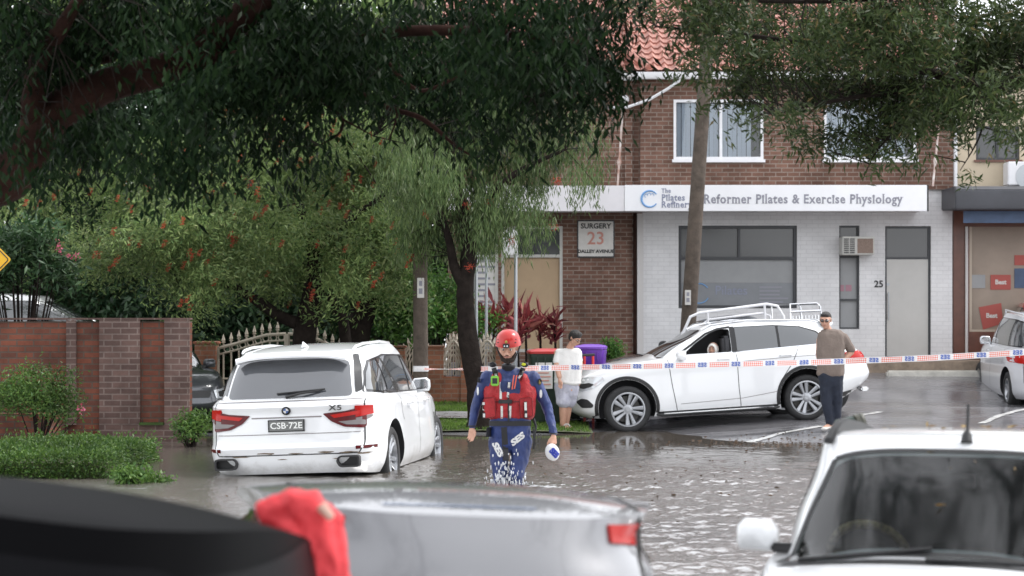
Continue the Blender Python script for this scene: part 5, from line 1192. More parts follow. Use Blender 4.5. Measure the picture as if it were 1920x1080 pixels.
def back_tree(px, d, blobs, n, label, m='leaf_back', L=.20, W=.08, r=.3):
    x = P(px, 600, d).x; z = G(x, d); simple_tree('evergreen_tree', label, (x, d, z), [pb(a, b, d+rng.uniform(-1.2, 1.2), c, e, 1.6) for a, b, c, e in blobs], n, L, W, M[m], ([Vector((x, d, z-.1)), Vector((x+.1, d, z+2)), Vector((x, d, z+4.5))], [r, r*.8, r*.4]), cr=.3, group='trees behind the bottlebrush')
back_tree(120, 43, [(60, 560, 120, 90), (180, 600, 120, 80), (40, 420, 120, 90), (180, 450, 120, 90), (100, 300, 160, 100), (0, 250, 100, 100)], 26000, 'dark evergreen tree behind the white car roof and the brick wall')
back_tree(420, 42, [(330, 600, 100, 70), (450, 560, 110, 80), (330, 450, 130, 90), (480, 420, 130, 90), (400, 300, 150, 90), (520, 640, 70, 50), (420, 180, 160, 90), (280, 200, 120, 80)], 32000, 'dark evergreen tree filling the gap above the curved cream gate')
back_tree(720, 44, [(640, 600, 90, 70), (720, 480, 110, 90), (620, 420, 120, 90), (700, 320, 140, 90), (820, 400, 110, 90), (800, 250, 130, 90), (640, 200, 150, 80), (840, 540, 70, 70)], 32000, 'evergreen tree standing behind the two forked trunks right of the gate')
back_tree(560, 50, [(100, 100, 200, 120), (300, 60, 200, 100), (520, 90, 200, 110), (760, 80, 160, 110), (880, 160, 90, 100), (600, 300, 300, 120)], 36000, 'tall light green tree rising highest behind the evergreens', 'leaf_bottle', .26, .12, .35)
x = P(690, 600, 35.5).x
simple_tree('garden_tree', 'garden tree with a thick leaning grey trunk just right of the gate', (x, 35.5, G(x, 35.5)), [pb(700, 470, 35.6, 80, 60, .8), pb(760, 590, 35.8, 45, 40, .5), pb(740, 520, 35.6, 60, 50, .7), pb(650, 440, 35.8, 80, 50, .8)], 14000, .11, .05, M['leaf_back2'], ([Vector((x-.3, 35.5, .2)), P(665, 640, 35.5), P(690, 560, 35.5), P(700, 500, 35.5)], [.32, .27, .2, .12]), cr=.16)
# shrubs, hedge
def shrub(name, label, px, d, blobs, n, L, W, m, r=.02, six=False, cr=.08, flowers=None, droop=.1, zb=None, cat='shrub'):
    x = P(px, 600, d).x; z = G(x, d) if zb is None else zb; o = Vector((x, d, z)); t = empty(name, o, 0, label, cat)
    bl = [pb(a, b, d+rng.uniform(-.15, .15), c, e, f) for a, b, c, e, f in blobs]; ctr, pts = cloud(bl, n, 8, (cr, cr, cr*.8), .2); dd = rand_dirs(len(pts), droop, 1)
    leaf_mesh('foliage', pts-np.array(o[:]), dd, L, W, m, t, six=six); mb = MB()
    for c in ctr[rng.choice(len(ctr), min(24, len(ctr)), replace=False)]: mb.tube([o+Vector(rng.normal(size=3)*.02), o.lerp(Vector(c), .5)+Vector((0, 0, .03)), c], [r, r*.7, r*.3], 5)
    mb.v = [tuple(Vector(v)-o) for v in mb.v]; mb.build('stem', M['bark'], t, ang=80, fix=False)
    if flowers:
        fc = np.array([P(a, b, d-.3)[:] for a, b in flowers]); fp = np.repeat(fc, 14, 0)+rng.normal(size=(14*len(fc), 3))*.03; fd = rng.normal(size=(len(fp), 3)); fd /= np.linalg.norm(fd, axis=1, keepdims=True)
        tag(leaf_mesh('flowers', fp-np.array(o[:]), fd, .05, .03, M['flower_pink'], t), kind='stuff')
    return t
shrub('oleander', 'large leaved shrub with pink flowers beside the yellow sign', 40, 30.6, [(30, 470, 70, 40, .5), (90, 500, 55, 28, .4), (120, 515, 30, 18, .3), (-5, 520, 40, 35, .4), (60, 440, 60, 25, .4)], 2600, .17, .045, M['leaf_mid'], .025, True, .12, [(112, 458), (130, 482), (144, 480), (110, 470)])
shrub('wall_shrub', 'green shrub growing over the low planter in front of the orange brick wall', 70, 27.4, [(70, 730, 80, 45, .3), (30, 745, 45, 35, .3), (110, 760, 45, 30, .25)], 5200, .07, .022, M['leaf_hedge'], .012, False, .07, [(150, 765)])
shrub('kerb_shrub', 'small green shrub at the right end of the brick wall by the driveway', 358, 27.9, [(352, 800, 30, 26, .25), (372, 790, 18, 20, .2)], 1500, .07, .025, M['leaf_hedge'], .01, False, .05)
shrub('verge_plant', 'low leafy plant in the water at the corner of the clipped hedge', 270, 21.8, [(240, 895, 25, 14, .15), (290, 905, 32, 12, .15), (262, 888, 18, 10, .15)], 1500, .055, .028, M['leaf_hedge'], .008, False, .04)
shrub('fence_shrub', 'bright green shrub showing over the fence behind the leaning trunk', 820, 38.2, [(760, 600, 50, 40, .5), (830, 600, 40, 30, .4), (900, 605, 40, 25, .4), (820, 560, 60, 50, .5)], 7000, .09, .04, M['leaf_back2'], .015, False, .1)
shrub('bin_shrub', 'small green shrub against the brown brick wall behind the purple bin', 1150, 38.5, [(1148, 655, 18, 20, .2)], 900, .08, .03, M['leaf_back2'], .01, False, .06)
# clipped hedge
def hedge():
    x0, x1 = P(-90, 0, 22.6).x, P(213, 0, 22.6).x; y0, y1 = 22.4, 25.3; zt = .24; o = Vector((x0, y0, -.4)); t = empty('clipped_hedge', o, 0, 'low clipped box hedge with a bright flat top at the water edge', 'hedge')
    core = MB(); core.box(x0+.08, x1-.08, y0+.08, y1-.08, -.5, zt-.08); core.v = [tuple(Vector(v)-o) for v in core.v]; core.build('inner_growth', M['soil'], t, bevel=.05)
    n = 26000; f = rng.random(n); p = np.zeros((n, 3)); nr = np.zeros((n, 3)); a = f < .55; b = (f >= .55) & (f < .85); c = f >= .85
    p[:, 0] = rng.uniform(x0, x1, n); p[:, 1] = rng.uniform(y0, y1, n); p[:, 2] = rng.uniform(-.4, zt, n)
    p[a, 2] = zt+sines(p[a, 0], p[a, 1], 8, .3, 1.5, .05, 5); nr[a, 2] = 1; p[b, 1] = y0; nr[b, 1] = -1; p[c, 0] = x1; nr[c, 0] = 1; p += rng.normal(size=(n, 3))*.026*rng.choice([1, 1, 1, 2.2], (n, 1))
    d = nr+rng.normal(size=(n, 3))*.7; d /= np.linalg.norm(d, axis=1, keepdims=True); leaf_mesh('foliage', p-np.array(o[:]), d, .045, .024, M['leaf_hedge'], t)
hedge()
# red cordylines behind the fence
def cordylines():
    for i, (px, py, d, s) in enumerate(((925, 600, 38.4, 1.0), (955, 590, 38.8, 1.1), (985, 598, 38.4, 1.0), (1012, 606, 38.8, .9), (1040, 606, 38.5, .85), (905, 590, 39.0, 1.0), (970, 620, 38.0, .8))):
        c = P(px, py, d); z = G(c.x, d); o = Vector((c.x, d, z)); t = empty('cordyline', o, 0, None, 'cordyline', 'red cordylines behind the cream fence')
        t['label'] = 'red leaved cordyline in the row along the brown brick wall'
        n = 60; dd = rng.normal(size=(n, 3)); dd[:, 2] = np.abs(dd[:, 2])+.5; dd /= np.linalg.norm(dd, axis=1, keepdims=True); h = np.array([0, 0, c.z-z])
        base = np.tile(h, (n, 1))+rng.normal(size=(n, 3))*np.array([.05, .05, .14])-np.array([0, 0, .12]); leaf_mesh('foliage', base, dd, .42*s, .075, M['leaf_red'], t, curl=.25, six=True)
        mb = MB(); mb.tube([(0, 0, -.1), (.02, 0, (c.z-z)*.5), (0, 0, c.z-z)], [.03, .025, .02], 7); mb.build('stem', M['bark'], t)
cordylines()

def overhead_tree():
    o = Vector((7.5, -3.0, -.5)); t = empty('overhanging_tree', o, 0, 'big street tree behind the camera whose canopy hangs over the near cars', 'tree')
    bl = [(Vector((x, y, z)), (rx, ry, rz), rx*ry*(2.2 if y > 9 else 1)) for x, y, z, rx, ry, rz in ((5, -5, 6.5, 3, 3, 1.5), (1, -3, 6.8, 2.6, 2.2, 1.0), (-3.5, -5, 6.0, 3, 3, 1.8), (5.5, 2, 6.4, 2, 2.4, .9), (-.5, 3.2, 6.2, 1.6, 1.7, .7), (-5, 2, 5.8, 2.2, 3, 1.2), (2.6, 6.5, 6.2, 1.3, 1.6, .6), (0, -9, 4, 6, 1.5, 3), (7.5, -8, 3.5, 4, 1.5, 3), (-8, -8, 3.5, 4, 1.5, 3), (7, 7, 6, 1.8, 2.5, .9), (-6, 8, 5.8, 2, 2.5, .8), (3.4, 11.4, 6.0, 1.2, 1.3, .4), (1.6, 11.0, 5.8, .8, 1.2, .4), (5.0, 10.6, 6.2, 1.3, 1.4, .5), (2.6, 13.2, 6.2, 1.2, .8, .4), (.4, 12.6, 6.0, .7, .9, .4), (4.6, 13.0, 6.0, 1.0, 1.0, .4), (2.4, 9.4, 6.0, 1.0, .8, .4))]
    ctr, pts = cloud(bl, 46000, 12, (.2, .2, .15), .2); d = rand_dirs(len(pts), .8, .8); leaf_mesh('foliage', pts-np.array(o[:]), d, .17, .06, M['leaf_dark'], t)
    mb = MB(); pr = limb(mb, [Vector((7.5, -3, -.6)), Vector((7.2, -3, 2)), Vector((6, -2.5, 4.6)), Vector((3.5, -1, 6.2)), Vector((1, 2.5, 6.8)), Vector((0, 6, 7))], [.4, .34, .28, .17, .09, .03], 12)
    pr += limb(mb, [Vector((6, -2.5, 4.6)), Vector((6, 1, 6.0)), Vector((4.2, 5, 6.6)), Vector((2.5, 7.5, 6.6))], [.2, .12, .07, .02]); pr += limb(mb, [Vector((3.5, -1, 6.2)), Vector((-1, -2, 6.6)), Vector((-5, -3, 6.5))], [.15, .1, .04]); pr += limb(mb, [Vector((2.5, 7.5, 6.6)), Vector((3.2, 10, 6.3)), Vector((2.6, 12.5, 6.2)), Vector((2.0, 14, 6.1))], [.08, .06, .04, .015]); pr += limb(mb, [Vector((3.2, 10, 6.3)), Vector((1.8, 11.2, 6.1)), Vector((.3, 12.6, 6.0))], [.04, .03, .01]); pr += limb(mb, [Vector((-1, -2, 6.6)), Vector((-4, 2, 6.4)), Vector((-6, 6, 6.2))], [.09, .06, .02])
    twigs(mb, ctr, pr, 400, .02); mb.v = [tuple(Vector(v)-o) for v in mb.v]; mb.build('trunk', M['bark'], t, ang=80, fix=False)
overhead_tree()

def garden_hedge():
    x0, x1, Y = -16.0, PX(838), 41.6; o = Vector((x0, Y, .4)); t = empty('garden_hedge', o, 0, 'tall dark hedge closing the gardens behind the fence and gate', 'hedge'); n = 26000
    c = MB(); c.box(.1, x1-x0-.1, .15, 1.0, -.2, 2.9); c.build('inner_growth', M['soil'], t, bevel=.1)
    p = np.stack([rng.uniform(x0, x1, n), Y+np.abs(rng.normal(0, .12, n))-.05, rng.uniform(.4, 3.5, n)], 1); p[:, 1] += sines(p[:, 0], p[:, 2], 8, .5, 2, .05, 9); d = rng.normal(size=(n, 3)); d[:, 1] -= .6; d /= np.linalg.norm(d, axis=1, keepdims=True)
    leaf_mesh('foliage', p-np.array(o[:]), d, .15, .07, M['leaf_back'], t)
garden_hedge()

lp, ld = litter(); tag(leaf_mesh('leaf_litter', lp, ld, .055, .02, leaf_mat('litter_leaf', (.04, .025, .015), (.10, .06, .035), .6, .1)), kind='stuff')
# ================================================================ people
def hull(ells, seg=12, rings=8):
    """convex hull round two or more ellipsoids (centre, radii)"""
    bm = bmesh.new()
    for c, r in ells:
        r = r if isinstance(r, (tuple, list)) else (r, r, r); mb = MB().ball((0, 0, 0), r, seg, rings)
        for v in mb.v: bm.verts.new(Vector(v)+Vector(c))
    bmesh.ops.convex_hull(bm, input=bm.verts); bmesh.ops.delete(bm, geom=[v for v in bm.verts if not v.link_faces], context='VERTS')
    bm.normal_update(); bm.verts.index_update(); V = [v.co.copy() for v in bm.verts]; Fs = [[v.index for v in f.verts] for f in bm.faces]; bm.free(); return V, Fs
def blend(name, hulls, vox, m, parent, smooth_it=6, disp=0, ds=.05, seed=0):
    """fuses overlapping hulls into one continuous skin"""
    mb = MB()
    for h in hulls: mb.add(*hull(h))
    me = mb.mesh(name, sm=False); ob = bpy.data.objects.new(name, me); COL.objects.link(ob)
    mo = ob.modifiers.new('r', 'REMESH'); mo.mode = 'VOXEL'; mo.voxel_size = vox; mo.use_smooth_shade = True
    s = ob.modifiers.new('s', 'SMOOTH'); s.factor = .6; s.iterations = smooth_it
    nm = bpy.data.meshes.new_from_object(ob.evaluated_get(bpy.context.evaluated_depsgraph_get())); nm.name = name; bpy.data.objects.remove(ob)
    if disp:
        nn = [v.normal.copy() for v in nm.vertices]
        for v, n in zip(nm.vertices, nn):
            q = v.co/ds; q = Vector((q.x, q.y, q.z*.6)); v.co += n*disp*(noise.noise(q+Vector((seed, 0, 0)))+.5*noise.noise(q*2.1))
    nm.materials.clear(); smooth(nm, 180); return link(name, nm, m, parent)
def grow(hulls, g): return [[(c, tuple(x+g for x in (r if isinstance(r, (tuple, list)) else (r, r, r)))) for c, r in h] for h in hulls]
def chain(pts, rr): return [[(pts[i], rr[i]), (pts[i+1], rr[i+1])] for i in range(len(pts)-1)]
def head_hulls(c, yaw=0, pitch=0, s=1.0):
    """head about .235 m tall; faces -Y before turning; returns hulls and the matrix"""
    Mx = Matrix.Translation(Vector(c)) @ Matrix.Rotation(yaw, 4, 'Z') @ Matrix.Rotation(pitch, 4, 'X') @ Matrix.Scale(s, 4)
    T = lambda x, y, z: Mx @ Vector((x, y, z))
    h = [[(T(0, .012, .035), .083*s), (T(0, .022, .028), .084*s)], [(T(0, -.015, .02), .070*s), (T(0, -.038, -.062), .040*s)], [(T(0, -.05, -.085), .026*s), (T(.03, -.015, -.055), .035*s), (T(-.03, -.015, -.055), .035*s)],
         [(T(0, -.090, .012), .010*s), (T(0, -.106, -.022), .0135*s)], [(T(.016, -.096, -.027), .008*s), (T(-.016, -.096, -.027), .008*s)], [(T(.030, -.080, .030), .011*s), (T(.055, -.068, .026), .010*s)], [(T(-.030, -.080, .030), .011*s), (T(-.055, -.068, .026), .010*s)],
         [(T(.018, -.091, -.048), .008*s), (T(-.018, -.091, -.048), .008*s)], [(T(.017, -.088, -.058), .009*s), (T(-.017, -.088, -.058), .009*s)], [(T(.083, .012, .022), (.012*s,)*3), (T(.082, .012, -.015), .009*s)], [(T(-.083, .012, .022), (.012*s,)*3), (T(-.082, .012, -.015), .009*s)],
         [(T(.045, -.055, -.005), .028*s), (T(.03, -.06, -.03), .025*s)], [(T(-.045, -.055, -.005), .028*s), (T(-.03, -.06, -.03), .025*s)]]
    return h, T
def face_bits(T, parent, s=1.0, brow=(.02, .012, .01), lip=None):
    e = MB()
    for sg in (1, -1): e.ball(T(sg*.032, -.079, .012), .0125*s, 10, 7)
    eo = e.build('eyes', mat('eye_white', (.45, .42, .40), .3), parent)
    i = MB()
    for sg in (1, -1): i.ball(T(sg*.032, -.088, .010), .0065*s, 8, 6)
    i.build('iris', mat('iris', (.02, .012, .01), .2), eo)
    b = MB()
    for sg in (1, -1): b.tube([T(sg*.014, -.093, .030), T(sg*.034, -.092, .037), T(sg*.056, -.078, .031)], [.004*s, .005*s, .003*s], 6)
    b.build('eyebrow', mat('brow_hair', brow, .8), parent)
    l = MB(); l.tube([T(-.024, -.090, -.053), T(-.010, -.0985, -.051), T(0, -.100, -.053), T(.010, -.0985, -.051), T(.024, -.090, -.053)], [.003*s, .0055*s, .006*s, .0055*s, .003*s], 6); l.build('lips', lip or mat('lips', (.33, .12, .10), .5), parent)
def hand_hulls(w, f, side, thumb, s=1.0, curl=.5, hold=None):
    """w wrist, f pointing direction, side = across the palm, thumb side sign; five separate fingers"""
    w = Vector(w); f = Vector(f).normalized(); a = Vector(side).normalized(); n = f.cross(a).normalized()*(1 if thumb > 0 else -1); a = a*thumb
    k = s; H = [[(w, .024*k), (w+f*.035*k+a*.012*k, (.022*k,)*3), (w+f*.035*k-a*.014*k, (.020*k,)*3)], [(w+f*.035*k+a*.016*k, .016*k), (w+f*.035*k-a*.018*k, .015*k), (w+f*.085*k+a*.030*k, .0125*k), (w+f*.082*k-a*.030*k, .0115*k)]]
    for i, (o, L, r) in enumerate(((.030, .072, .0090), (.0105, .080, .0092), (-.0105, .074, .0088), (-.030, .058, .0080))):
        b = w+f*(.086-.004*abs(i-1))*k+a*o*k; c1 = curl*(.55+.08*i); d1 = (f*math.cos(c1)+n*math.sin(c1)); d2 = (f*math.cos(c1*2.2)+n*math.sin(c1*2.2)); d3 = (f*math.cos(c1*3.0)+n*math.sin(c1*3.0)); sp = a*(.06*(1.5-i))
        p1 = b+(d1+sp).normalized()*L*.45*k; p2 = p1+d2*L*.32*k; p3 = p2+d3*L*.23*k; H += chain([b, p1, p2, p3], [r*k, r*.95*k, r*.86*k, r*.72*k])
    b = w+f*.028*k+a*.028*k; d = (f*.75+a*.62+n*.35).normalized(); p1 = b+d*.034*k; d2 = (f*.9+a*.2+n*.45).normalized(); p2 = p1+d2*.030*k; p3 = p2+(f*.9+n*.45-a*.05).normalized()*.022*k; H += chain([b, p1, p2, p3], [.0135*k, .0115*k, .0105*k, .008*k])
    return H
M['wetsuit'] = mat('blue_wetsuit', (.017, .034, .135), .5, var=.3, vscale=6, bump=.15, bscale=60, spec=.5); M['neoprene_black'] = mat('black_neoprene', (.015, .015, .018), .55)
M['vest'] = mat('red_vest_fabric', (.36, .015, .02), .65, var=.18, vscale=14, bump=.5, bscale=60); M['vest_dark'] = mat('dark_red_piping', (.13, .008, .01), .7); M['reflect'] = mat('reflective_tape', (.62, .62, .60), .35, var=.2, vscale=40)
M['helmet'] = mat('red_helmet', (.45, .009, .006), .3, coat=.25, var=.06, vscale=5); M['hi_vis'] = mat('radio_green', (.22, .55, .06), .45); M['yellow'] = mat('hi_vis_yellow', (.65, .68, .04), .5); M['strap_red'] = mat('orange_red_plastic', (.65, .10, .05), .4)
M['beard'] = mat('dark_beard', (.035, .022, .016), .9, bump=1, bscale=220); M['hair'] = mat('black_hair', (.014, .011, .010), .55, bump=.8, bscale=120); M['white_print'] = mat('white_print', (.70, .70, .70), .6)
D0 = 21.6
def Q(px, py, dd=0): return P(px, py, D0+dd)
def rescuer():
    g = G(-.02, D0); o = Vector((Q(950, 0).x, D0, -.40)); t = empty('person', o, 0, 'bearded man in red helmet, red vest and blue wetsuit wading towards the camera', 'person')
    inv = lambda hs: [[(Vector(c)-o, r) for c, r in h] for h in hs]
    neck = Q(954, 697, .03); hips = Q(956, 812)
    hh, T = head_hulls(Q(953, 654, -.03), R(-8), R(12), 1.20)
    shL, shR = Q(914, 708), Q(999, 709); elL, elR = Q(893, 758, .04), Q(1026, 762, .05); wrL, wrR = Q(885, 798, -.06), Q(1038, 812, -.08)
    torso = [[(Q(930, 722), (.10, .10, .10)), (Q(982, 722), (.10, .10, .10)), (Q(925, 706), (.06, .07, .05)), (Q(988, 706), (.06, .07, .05))], [(Q(930, 722), (.105, .11, .10)), (Q(982, 722), (.105, .11, .10)), (Q(936, 775), (.09, .10, .08)), (Q(977, 775), (.09, .10, .08))],
             [(Q(936, 775), (.09, .10, .08)), (Q(977, 775), (.09, .10, .08)), (Q(936, 812), (.10, .11, .08)), (Q(977, 812), (.10, .11, .08))], [(Q(938, 700, .01), (.055, .06, .04)), (Q(972, 700, .01), (.055, .06, .04)), (neck, (.062, .065, .05))], [(Q(936, 830), .095), (Q(977, 830), .095), (hips, .1)]]
    legs = chain([Q(934, 828), Q(936, 862, -.02), Q(939, 895, -.06), Q(938, 935, .04), Q(937, 968, .06)], [.098, .088, .066, .062, .05])+chain([Q(979, 828), Q(974, 862, -.05), Q(967, 893, -.12), Q(966, 935, -.02), Q(966, 968, .02)], [.10, .09, .068, .062, .05])
    feet = chain([Q(937, 972, .08), Q(936, 976, -.16)], [.045, .035])+chain([Q(966, 972, .04), Q(968, 976, -.2)], [.045, .035])
    arms = chain([shL, Q(903, 732, .02), elL], [.068, .058, .046])+chain([elL, wrL], [.047, .031])+chain([shR, Q(1012, 735, .02), elR], [.070, .060, .047])+chain([elR, wrR], [.048, .031])
    nk = [[(Q(953, 690, .0), .060), (neck, .066)]]
    hL = hand_hulls(wrL+Vector((0, -.005, -.02)), (-.05, -.15, -1), (1, -.55, 0), 1, 1.05, .55); hR = hand_hulls(wrR+Vector((.0, -.01, -.02)), (-.02, -.25, -1), (1, .75, 0), -1, 1.05, .75)
    allh = hh+nk+torso+legs+feet+arms+hL+hR
    blend('body', inv(allh), .0062, M['skin'], t, 3)
    suit = grow(torso+legs+feet+arms, .009)
    blend('wetsuit', inv(suit), .011, M['wetsuit'], t, 5, .008, .045)
    # neck gaiter and beard, face
    blend('neck_gaiter', inv([[(Q(953, 685, -.01), (.074, .076, .028)), (neck, (.078, .08, .028))]]), .01, M['neoprene_black'], t, 4, .004, .03)
    bd = [[(T(.058, -.03, -.03), .022), (T(.045, -.05, -.085), .022)], [(T(-.058, -.03, -.03), .022), (T(-.045, -.05, -.085), .022)], [(T(.04, -.055, -.085), .024), (T(0, -.075, -.100), .026), (T(-.04, -.055, -.085), .024)], [(T(.026, -.085, -.066), .008), (T(0, -.092, -.074), .011), (T(-.026, -.085, -.066), .008)], [(T(.028, -.088, -.050), .006), (T(.0, -.103, -.038), .006)], [(T(-.028, -.088, -.050), .006), (T(0, -.103, -.038), .006)]]
    blend('beard', inv(bd), .006, M['beard'], t, 3, .002, .01); Tl = lambda x, y, z: T(x, y, z)-o
    face_bits(Tl, t, 1.2)
    # helmet
    hm = MB(); n = 28; prof = [(.0, .172), (.055, .164), (.095, .135), (.115, .095), (.122, .055), (.124, .035)]
    V = []; Mh = lambda x, y, z: Tl(x, y+.012, z)
    for r_, z_ in prof:
        for k in range(n): a = 2*math.pi*k/n; dz = -.025*max(0, math.sin(a))*(z_ < .06); V.append(Mh(r_*.93*math.cos(a), r_*1.08*math.sin(a), z_+dz))
    for r_, z_ in ((.118, .033), (.100, .06)):
        for k in range(n): a = 2*math.pi*k/n; dz = -.025*max(0, math.sin(a))*(z_ < .04); V.append(Mh(r_*.93*math.cos(a), r_*1.08*math.sin(a), z_+dz))
    hm.add(V, [(i*n+k, i*n+(k+1) % n, (i+1)*n+(k+1) % n, (i+1)*n+k) for i in range(7) for k in range(n)]); ho = hm.build('helmet', M['helmet'], t, ang=50)
    rb = MB(); rb.tube([Mh(.10*math.cos(a), .118*math.sin(a), .045-.012*max(0, math.sin(a))) for a in np.linspace(0, 6.283, 30)], .010, 6); rb.tube([Mh(0, .12*math.cos(a), .03+.122*math.sin(a)) for a in np.linspace(.5, 2.4, 14)], .007, 6)
    for sg in (-1, 1): rb.tube([Mh(sg*.045, .115*math.cos(a), .03+.112*math.sin(a)) for a in np.linspace(.6, 2.3, 12)], .007, 6)
    rb.build('helmet_ridge', M['helmet'], ho)
    vt = MB()
    for sg in (-1, 1):
        for z in (.075, .10): vt.ball(Mh(sg*.075, -.092+abs(z-.075)*.6, z), (.014, .008, .007), 8, 5)
    vt.build('helmet_vent', M['ink'], ho)
    hl = MB(); hl.box(-.028, .028, -.02, .02, -.017, .017); hl.v = [tuple(Mh(x, y-.133, z+.055)) for x, y, z in hl.v]; lo = hl.build('head_lamp', M['plastic'], ho, bevel=.005)
    ll = MB(); ll.ball(Mh(.011, -.155, .055), .010, 8, 6); ll.ball(Mh(-.012, -.155, .055), .009, 8, 6); ll.build('lamp_lens', M['clear_lens'], lo)
    st = MB()
    for sg in (-1, 1): st.tube([Mh(sg*.105, -.03, .03), Tl(sg*.085, -.02, -.03), Tl(sg*.055, -.035, -.098)], .007, 5); st.tube([Mh(sg*.105, .05, .03), Tl(sg*.086, .0, -.04)], .006, 5)
    st.tube([Tl(-.055, -.035, -.098), Tl(0, -.06, -.122), Tl(.055, -.035, -.098)], .007, 5); st.build('chin_strap', M['neoprene_black'], ho)
    em = MB(); em.ball(Mh(0, -.128, .088), (.014, .006, .017), 8, 6); em.build('helmet_emblem', mat('emblem_gold', (.35, .25, .05), .4), ho)
    # buoyancy vest
    ve = [[(Q(923, 736), (.10, .145, .10)), (Q(934, 775), (.095, .14, .075)), (Q(946, 760, -.02), (.05, .14, .11))], [(Q(990, 736), (.10, .145, .10)), (Q(983, 775), (.095, .14, .075)), (Q(966, 760, -.02), (.05, .14, .11))], [(Q(925, 742), (.10, .13, .08)), (Q(988, 742), (.10, .13, .08)), (Q(930, 778), (.10, .13, .06)), (Q(985, 778), (.10, .13, .06))],
          [(Q(928, 736), (.10, .145, .05)), (Q(931, 706, 0), (.068, .14, .05))], [(Q(985, 736), (.10, .145, .05)), (Q(980, 706, 0), (.068, .14, .05))]]
    vo = blend('buoyancy_vest', inv(ve), .010, M['vest'], t, 4, .010, .05, 3)
    tr = BVHTree.FromPolygons([tuple(v.co) for v in vo.data.vertices], [tuple(p.vertices) for p in vo.data.polygons])
    sr = None
    def on(px, py, off=.004, tree=tr):
        q = Q(px, py)-o; h = tree.ray_cast(Vector((q.x, -1.5, q.z)), Vector((0, 1, 0)))
        return (h[0] if h[0] else Vector((q.x, -.14, q.z)))+Vector((0, -off, 0))
    def band(name, pts, wd, m, th=.006, tree=tr, parent=vo):
        ps = []; 
        for a, b in zip(pts, pts[1:]):
            for j in range(6): ps.append((a[0]+(b[0]-a[0])*j/6, a[1]+(b[1]-a[1])*j/6))
        ps.append(pts[-1]); V = []
        for i, p in enumerate(ps):
            q = ps[min(i+1, len(ps)-1)]; r_ = ps[max(i-1, 0)]; tx, ty = q[0]-r_[0], q[1]-r_[1]; L = math.hypot(tx, ty); nx, ny = -ty/L*wd/2, tx/L*wd/2
            a = on(p[0]+nx, p[1]+ny, th, tree); b = on(p[0]-nx, p[1]-ny, th, tree); V += [a, b, b+Vector((0, th+.004, 0)), a+Vector((0, th+.004, 0))]
        n_ = len(ps); mb = MB(); mb.add(V, [(i*4+k, i*4+(k+1) % 4, i*4+4+(k+1) % 4, i*4+4+k) for i in range(n_-1) for k in range(4)]+[(0, 1, 2, 3), (n_*4-4, n_*4-3, n_*4-2, n_*4-1)]); return mb.build(name, m, parent)
    band('vest_zip', [(953, 716), (954, 790)], 3.2, M['neoprene_black']); 
    for x0, y0, x1, y1 in ((939, 716, 939, 747), (955, 716, 952, 744), (941, 760, 941, 784), (957, 760, 956, 784)): band('reflective_stripe', [(x0, y0), (x1, y1)], 4.2, M['reflect'])
    band('waist_buckle', [(935, 752), (960, 752)], 7, M['neoprene_black'], .014); band('waist_belt', [(904, 755), (935, 752)], 3, M['vest_dark']); band('waist_belt', [(960, 752), (1000, 752)], 3, M['vest_dark'])
    for x0, x1 in ((905, 930), (972, 999)):
        mb = MB(); cs = [(x0+2, 746), (x1-2, 744), (x1, 780), (x0+3, 783)]; pts = round_poly(cs, 4); V = [on(a, b, .032) for a, b in pts]+[on((a-x0)*1.0+x0+(1 if a < (x0+x1)/2 else -1)*-1.2, b, -.01) for a, b in pts]; k = len(pts)
        mb.add(V, [(i, (i+1) % k, k+(i+1) % k, k+i) for i in range(k)]+[tuple(range(k))[::-1]]); po = mb.build('vest_pocket', M['vest'], vo, ang=60)
        ed = MB(); ed.tube([on(a, b, .034) for a, b in pts+[pts[0]]], .0035, 5); ed.build('pocket_piping', M['vest_dark'], po)
    for x in (907, 985): band('reflective_stripe', [(x, 752), (x+1, 783)], 5.5, M['neoprene_black'], .034); band('reflective_stripe', [(x, 753), (x+.5, 768)], 4.4, M['reflect'], .038); band('reflective_stripe', [(x+1, 774), (x+1, 781)], 4.0, M['reflect'], .038)
    for (a, b, c, d_) in ((926, 692, 932, 712), (981, 692, 972, 712)): 
        band('shoulder_strap', [(a, b-3), (c, d_)], 9, M['neoprene_black'], .012); band('shoulder_stripe', [(a+1, b+3), (c, d_-3)], 4, M['reflect'], .018)
    for i, (a, b) in enumerate(((924, 684), (984, 684))):
        mb = MB(); q = Q(a, b, .02)-o; mb.ball(q, (.042, .05, .028), 10, 7); mb.tube([q+Vector((-.03, -.03, .01)), q+Vector((0, -.05, .03)), q+Vector((.03, -.03, .0))], .009, 6); po = mb.build('shoulder_pouch', M['neoprene_black'], vo)
        if i: mb = MB(); mb.ball(q+Vector((-.012, -.045, .006)), (.024, .014, .018), 8, 6); mb.build('strobe', M['yellow'], po)
    r_ = MB(); q = on(928, 713, .03); r_.box(q.x-.042, q.x+.042, q.y-.025, q.y+.015, q.z-.055, q.z+.052); ro = r_.build('radio', M['hi_vis'], vo, bevel=.010)
    s2 = MB(); s2.box(q.x-.026, q.x+.026, q.y-.029, q.y-.0255, q.z-.03, q.z+.028)
    s2.tube([q+Vector((.03, 0, .05)), q+Vector((.03, 0, .11))], .007, 6); s2.build('radio_grille', M['plastic'], ro)
    k = MB(); a = on(966, 708, .02); b = on(962, 724, .025); k.tube([a+Vector((-.012, 0, .03)), a+Vector((-.022, -.01, -.02)), b+Vector((-.01, 0, -.03)), b+Vector((.015, 0, -.02)), a+Vector((.016, 0, .03))], .0075, 6); k.build('rescue_knife', M['strap_red'], vo)
    k = MB(); k.ball(on(957, 729, .015), (.016, .014, .03), 8, 6); k.build('whistle', M['yellow'], vo)
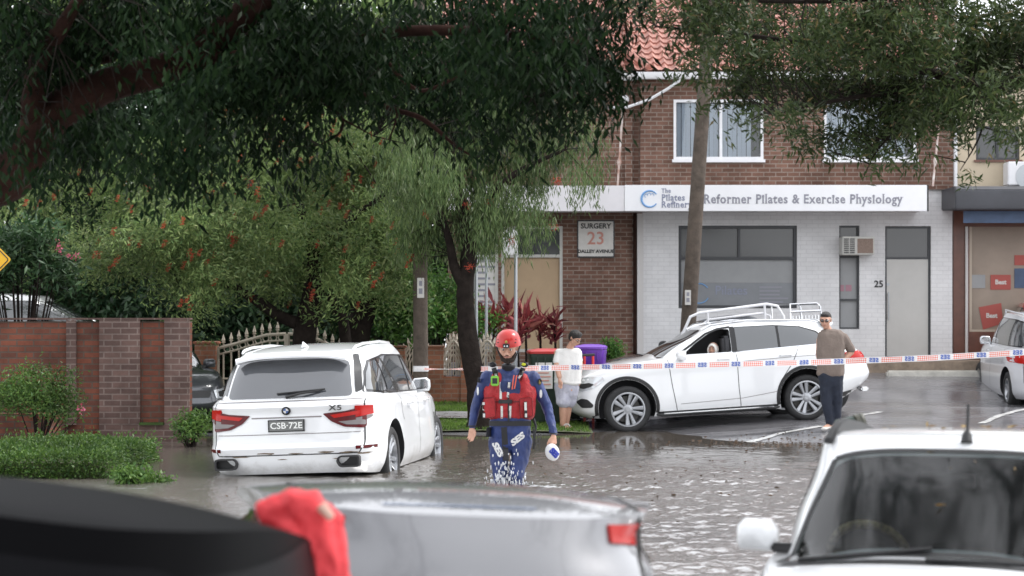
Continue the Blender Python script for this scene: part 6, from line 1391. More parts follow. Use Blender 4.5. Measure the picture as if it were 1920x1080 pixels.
    # black waist band painting the shadow under the vest; hip panels, strap, carabiners
    sb_ = bpy.data.objects; su = [c for c in t.children if c.name.startswith('wetsuit')][0]; st_ = BVHTree.FromPolygons([tuple(v.co) for v in su.data.vertices], [tuple(p.vertices) for p in su.data.polygons])
    band('harness_and_shade_band', [(917, 793), (996, 793)], 9, M['neoprene_black'], .012, st_, t); band('harness_and_shade_band', [(945, 800), (949, 862)], 11, M['neoprene_black'], .004, st_, su); band('harness_and_shade_band', [(917, 800), (916, 818)], 9, M['neoprene_black'], .01, st_, t)
    hs = MB(); a = Q(1001, 785, -.06)-o; hs.tube([a, Q(1005, 800, -.08)-o, Q(1002, 820, -.09)-o, Q(1000, 842, -.08)-o], [.014, .016, .013, .010], 6); hs.tube([Q(999, 800, -.08)-o, Q(1003, 835, -.09)-o], .010, 6); ho_ = hs.build('tether', M['neoprene_black'], t)
    for cx, cy, rr in ((1008, 838, .038), (1011, 818, .030), (1009, 828, .026)):
        cb = MB(); c = Q(cx, cy, -.1)-o; cb.tube([c+Vector((rr*.62*math.cos(a), .0, rr*math.sin(a))) for a in np.linspace(0, 6.283, 14)], .006, 6); cb.build('carabiner', M['disc'], ho_)
    # patches and prints
    def patch(name, px, py, rx, rz, m, tree=st_, par=su):
        c = on(px, py, .006, tree); mb = MB(); n_ = 14; V = [on(px+rx*math.cos(2*math.pi*k_/n_), py+rz*math.sin(2*math.pi*k_/n_), .006, tree) for k_ in range(n_)]; mb.add([c]+V, [(0, 1+k_, 1+(k_+1) % n_) for k_ in range(n_)]); return mb.build(name, m, par)
    patch('arm_badge', 1012, 716, 4.2, 6.5, M['neoprene_black']); c = on(1012, 716, .009, st_); mb = MB(); mb.ball(c, (.012, .003, .022), 8, 6); mb.build('badge_crest', mat('emblem_gold', (.35, .25, .05), .4), su)
    patch('arm_print', 1014, 738, 2.6, 8, M['white_print']); patch('arm_print', 896, 733, 2.0, 8, M['white_print']); patch('arm_badge', 898, 712, 2.4, 6, M['neoprene_black'])
    for cx, cy, ang, sz in ((970, 823, 38, .085), (933, 841, -62, .085)):
        me = text_mesh('SES', sz, bold=.005, spacing=1.0, shear=.2); ca, sa = math.cos(R(ang)), math.sin(R(ang)); c0 = Q(cx, cy)-o
        for v in me.vertices:
            x, z = v.co.x*1.35, v.co.z; X, Z = c0.x+x*ca-z*sa, c0.z+x*sa+z*ca; h = st_.ray_cast(Vector((X, -1.5, Z)), Vector((0, 1, 0))); v.co = (X, (h[0].y if h[0] else -.1)-.006+v.co.y, Z)
        link('lettering', me, M['white_print'], su)
    wr = MB()
    for w_ in (wrL, wrR): wr = MB(); wr.tube([w_-o+Vector((.036*math.cos(a), .036*math.sin(a), -.003)) for a in np.linspace(0, 6.283, 16)], .008, 6); wr.build('wrist_cuff', M['neoprene_black'], su)
    # cap held in the hand
    c = Q(1036, 848, -.14); cp = empty('cap', c, 0, 'white cap with blue letters held in the hand of the man in the red helmet', 'cap'); cp.rotation_euler = (R(8), R(-20), R(15))
    mb = MB(); n = 22; V = []
    for sc, y, in ((1, .0), (.98, -.03), (.8, -.06), (.45, -.075), (.05, -.08)):
        for k_ in range(n): a = 2*math.pi*k_/n; V.append((.075*sc*math.cos(a), y+.02, .095*sc*math.sin(a)))
    mb.add(V, [(i*n+k_, i*n+(k_+1) % n, (i+1)*n+(k_+1) % n, (i+1)*n+k_) for i in range(4) for k_ in range(n)]+[tuple(4*n+k_ for k_ in range(n))]); cm = mb.mesh('crown', ang=60); cro = link('crown', cm, M['white_print'], cp)
    s_ = cro.modifiers.new('s', 'SOLIDIFY'); s_.thickness = .004
    me = text_mesh('SES', .085, bold=.006); tb = BVHTree.FromPolygons(V, [tuple(p.vertices) for p in cm.polygons])
    for v in me.vertices:
        X, Z = v.co.x*.9-.0, v.co.z; a = R(-65); X, Z = X*math.cos(a)-Z*math.sin(a), X*math.sin(a)+Z*math.cos(a); h = tb.ray_cast(Vector((X, -1, Z)), Vector((0, 1, 0))); v.co = (X, (h[0].y if h[0] else -.04)-.004+v.co.y, Z)
    link('lettering', me, mat('cap_blue', (.02, .04, .35), .5), cp)
    # splash at the shins
    n_ = 480; a = rng.uniform(0, 6.28, n_); rr_ = np.abs(rng.normal(0, .06, n_))+.05; z_ = rng.gamma(1.5, .055, n_)*np.exp(-rr_*2.5)
    sp = MB(); bx = Q(952, 0).x
    for i in range(n_):
        s = rng.uniform(.003, .008); sp.ball((bx+rr_[i]*math.cos(a[i])*1.3, D0-.12+rr_[i]*math.sin(a[i]), z_[i]*1.2), (s, s, s*rng.uniform(1, 4)), 6, 4)
    tag(sp.build('water', M['splash']), kind='structure') if False else None
    so_ = sp.build('splash', M['splash'], ang=180); tag(so_, 'white splash of droplets round the shins of the wading man', 'splash', kind='stuff')
M['splash'] = mat('splash_droplets', (.85, .87, .9), .08, spec=1, trans=.3)
rescuer()
M['tee_white'] = mat('white_cotton', (.66, .65, .63), .85, bump=.3, bscale=40, var=.05, vscale=6); M['shorts'] = mat('grey_striped_cotton', (.50, .50, .56), .85, col2=(.34, .34, .42), vscale=14)
M['tee_taupe'] = mat('taupe_cotton', (.17, .135, .115), .9, var=.12, vscale=7, bump=.3, bscale=50); M['jeans'] = mat('navy_denim', (.012, .017, .032), .8, var=.2, vscale=20); M['shoe'] = mat('pale_shoe', (.6, .58, .55), .6)
M['sandal'] = mat('silver_sandal', (.5, .48, .45), .4); M['skin_b'] = mat('skin_tan', (.48, .27, .19), .5, var=.08, vscale=12); M['scarf'] = mat('white_headscarf', (.80, .77, .73), .8, bump=.3, bscale=30); M['lens_dark'] = mat('sunglass_lens', (.02, .01, .008), .1, coat=1)
def bystander_white():
    D = 31.9; q = lambda px, py, dd=0: P(px, py, D+dd); o = Vector((q(1062, 0).x, D, G(q(1062, 0).x, D))); t = empty('person', o, 0, 'person in white T-shirt, dark cap and pale shorts looking down beside the bins', 'person')
    inv = lambda hs: [[(Vector(c)-o, r) for c, r in h] for h in hs]
    hh, T = head_hulls(q(1078, 635, -.10), R(48), R(30), .98)
    torso = [[(q(1058, 662), (.13, .12, .07)), (q(1080, 662, .02), (.09, .11, .07)), (q(1058, 690), (.14, .14, .1)), (q(1074, 692), (.14, .14, .1))], [(q(1060, 690), (.16, .15, .08)), (q(1072, 692), (.15, .16, .08)), (q(1060, 715), (.17, .16, .09)), (q(1070, 714), (.16, .16, .09))]]
    nk = [[(q(1068, 652), .055), (q(1074, 642, -.05), .05)]]
    hip = [[(q(1060, 712), (.17, .15, .09)), (q(1068, 712), (.15, .15, .09)), (q(1058, 730), (.15, .14, .1)), (q(1070, 730), (.12, .13, .1))]]
    th = chain([q(1056, 728), q(1057, 752, -.02)], [.115, .095])+chain([q(1070, 728), q(1068, 752, .06)], [.11, .09]); calf = chain([q(1057, 752, -.02), q(1056, 772, 0), q(1055, 795, .02)], [.07, .062, .042])+chain([q(1067, 752, .06), q(1064, 775, .08), q(1062, 795, .1)], [.068, .058, .042])
    feet = chain([q(1054, 800, .05), q(1064, 803, -.08), q(1071, 805, -.12)], [.04, .036, .026])+chain([q(1062, 800, .12), q(1072, 803, .03)], [.04, .028])
    aL = chain([q(1046, 662, -.03), q(1044, 684, -.08), q(1048, 706, -.16)], [.062, .05, .036]); aR = chain([q(1084, 664, .08), q(1088, 686, .08), q(1086, 704, -.0)], [.058, .046, .034])
    hL = hand_hulls(q(1049, 712, -.17), (.18, -.25, -1), (.8, -.6, 0), 1, 1.0, .5); hR = hand_hulls(q(1085, 708, -.02), (-.1, -.3, -1), (1, .3, 0), -1, 1, .4)
    blend('body', inv(hh+nk+torso+hip+th+calf+feet+aL+aR+hL+hR), .0075, M['skin_b'], t, 3)
    sl = [[(q(1058, 661, 0), .07), (q(1047, 666, -.04), .064)], [(q(1074, 662, .03), .065), (q(1084, 667, .08), .058)], [(q(1048, 661, -.03), .066), (q(1044, 678, -.06), (.062, .068, .05))], [(q(1081, 662, .08), .06), (q(1086, 676, .08), (.056, .06, .05))], [(q(1062, 656), (.09, .09, .03)), (q(1074, 658), (.08, .09, .03))]]
    blend('t_shirt', inv(grow(torso, .008)+sl+[[(q(1060, 716), (.185, .18, .05)), (q(1070, 718), (.178, .178, .06))]]), .012, M['tee_white'], t, 5, .009, .12, 1)
    blend('shorts', inv(grow(hip, .006)+grow(th, .022)+[[(q(1056, 735), .13), (q(1056, 757, -.02), (.115, .115, .03))], [(q(1069, 735), .125), (q(1066, 757, .06), (.10, .10, .03))]]), .013, M['shorts'], t, 4, .009, .08, 2)
    Tl = lambda x, y, z: T(x, y, z)-o; face_bits(Tl, t)
    hr = [[(T(0, .03, .045), .092), (T(0, .01, .055), .088)], [(T(0, .06, -.01), .065), (T(0, .04, .02), .085)]]; blend('hair', inv(hr), .009, M['hair'], t, 3)
    cp = [[(T(0, .015, .075), (.098, .098, .05)), (T(0, .005, .06), (.097, .1, .04))]]; blend('cap', inv(cp), .009, M['hair'], t, 3)
    gl = MB(); 
    for sg in (-1, 1): gl.tube([Tl(sg*.032+.022*math.cos(a), -.105, .010+.017*math.sin(a)) for a in np.linspace(0, 6.283, 14)], .0025, 5); gl.tube([Tl(sg*.054, -.103, .014), Tl(sg*.085, -.01, .018)], .002, 4)
    gl.build('glasses', M['plastic'], t)
    sd = MB()
    for pts in ([q(1052, 804, .05), q(1072, 807, -.13)], [q(1060, 804, .12), q(1074, 806, .02)]): sd.v and None; sd.add(*hull([((pts[0]-o), (.045, .045, .012)), ((pts[1]-o), (.04, .04, .012))]))
    for c in (q(1063, 800, -.08), q(1057, 799, .02)): sd.tube([c-o+Vector((.045*math.cos(a), .02, .04*math.sin(a))) for a in np.linspace(0, 3.14, 8)], .012, 6)
    sd.build('sandals', M['sandal'], t)
bystander_white()
def bystander_taupe():
    D = 29.9; q = lambda px, py, dd=0: P(px, py, D+dd); gx_ = q(1560, 0).x; o = Vector((gx_, D, G(gx_, D))); t = empty('person', o, 0, 'man in taupe T-shirt and navy trousers standing hand on hip beside the white wagon', 'person')
    inv = lambda hs: [[(Vector(c)-o, r) for c, r in h] for h in hs]; zf = 806
    hh, T = head_hulls(q(1548, 602, -.03), R(-18), R(6), .98)
    torso = [[(q(1546, 630), (.085, .10, .075)), (q(1571, 630, .03), (.085, .10, .075)), (q(1546, 665), (.10, .11, .08)), (q(1568, 665), (.10, .11, .08))], [(q(1547, 665), (.10, .11, .08)), (q(1568, 665), (.10, .11, .08)), (q(1548, 700), (.11, .11, .07)), (q(1567, 700), (.11, .11, .07))]]
    nk = [[(q(1550, 614), .055), (q(1556, 624, .02), .06)]]
    hip = [[(q(1547, 702), (.10, .11, .07)), (q(1568, 702), (.10, .11, .07)), (q(1549, 720), (.09, .10, .08)), (q(1566, 720), (.09, .10, .08))]]
    legs = chain([q(1549, 718), q(1550, 755, -.02), q(1556, 792, 0)], [.095, .07, .05])+chain([q(1567, 718), q(1569, 755, .03), q(1568, 790, .05)], [.095, .07, .05])
    feet = chain([q(1556, 798, .03), q(1546, 803, -.14)], [.045, .035])+chain([q(1568, 797, .08), q(1562, 803, -.10)], [.045, .035])
    aR = chain([q(1582, 633, .03), q(1596, 660, .08)], [.06, .048])+chain([q(1596, 660, .08), q(1574, 683, -.02)], [.046, .032]); aL = chain([q(1538, 638, .05), q(1535, 665, .12), q(1540, 690, .1)], [.058, .046, .032])
    hR = hand_hulls(q(1574, 684, -.03), (-.9, -.25, -.45), (0, -.4, 1), 1, 1, .8); hL = hand_hulls(q(1540, 694, .1), (.1, -.1, -1), (.5, -.8, 0), 1, 1, .4)
    blend('body', inv(hh+nk+torso+hip+legs+feet+aR+aL+hR+hL), .0075, M['skin_b'], t, 3)
    sl = [[(q(1566, 632, .02), .075), (q(1587, 643, .05), .078)], [(q(1550, 632, .02), .07), (q(1540, 644, .07), .066)], [(q(1581, 634, .03), .082), (q(1595, 656, .075), (.074, .074, .055))], [(q(1543, 636, .05), .068), (q(1537, 658, .1), (.064, .066, .05))], [(q(1549, 622), (.07, .08, .04)), (q(1568, 623), (.07, .08, .04))], [(q(1547, 700), (.125, .13, .08)), (q(1566, 700), (.125, .13, .08))]]
    blend('t_shirt', inv(grow(torso, .02)+sl), .012, M['tee_taupe'], t, 5, .010, .11, 5)
    blend('trousers', inv(grow(hip+legs, .014)), .012, M['jeans'], t, 4, .008, .07, 4)
    sh = chain([q(1556, 800, .03), q(1545, 804, -.15)], [(.05, .05, .04), (.045, .045, .028)])+chain([q(1568, 799, .08), q(1561, 804, -.11)], [(.05, .05, .04), (.045, .045, .028)]); blend('shoes', inv(sh), .01, M['shoe'], t, 3)
    Tl = lambda x, y, z: T(x, y, z)-o; face_bits(Tl, t)
    hr = [[(T(0, .035, .058), .086), (T(0, -.008, .090), (.066, .070, .036))], [(T(0, .055, .01), .062), (T(0, .035, .04), .078)]]; blend('hair', inv(hr), .009, M['hair'], t, 3)
    gl = MB()
    for sg in (-1, 1): gl.ball(Tl(sg*.034, -.098, .012), (.027, .012, .019), 10, 6); gl.tube([Tl(sg*.055, -.09, .016), Tl(sg*.088, .0, .02)], .004, 4)
    gl.tube([Tl(-.03, -.106, .017), Tl(.03, -.106, .017)], .004, 5); gl.build('sunglasses', M['lens_dark'], t)
    w_ = MB(); c = q(1577, 681, -.01)-o; w_.tube([c+Vector((.0, .036*math.cos(a), .036*math.sin(a))) for a in np.linspace(0, 6.28, 14)], .010, 5); w_.build('watch', M['plastic'], t)
bystander_taupe()
def passenger():
    D = 32.25; q = lambda px, py, dd=0: P(px, py, D+dd); c = q(1339, 653); o = Vector((c.x, D+.05, 1.0)); t = empty('person', o, 0, 'woman in a cream headscarf looking out of the open window of the white wagon', 'person')
    inv = lambda hs: [[(Vector(a)-o, r) for a, r in h] for h in hs]; hh, T = head_hulls(q(1337, 655), R(-22), R(4), .95)
    body = hh+[[(q(1338, 668, .02), .045), (q(1338, 678, .04), .06)], [(q(1326, 688, .08), (.09, .08, .08)), (q(1352, 688, .08), (.09, .08, .08)), (q(1338, 712, .1), (.15, .10, .1))], [(q(1338, 712, .1), (.14, .10, .1)), (q(1338, 735, .12), (.15, .12, .08))]]
    body += chain([q(1325, 690, .08), q(1322, 708, .05), q(1332, 716, .02)], [.045, .035, .028])+chain([q(1352, 690, .08), q(1356, 708, .06), q(1346, 716, .02)], [.045, .035, .028])+chain([q(1334, 735, .1), q(1322, 738, -.02), q(1310, 745, .1)], [.08, .065, .05])+chain([q(1342, 735, .15), q(1324, 738, .2), q(1312, 745, .25)], [.08, .065, .05])
    body += hand_hulls(q(1332, 716, .02), (.5, -.2, -.3), (0, 1, .2), 1, .8, .5)+hand_hulls(q(1346, 716, .02), (-.5, -.2, -.3), (0, 1, .2), -1, .8, .5)
    blend('body', inv(body), .007, M['skin_b'], t, 3); Tl = lambda x, y, z: T(x, y, z)-o; face_bits(Tl, t, .8)
    # headscarf: hood with an opening for the face
    hs = MB(); n = 26; V = []; rows = []
    for j, (ry, sc) in enumerate(((-.082, .70), (-.098, .86), (-.085, 1.0), (-.04, 1.12), (.02, 1.18), (.08, 1.05), (.115, .7), (.13, .1))):
        for k in range(n): a = 2*math.pi*k/n; V.append(Tl(.078*sc*math.cos(a), ry, -.012+.105*sc*math.sin(a)-(.02 if math.sin(a) < -.3 else 0)))
    hs.add(V, [(i*n+k, i*n+(k+1) % n, (i+1)*n+(k+1) % n, (i+1)*n+k) for i in range(7) for k in range(n)]+[tuple(7*n+k for k in range(n))]); hs.build('headscarf', M['scarf'], t, ang=80)
    blend('scarf_drape', inv([[(T(0, .0, -.11), (.075, .085, .05)), (q(1340, 682, .06), (.13, .10, .05))], [(q(1328, 690, .08), (.10, .09, .07)), (q(1350, 690, .08), (.10, .09, .07)), (q(1338, 715, .1), (.16, .12, .08))]]), .01, M['scarf'], t, 4, .01, .05)
passenger()
# ================================================================ street things
def garden_wall():
    Y = 29.0; x1 = P(355, 0, Y).x; x0 = -12.0; o = Vector((x1, Y, -.2)); t = empty('brick_wall', (0, 0, 0), 0, 'tall garden wall of orange brick panels between weathered brown brick piers', 'wall')
    z1 = P(0, 600, Y).z; X = lambda p: P(p, 0, Y).x
    mb = MB(); mb.box(x0, x1-.004, Y+.06, Y+.28, -.5, z1-.02); mb.build('panel', M['brick_orange'], t)
    for a, c in ((-600, -30), (124, 142), (186, 262), (308, 355)):
        mb = MB(); mb.box(X(a), X(c), Y-.0, Y+.055, .25, z1); mb.build('pier', M['brick_old'], t)
    mb = MB(); mb.box(X(186), x1, Y-.02, Y+.057, -.5, .247); mb.box(X(-600), X(186)-.003, Y-.02, Y+.057, -.5, .10); mb.build('plinth', M['brick_old'], t)
    mb = MB(); mb.box(x0, x1+.004, Y-.004, Y+.285, z1+.002, z1+.03); mb.build('coping', M['brick_old'], t, bevel=.004)
    mb = MB(); mb.box(X(262)+.005, X(308)-.005, Y-.08, Y+.05, .25, .285); mb.build('ledge', M['leaf_hedge'], t)
    # return wall running back from the corner
    p = empty('planter_wall', (0, 0, 0), 0, 'low orange brick planter wall in front of the tall brick garden wall', 'wall')
    Yp = 28.1; Xp = lambda q: P(q, 0, Yp).x
    mb = MB(); mb.box(-12, Xp(95), Yp-.11, Yp+.11, -.5, P(0, 775, Yp).z); mb.box(Xp(95)-.22, Xp(95)-.003, Yp+.113, Y-.024, -.5, P(0, 775, Yp).z); mb.build('brickwork', M['brick_orange'], p)
    mb = MB(); mb.box(-12, Xp(95)-.25, Yp+.113, Y-.025, -.5, P(0, 790, Yp).z); mb.build('soil', M['soil'], p)
garden_wall()
def pipe(name, pts, r, m, parent, n=8): mb = MB(); mb.tube(pts, r, n); return mb.build(name, m, parent)
def gate():
    Y = 36.5; t = empty('driveway_gate', (0, 0, 0), 0, 'cream wrought iron driveway gate with arched top rail, ring frieze and spearheads', 'gate')
    q = lambda px, py: P(px, py, Y)
    top = [(408, 653), (440, 645), (470, 636), (500, 628), (537, 626)]; top2 = [(537, 626), (572, 628), (600, 638), (625, 650), (655, 658)]
    def yt(px, off=0):
        a = top+top2[1:]; return float(np.interp(px, [k[0] for k in a], [k[1] for k in a]))+off
    base = 760
    for a, c in ((408, 536), (540, 668)):
        xs = np.linspace(a, c, 12); lf = pipe('gate_leaf', [q(x, yt(x)) for x in xs], .028, M['cream'], t)
        mb = MB(); mb.tube([q(x, yt(x, 12)) for x in xs], .02, 6); mb.tube([q(a, base), q(a, yt(a))], .035, 8); mb.tube([q(c, base), q(c, yt(c))], .03, 8); mb.tube([q(a, base-12), q(c, base-12)], .025, 6); mb.tube([q(a, 710), q(c, 710)], .02, 6); mb.build('gate_rail', M['cream'], lf)
        bars = MB(); rings = MB(); sp = MB(); x = a+11
        while x < c-4:
            bars.tube([q(x, base-12), q(x, yt(x, 12))], .018, 6)
            cz = q(x+7, yt(x+7, 6)); rings.tube([cz+Vector((.055*math.cos(u), 0, .055*math.sin(u))) for u in np.linspace(0, 6.283, 13)], .011, 5, cap=False)
            tp = q(x, yt(x)); sp.lathe([(.017, 0), (.017, .07), (.036, .075), (.036, .085), (.018, .09), (.034, .115), (.026, .15), (.002, .23)], 8, M=Matrix.Translation(tp)); x += 14.5
        bars.build('bars', M['cream'], lf); rings.build('ring_frieze', M['cream'], lf); sp.build('spearheads', M['cream'], lf)
    for px in (388, 683):
        g = empty('gate_pier', (0, 0, 0), 0, 'orange brick gate pier at the %s end of the cream gate' % ('left' if px < 500 else 'right'), 'pier'); c = q(px, 650)
        mb = MB(); mb.box(c.x-.19, c.x+.19, Y-.2, Y+.18, -.1, q(0, 645).z); mb.build('brickwork', M['brick_fence'], g); mb = MB(); mb.box(c.x-.22, c.x+.22, Y-.23, Y+.21, q(0, 645).z+.002, q(0, 641).z+.01); mb.build('cap', M['brick_fence'], g, bevel=.01)
gate()
def fence():
    Y = 36.6; t = empty('front_fence', (0, 0, 0), 0, 'low orange brick front fence with arched cream metal panels between brick pillars', 'fence'); q = lambda px, py: P(px, py, Y)
    x0, x1 = q(720, 0).x, q(905, 0).x
    mb = MB(); mb.box(x0, x1, Y-.11, Y+.11, -.1, q(0, 706).z); mb.build('low_wall', M['brick_fence'], t)
    for px in (744, 816, 880, 945):
        mb = MB(); c = q(px, 0).x; mb.box(c-.15, c+.15, Y-.16, Y+.16, -.1, q(0, 652 if px > 760 else 654).z); po = mb.build('pillar', M['brick_fence'], t); mb = MB(); mb.box(c-.175, c+.175, Y-.185, Y+.185, q(0, 652).z+.002, q(0, 648).z+.004); mb.build('cap', M['brick_fence'], po, bevel=.01)
    for a, c in ((752, 808), (828, 872), (890, 937)):
        m_ = (a+c)/2; w = (c-a)/2; fr = MB()
        arc = lambda s, z: [q(m_+w*s*u, 700-(44+z)*(1-abs(u)**1.6)**.9-18) for u in np.linspace(-1, 1, 13)]
        fr.tube([q(a, 704)]+arc(1, 0)+[q(c, 704)], .028, 6); po = fr.build('metal_panel', M['cream'], t)
        f2 = MB()
        for s, z in ((.8, -8), (.6, -17), (.4, -26)): f2.tube([q(m_-w*s, 704)]+arc(s, z)+[q(m_+w*s, 704)], .014, 5)
        f2.build('scroll_bars', M['cream'], po); f3 = MB()
        for k in range(9):
            u = -0.88+k*.22; b = q(m_+w*u, 700-44*(1-abs(u)**1.6)**.9-18); f3.lathe([(.02, 0), (.02, .05), (.03, .06), (.002, .16)], 6, M=Matrix.Translation(b) @ Matrix.Rotation(R(u*30), 4, 'Y'))
            f3.tube([q(m_+w*u, 704), b], .012, 5)
        f3.build('spearheads', M['cream'], po)
fence()
def wood_pole(px0, px1, py1, Y, r0, label, plate=None, zt=8.5, extra=False):
    b = P(px0, 700, Y); z = G(b.x, Y); tp = P(px1, py1, Y); d = (tp-Vector((b.x, Y, P(0, 600, Y).z))); o = Vector((b.x, Y, z)); t = empty('power_pole', o, 0, label, 'power pole')
    slope = (tp.x-b.x)/(tp.z-P(0, 600, Y).z) if abs(tp.z-P(0, 600, Y).z) > .1 else 0; mb = MB(); n = 16
    mb.tube([(slope*h, 0, h) for h in np.linspace(-.4, zt, n)], [r0*(1-.25*i/n) for i in range(n)], 16); mb.build('pole', M['pole_wood'], t, ang=60)
    if plate:
        q = P(plate[0], plate[1], Y)-o; h = plate[2]; mb = MB(); mb.box(q.x-.06, q.x+.05, -r0-.016, -r0*.85, q.z-h, q.z+h); po = mb.build('pole_plate', M['sign_white'], t, bevel=.004)
        mb = MB(); mb.box(q.x-.035, q.x+.025, -r0-.021, -r0-.0165, q.z-h*.6, q.z-h*.05); mb.box(q.x-.03, q.x+.02, -r0-.021, -r0-.0165, q.z+h*.2, q.z+h*.7); mb.build('plate_marks', M['sign_text'], po)
    if extra:
        ar = MB(); ar.box(-1.1, 1.1, -.2, -.09, zt-.5, zt-.38); co = ar.build('crossarm', M['pole_wood'], t)
        for x in (-.95, -.4, .4, .95): 
            i_ = MB(); i_.lathe([(.03, 0), (.045, .04), (.03, .07), (.045, .1), (.02, .14)], 10, M=Matrix.Translation((x, -.145, zt-.38))); i_.build('insulator', M['kerb_white'], co)
    return t
wood_pole(789, 788, 300, 32.6, .125, 'weathered timber power pole rising between the white car and the brick fence', (790, 540, .16), 8, True)
wood_pole(1283, 1312, 170, 38.0, .15, 'leaning timber power pole in front of the white painted shop window', (1289, 558, .14), 9.5, True)
def sign_post(px, py0, py1, Y, w, h, label, r=.03, kind='sign'):
    b = P(px, 700, Y); z = G(b.x, Y); o = Vector((b.x, Y, z)); t = empty('street_sign', o, 0, label, 'street sign'); zt = P(0, py0, Y).z-z
    mb = MB(); mb.tube([(0, 0, -.2), (0, 0, zt)], r, 10); mb.build('post', M['galv'], t)
    if w: mb = MB(); mb.box(-w+.02, .04, -r-.012, -r-.004, zt-h, zt-.02); mb.build('sign_plate', M['fascia'], t, bevel=.004)
sign_post(967, 428, 0, 34.2, .24, .45, 'grey steel post with a small white parking sign seen edge on')
sign_post(912, 380, 0, 37.4, 0, 0, 'thin grey steel post without a sign beside the notice board', .028); sign_post(893, 440, 0, 36.0, 0, 0, 'grey steel post close to the right side of the black tree trunk', .03)
def yellow_sign():
    Y = 24.0; c = P(-18, 487, Y); o = Vector((c.x, Y, G(c.x, Y))); t = empty('warning_sign', o, 0, 'yellow diamond warning sign with a black border at the left edge', 'road sign')
    mb = MB(); mb.tube([(0, 0, -.2), (0, 0, c.z-o.z+.3)], .03, 10); mb.build('post', M['galv'], t)
    s = .30; z = c.z-o.z
    mb = MB(); mb.prism(round_poly([(-s*.86, z), (0, z-s*.86), (s*.86, z), (0, z+s*.86)], .03), -.045, -.035); po = mb.build('sign_plate', mat('yellow_sign', (.72, .40, .01), .4), t)
    bd = MB(); k = s*.76; pts = round_poly([(-k, z), (0, z-k), (k, z), (0, z+k)], .03); bd.tube([(a, -.047, b) for a, b in pts+[pts[0]]], .007, 5); bd.build('border', M['ink'], po)
yellow_sign()
M['bin_green'] = mat('dark_green_plastic', (.012, .028, .018), .45, var=.2, vscale=8); M['bin_red'] = mat('red_lid_plastic', (.45, .03, .03), .4); M['bin_purple'] = mat('purple_plastic', (.13, .035, .36), .42, var=.1, vscale=6); M['lid_purple'] = mat('purple_lid', (.17, .06, .42), .4)
def wheelie_bin(px, Y, w, h, body, lid, rz, label, notice=False, d=.62):
    x = P(px, 0, Y).x; t = empty('wheelie_bin', (x, Y, G(x, Y)), rz, label, 'bin')
    mb = MB(); rings = [(.06, .40, .36), (.10, .41, .37), (h*.86, .49, .47), (h*.88, .505, .485), (h*.93, .505, .485)]; V = []
    for z, a, c in rings:
        for p in round_poly([(-a*w, -c*d), (a*w, -c*d), (a*w, c*d), (-a*w, c*d)], .05, 3): V.append((p[0], p[1], z))
    n = len(V)//len(rings); mb.add(V, [(i*n+k, i*n+(k+1) % n, (i+1)*n+(k+1) % n, (i+1)*n+k) for i in range(len(rings)-1) for k in range(n)]+[tuple(range(n))[::-1], tuple((len(rings)-1)*n+k for k in range(n))]); bo = mb.build('body', body, t, ang=40)
    for s in (-.3, -.1, .1, .3): 
        r = MB(); r.box(s*w-.012, s*w+.012, -.487*d-.02, -.47*d, h*.78, h*.9); r.build('rib', body, bo, bevel=.004)
    l = MB(); V = []
    for z, k_ in ((h*.935, .52), (h*.965, .53), (h*.985, .46), (h, .25), (h+.003, .02)):
        for p in round_poly([(-k_*w, -k_*d), (k_*w, -k_*d), (k_*w, k_*d), (-k_*w, k_*d)], .06, 3): V.append((p[0], p[1], z))
    l.add(V, [(i*n+k, i*n+(k+1) % n, (i+1)*n+(k+1) % n, (i+1)*n+k) for i in range(4) for k in range(n)]+[tuple(range(n))[::-1], tuple(4*n+k for k in range(n))]); lo = l.build('lid', lid, t, ang=50)
    hd = MB(); hd.tube([(-.42*w, .52*d, h*.94), (-.4*w, .6*d, h*.95), (.4*w, .6*d, h*.95), (.42*w, .52*d, h*.94)], .016, 6); hd.build('handle', body, t)
    for s in (-1, 1):
        k = MB(); k.lathe([(.0, -.03), (.09, -.03), (.1, -.015), (.1, .015), (.09, .03), (0, .03)], 18, axis='X', M=Matrix.Translation((s*.43*w, .42*d, .1))); k.build('wheel', M['rubber'], t)
    if notice:
        k = MB(); k.add([(-.36*w, -.475*d-.02, h*.48), (.10*w, -.475*d-.02, h*.48), (.10*w, -.485*d-.02, h*.82), (-.36*w, -.485*d-.02, h*.82), (-.36*w, -.44*d, h*.48), (.10*w, -.44*d, h*.48), (.10*w, -.46*d, h*.82), (-.36*w, -.46*d, h*.82)], [(0, 1, 2, 3), (0, 4, 5, 1), (3, 2, 6, 7), (0, 3, 7, 4), (1, 5, 6, 2)]); no = k.build('notice', M['sign_white'], t)
        k = MB()
        for j in range(5): k.box(-.31*w, (.05-.05*(j % 2))*w, -.49*d-.024, -.485*d-.0215, h*(.53+.05*j), h*(.545+.05*j))
        k.build('notice_marks', M['red_ink'], no)
    return t
wheelie_bin(1026, 33.0, .60, 1.24, M['bin_green'], M['bin_red'], R(4), 'tall dark green wheelie bin with a red lid and a white notice', True)
wheelie_bin(1108, 34.0, .48, 1.24, M['bin_purple'], M['lid_purple'], R(-8), 'purple wheelie bin in front of the brown brick wall')
wheelie_bin(1060, 33.6, .58, 1.05, M['bin_green'], M['bin_green'], R(2), 'lower dark green wheelie bin hidden between the red lidded and the purple bin')
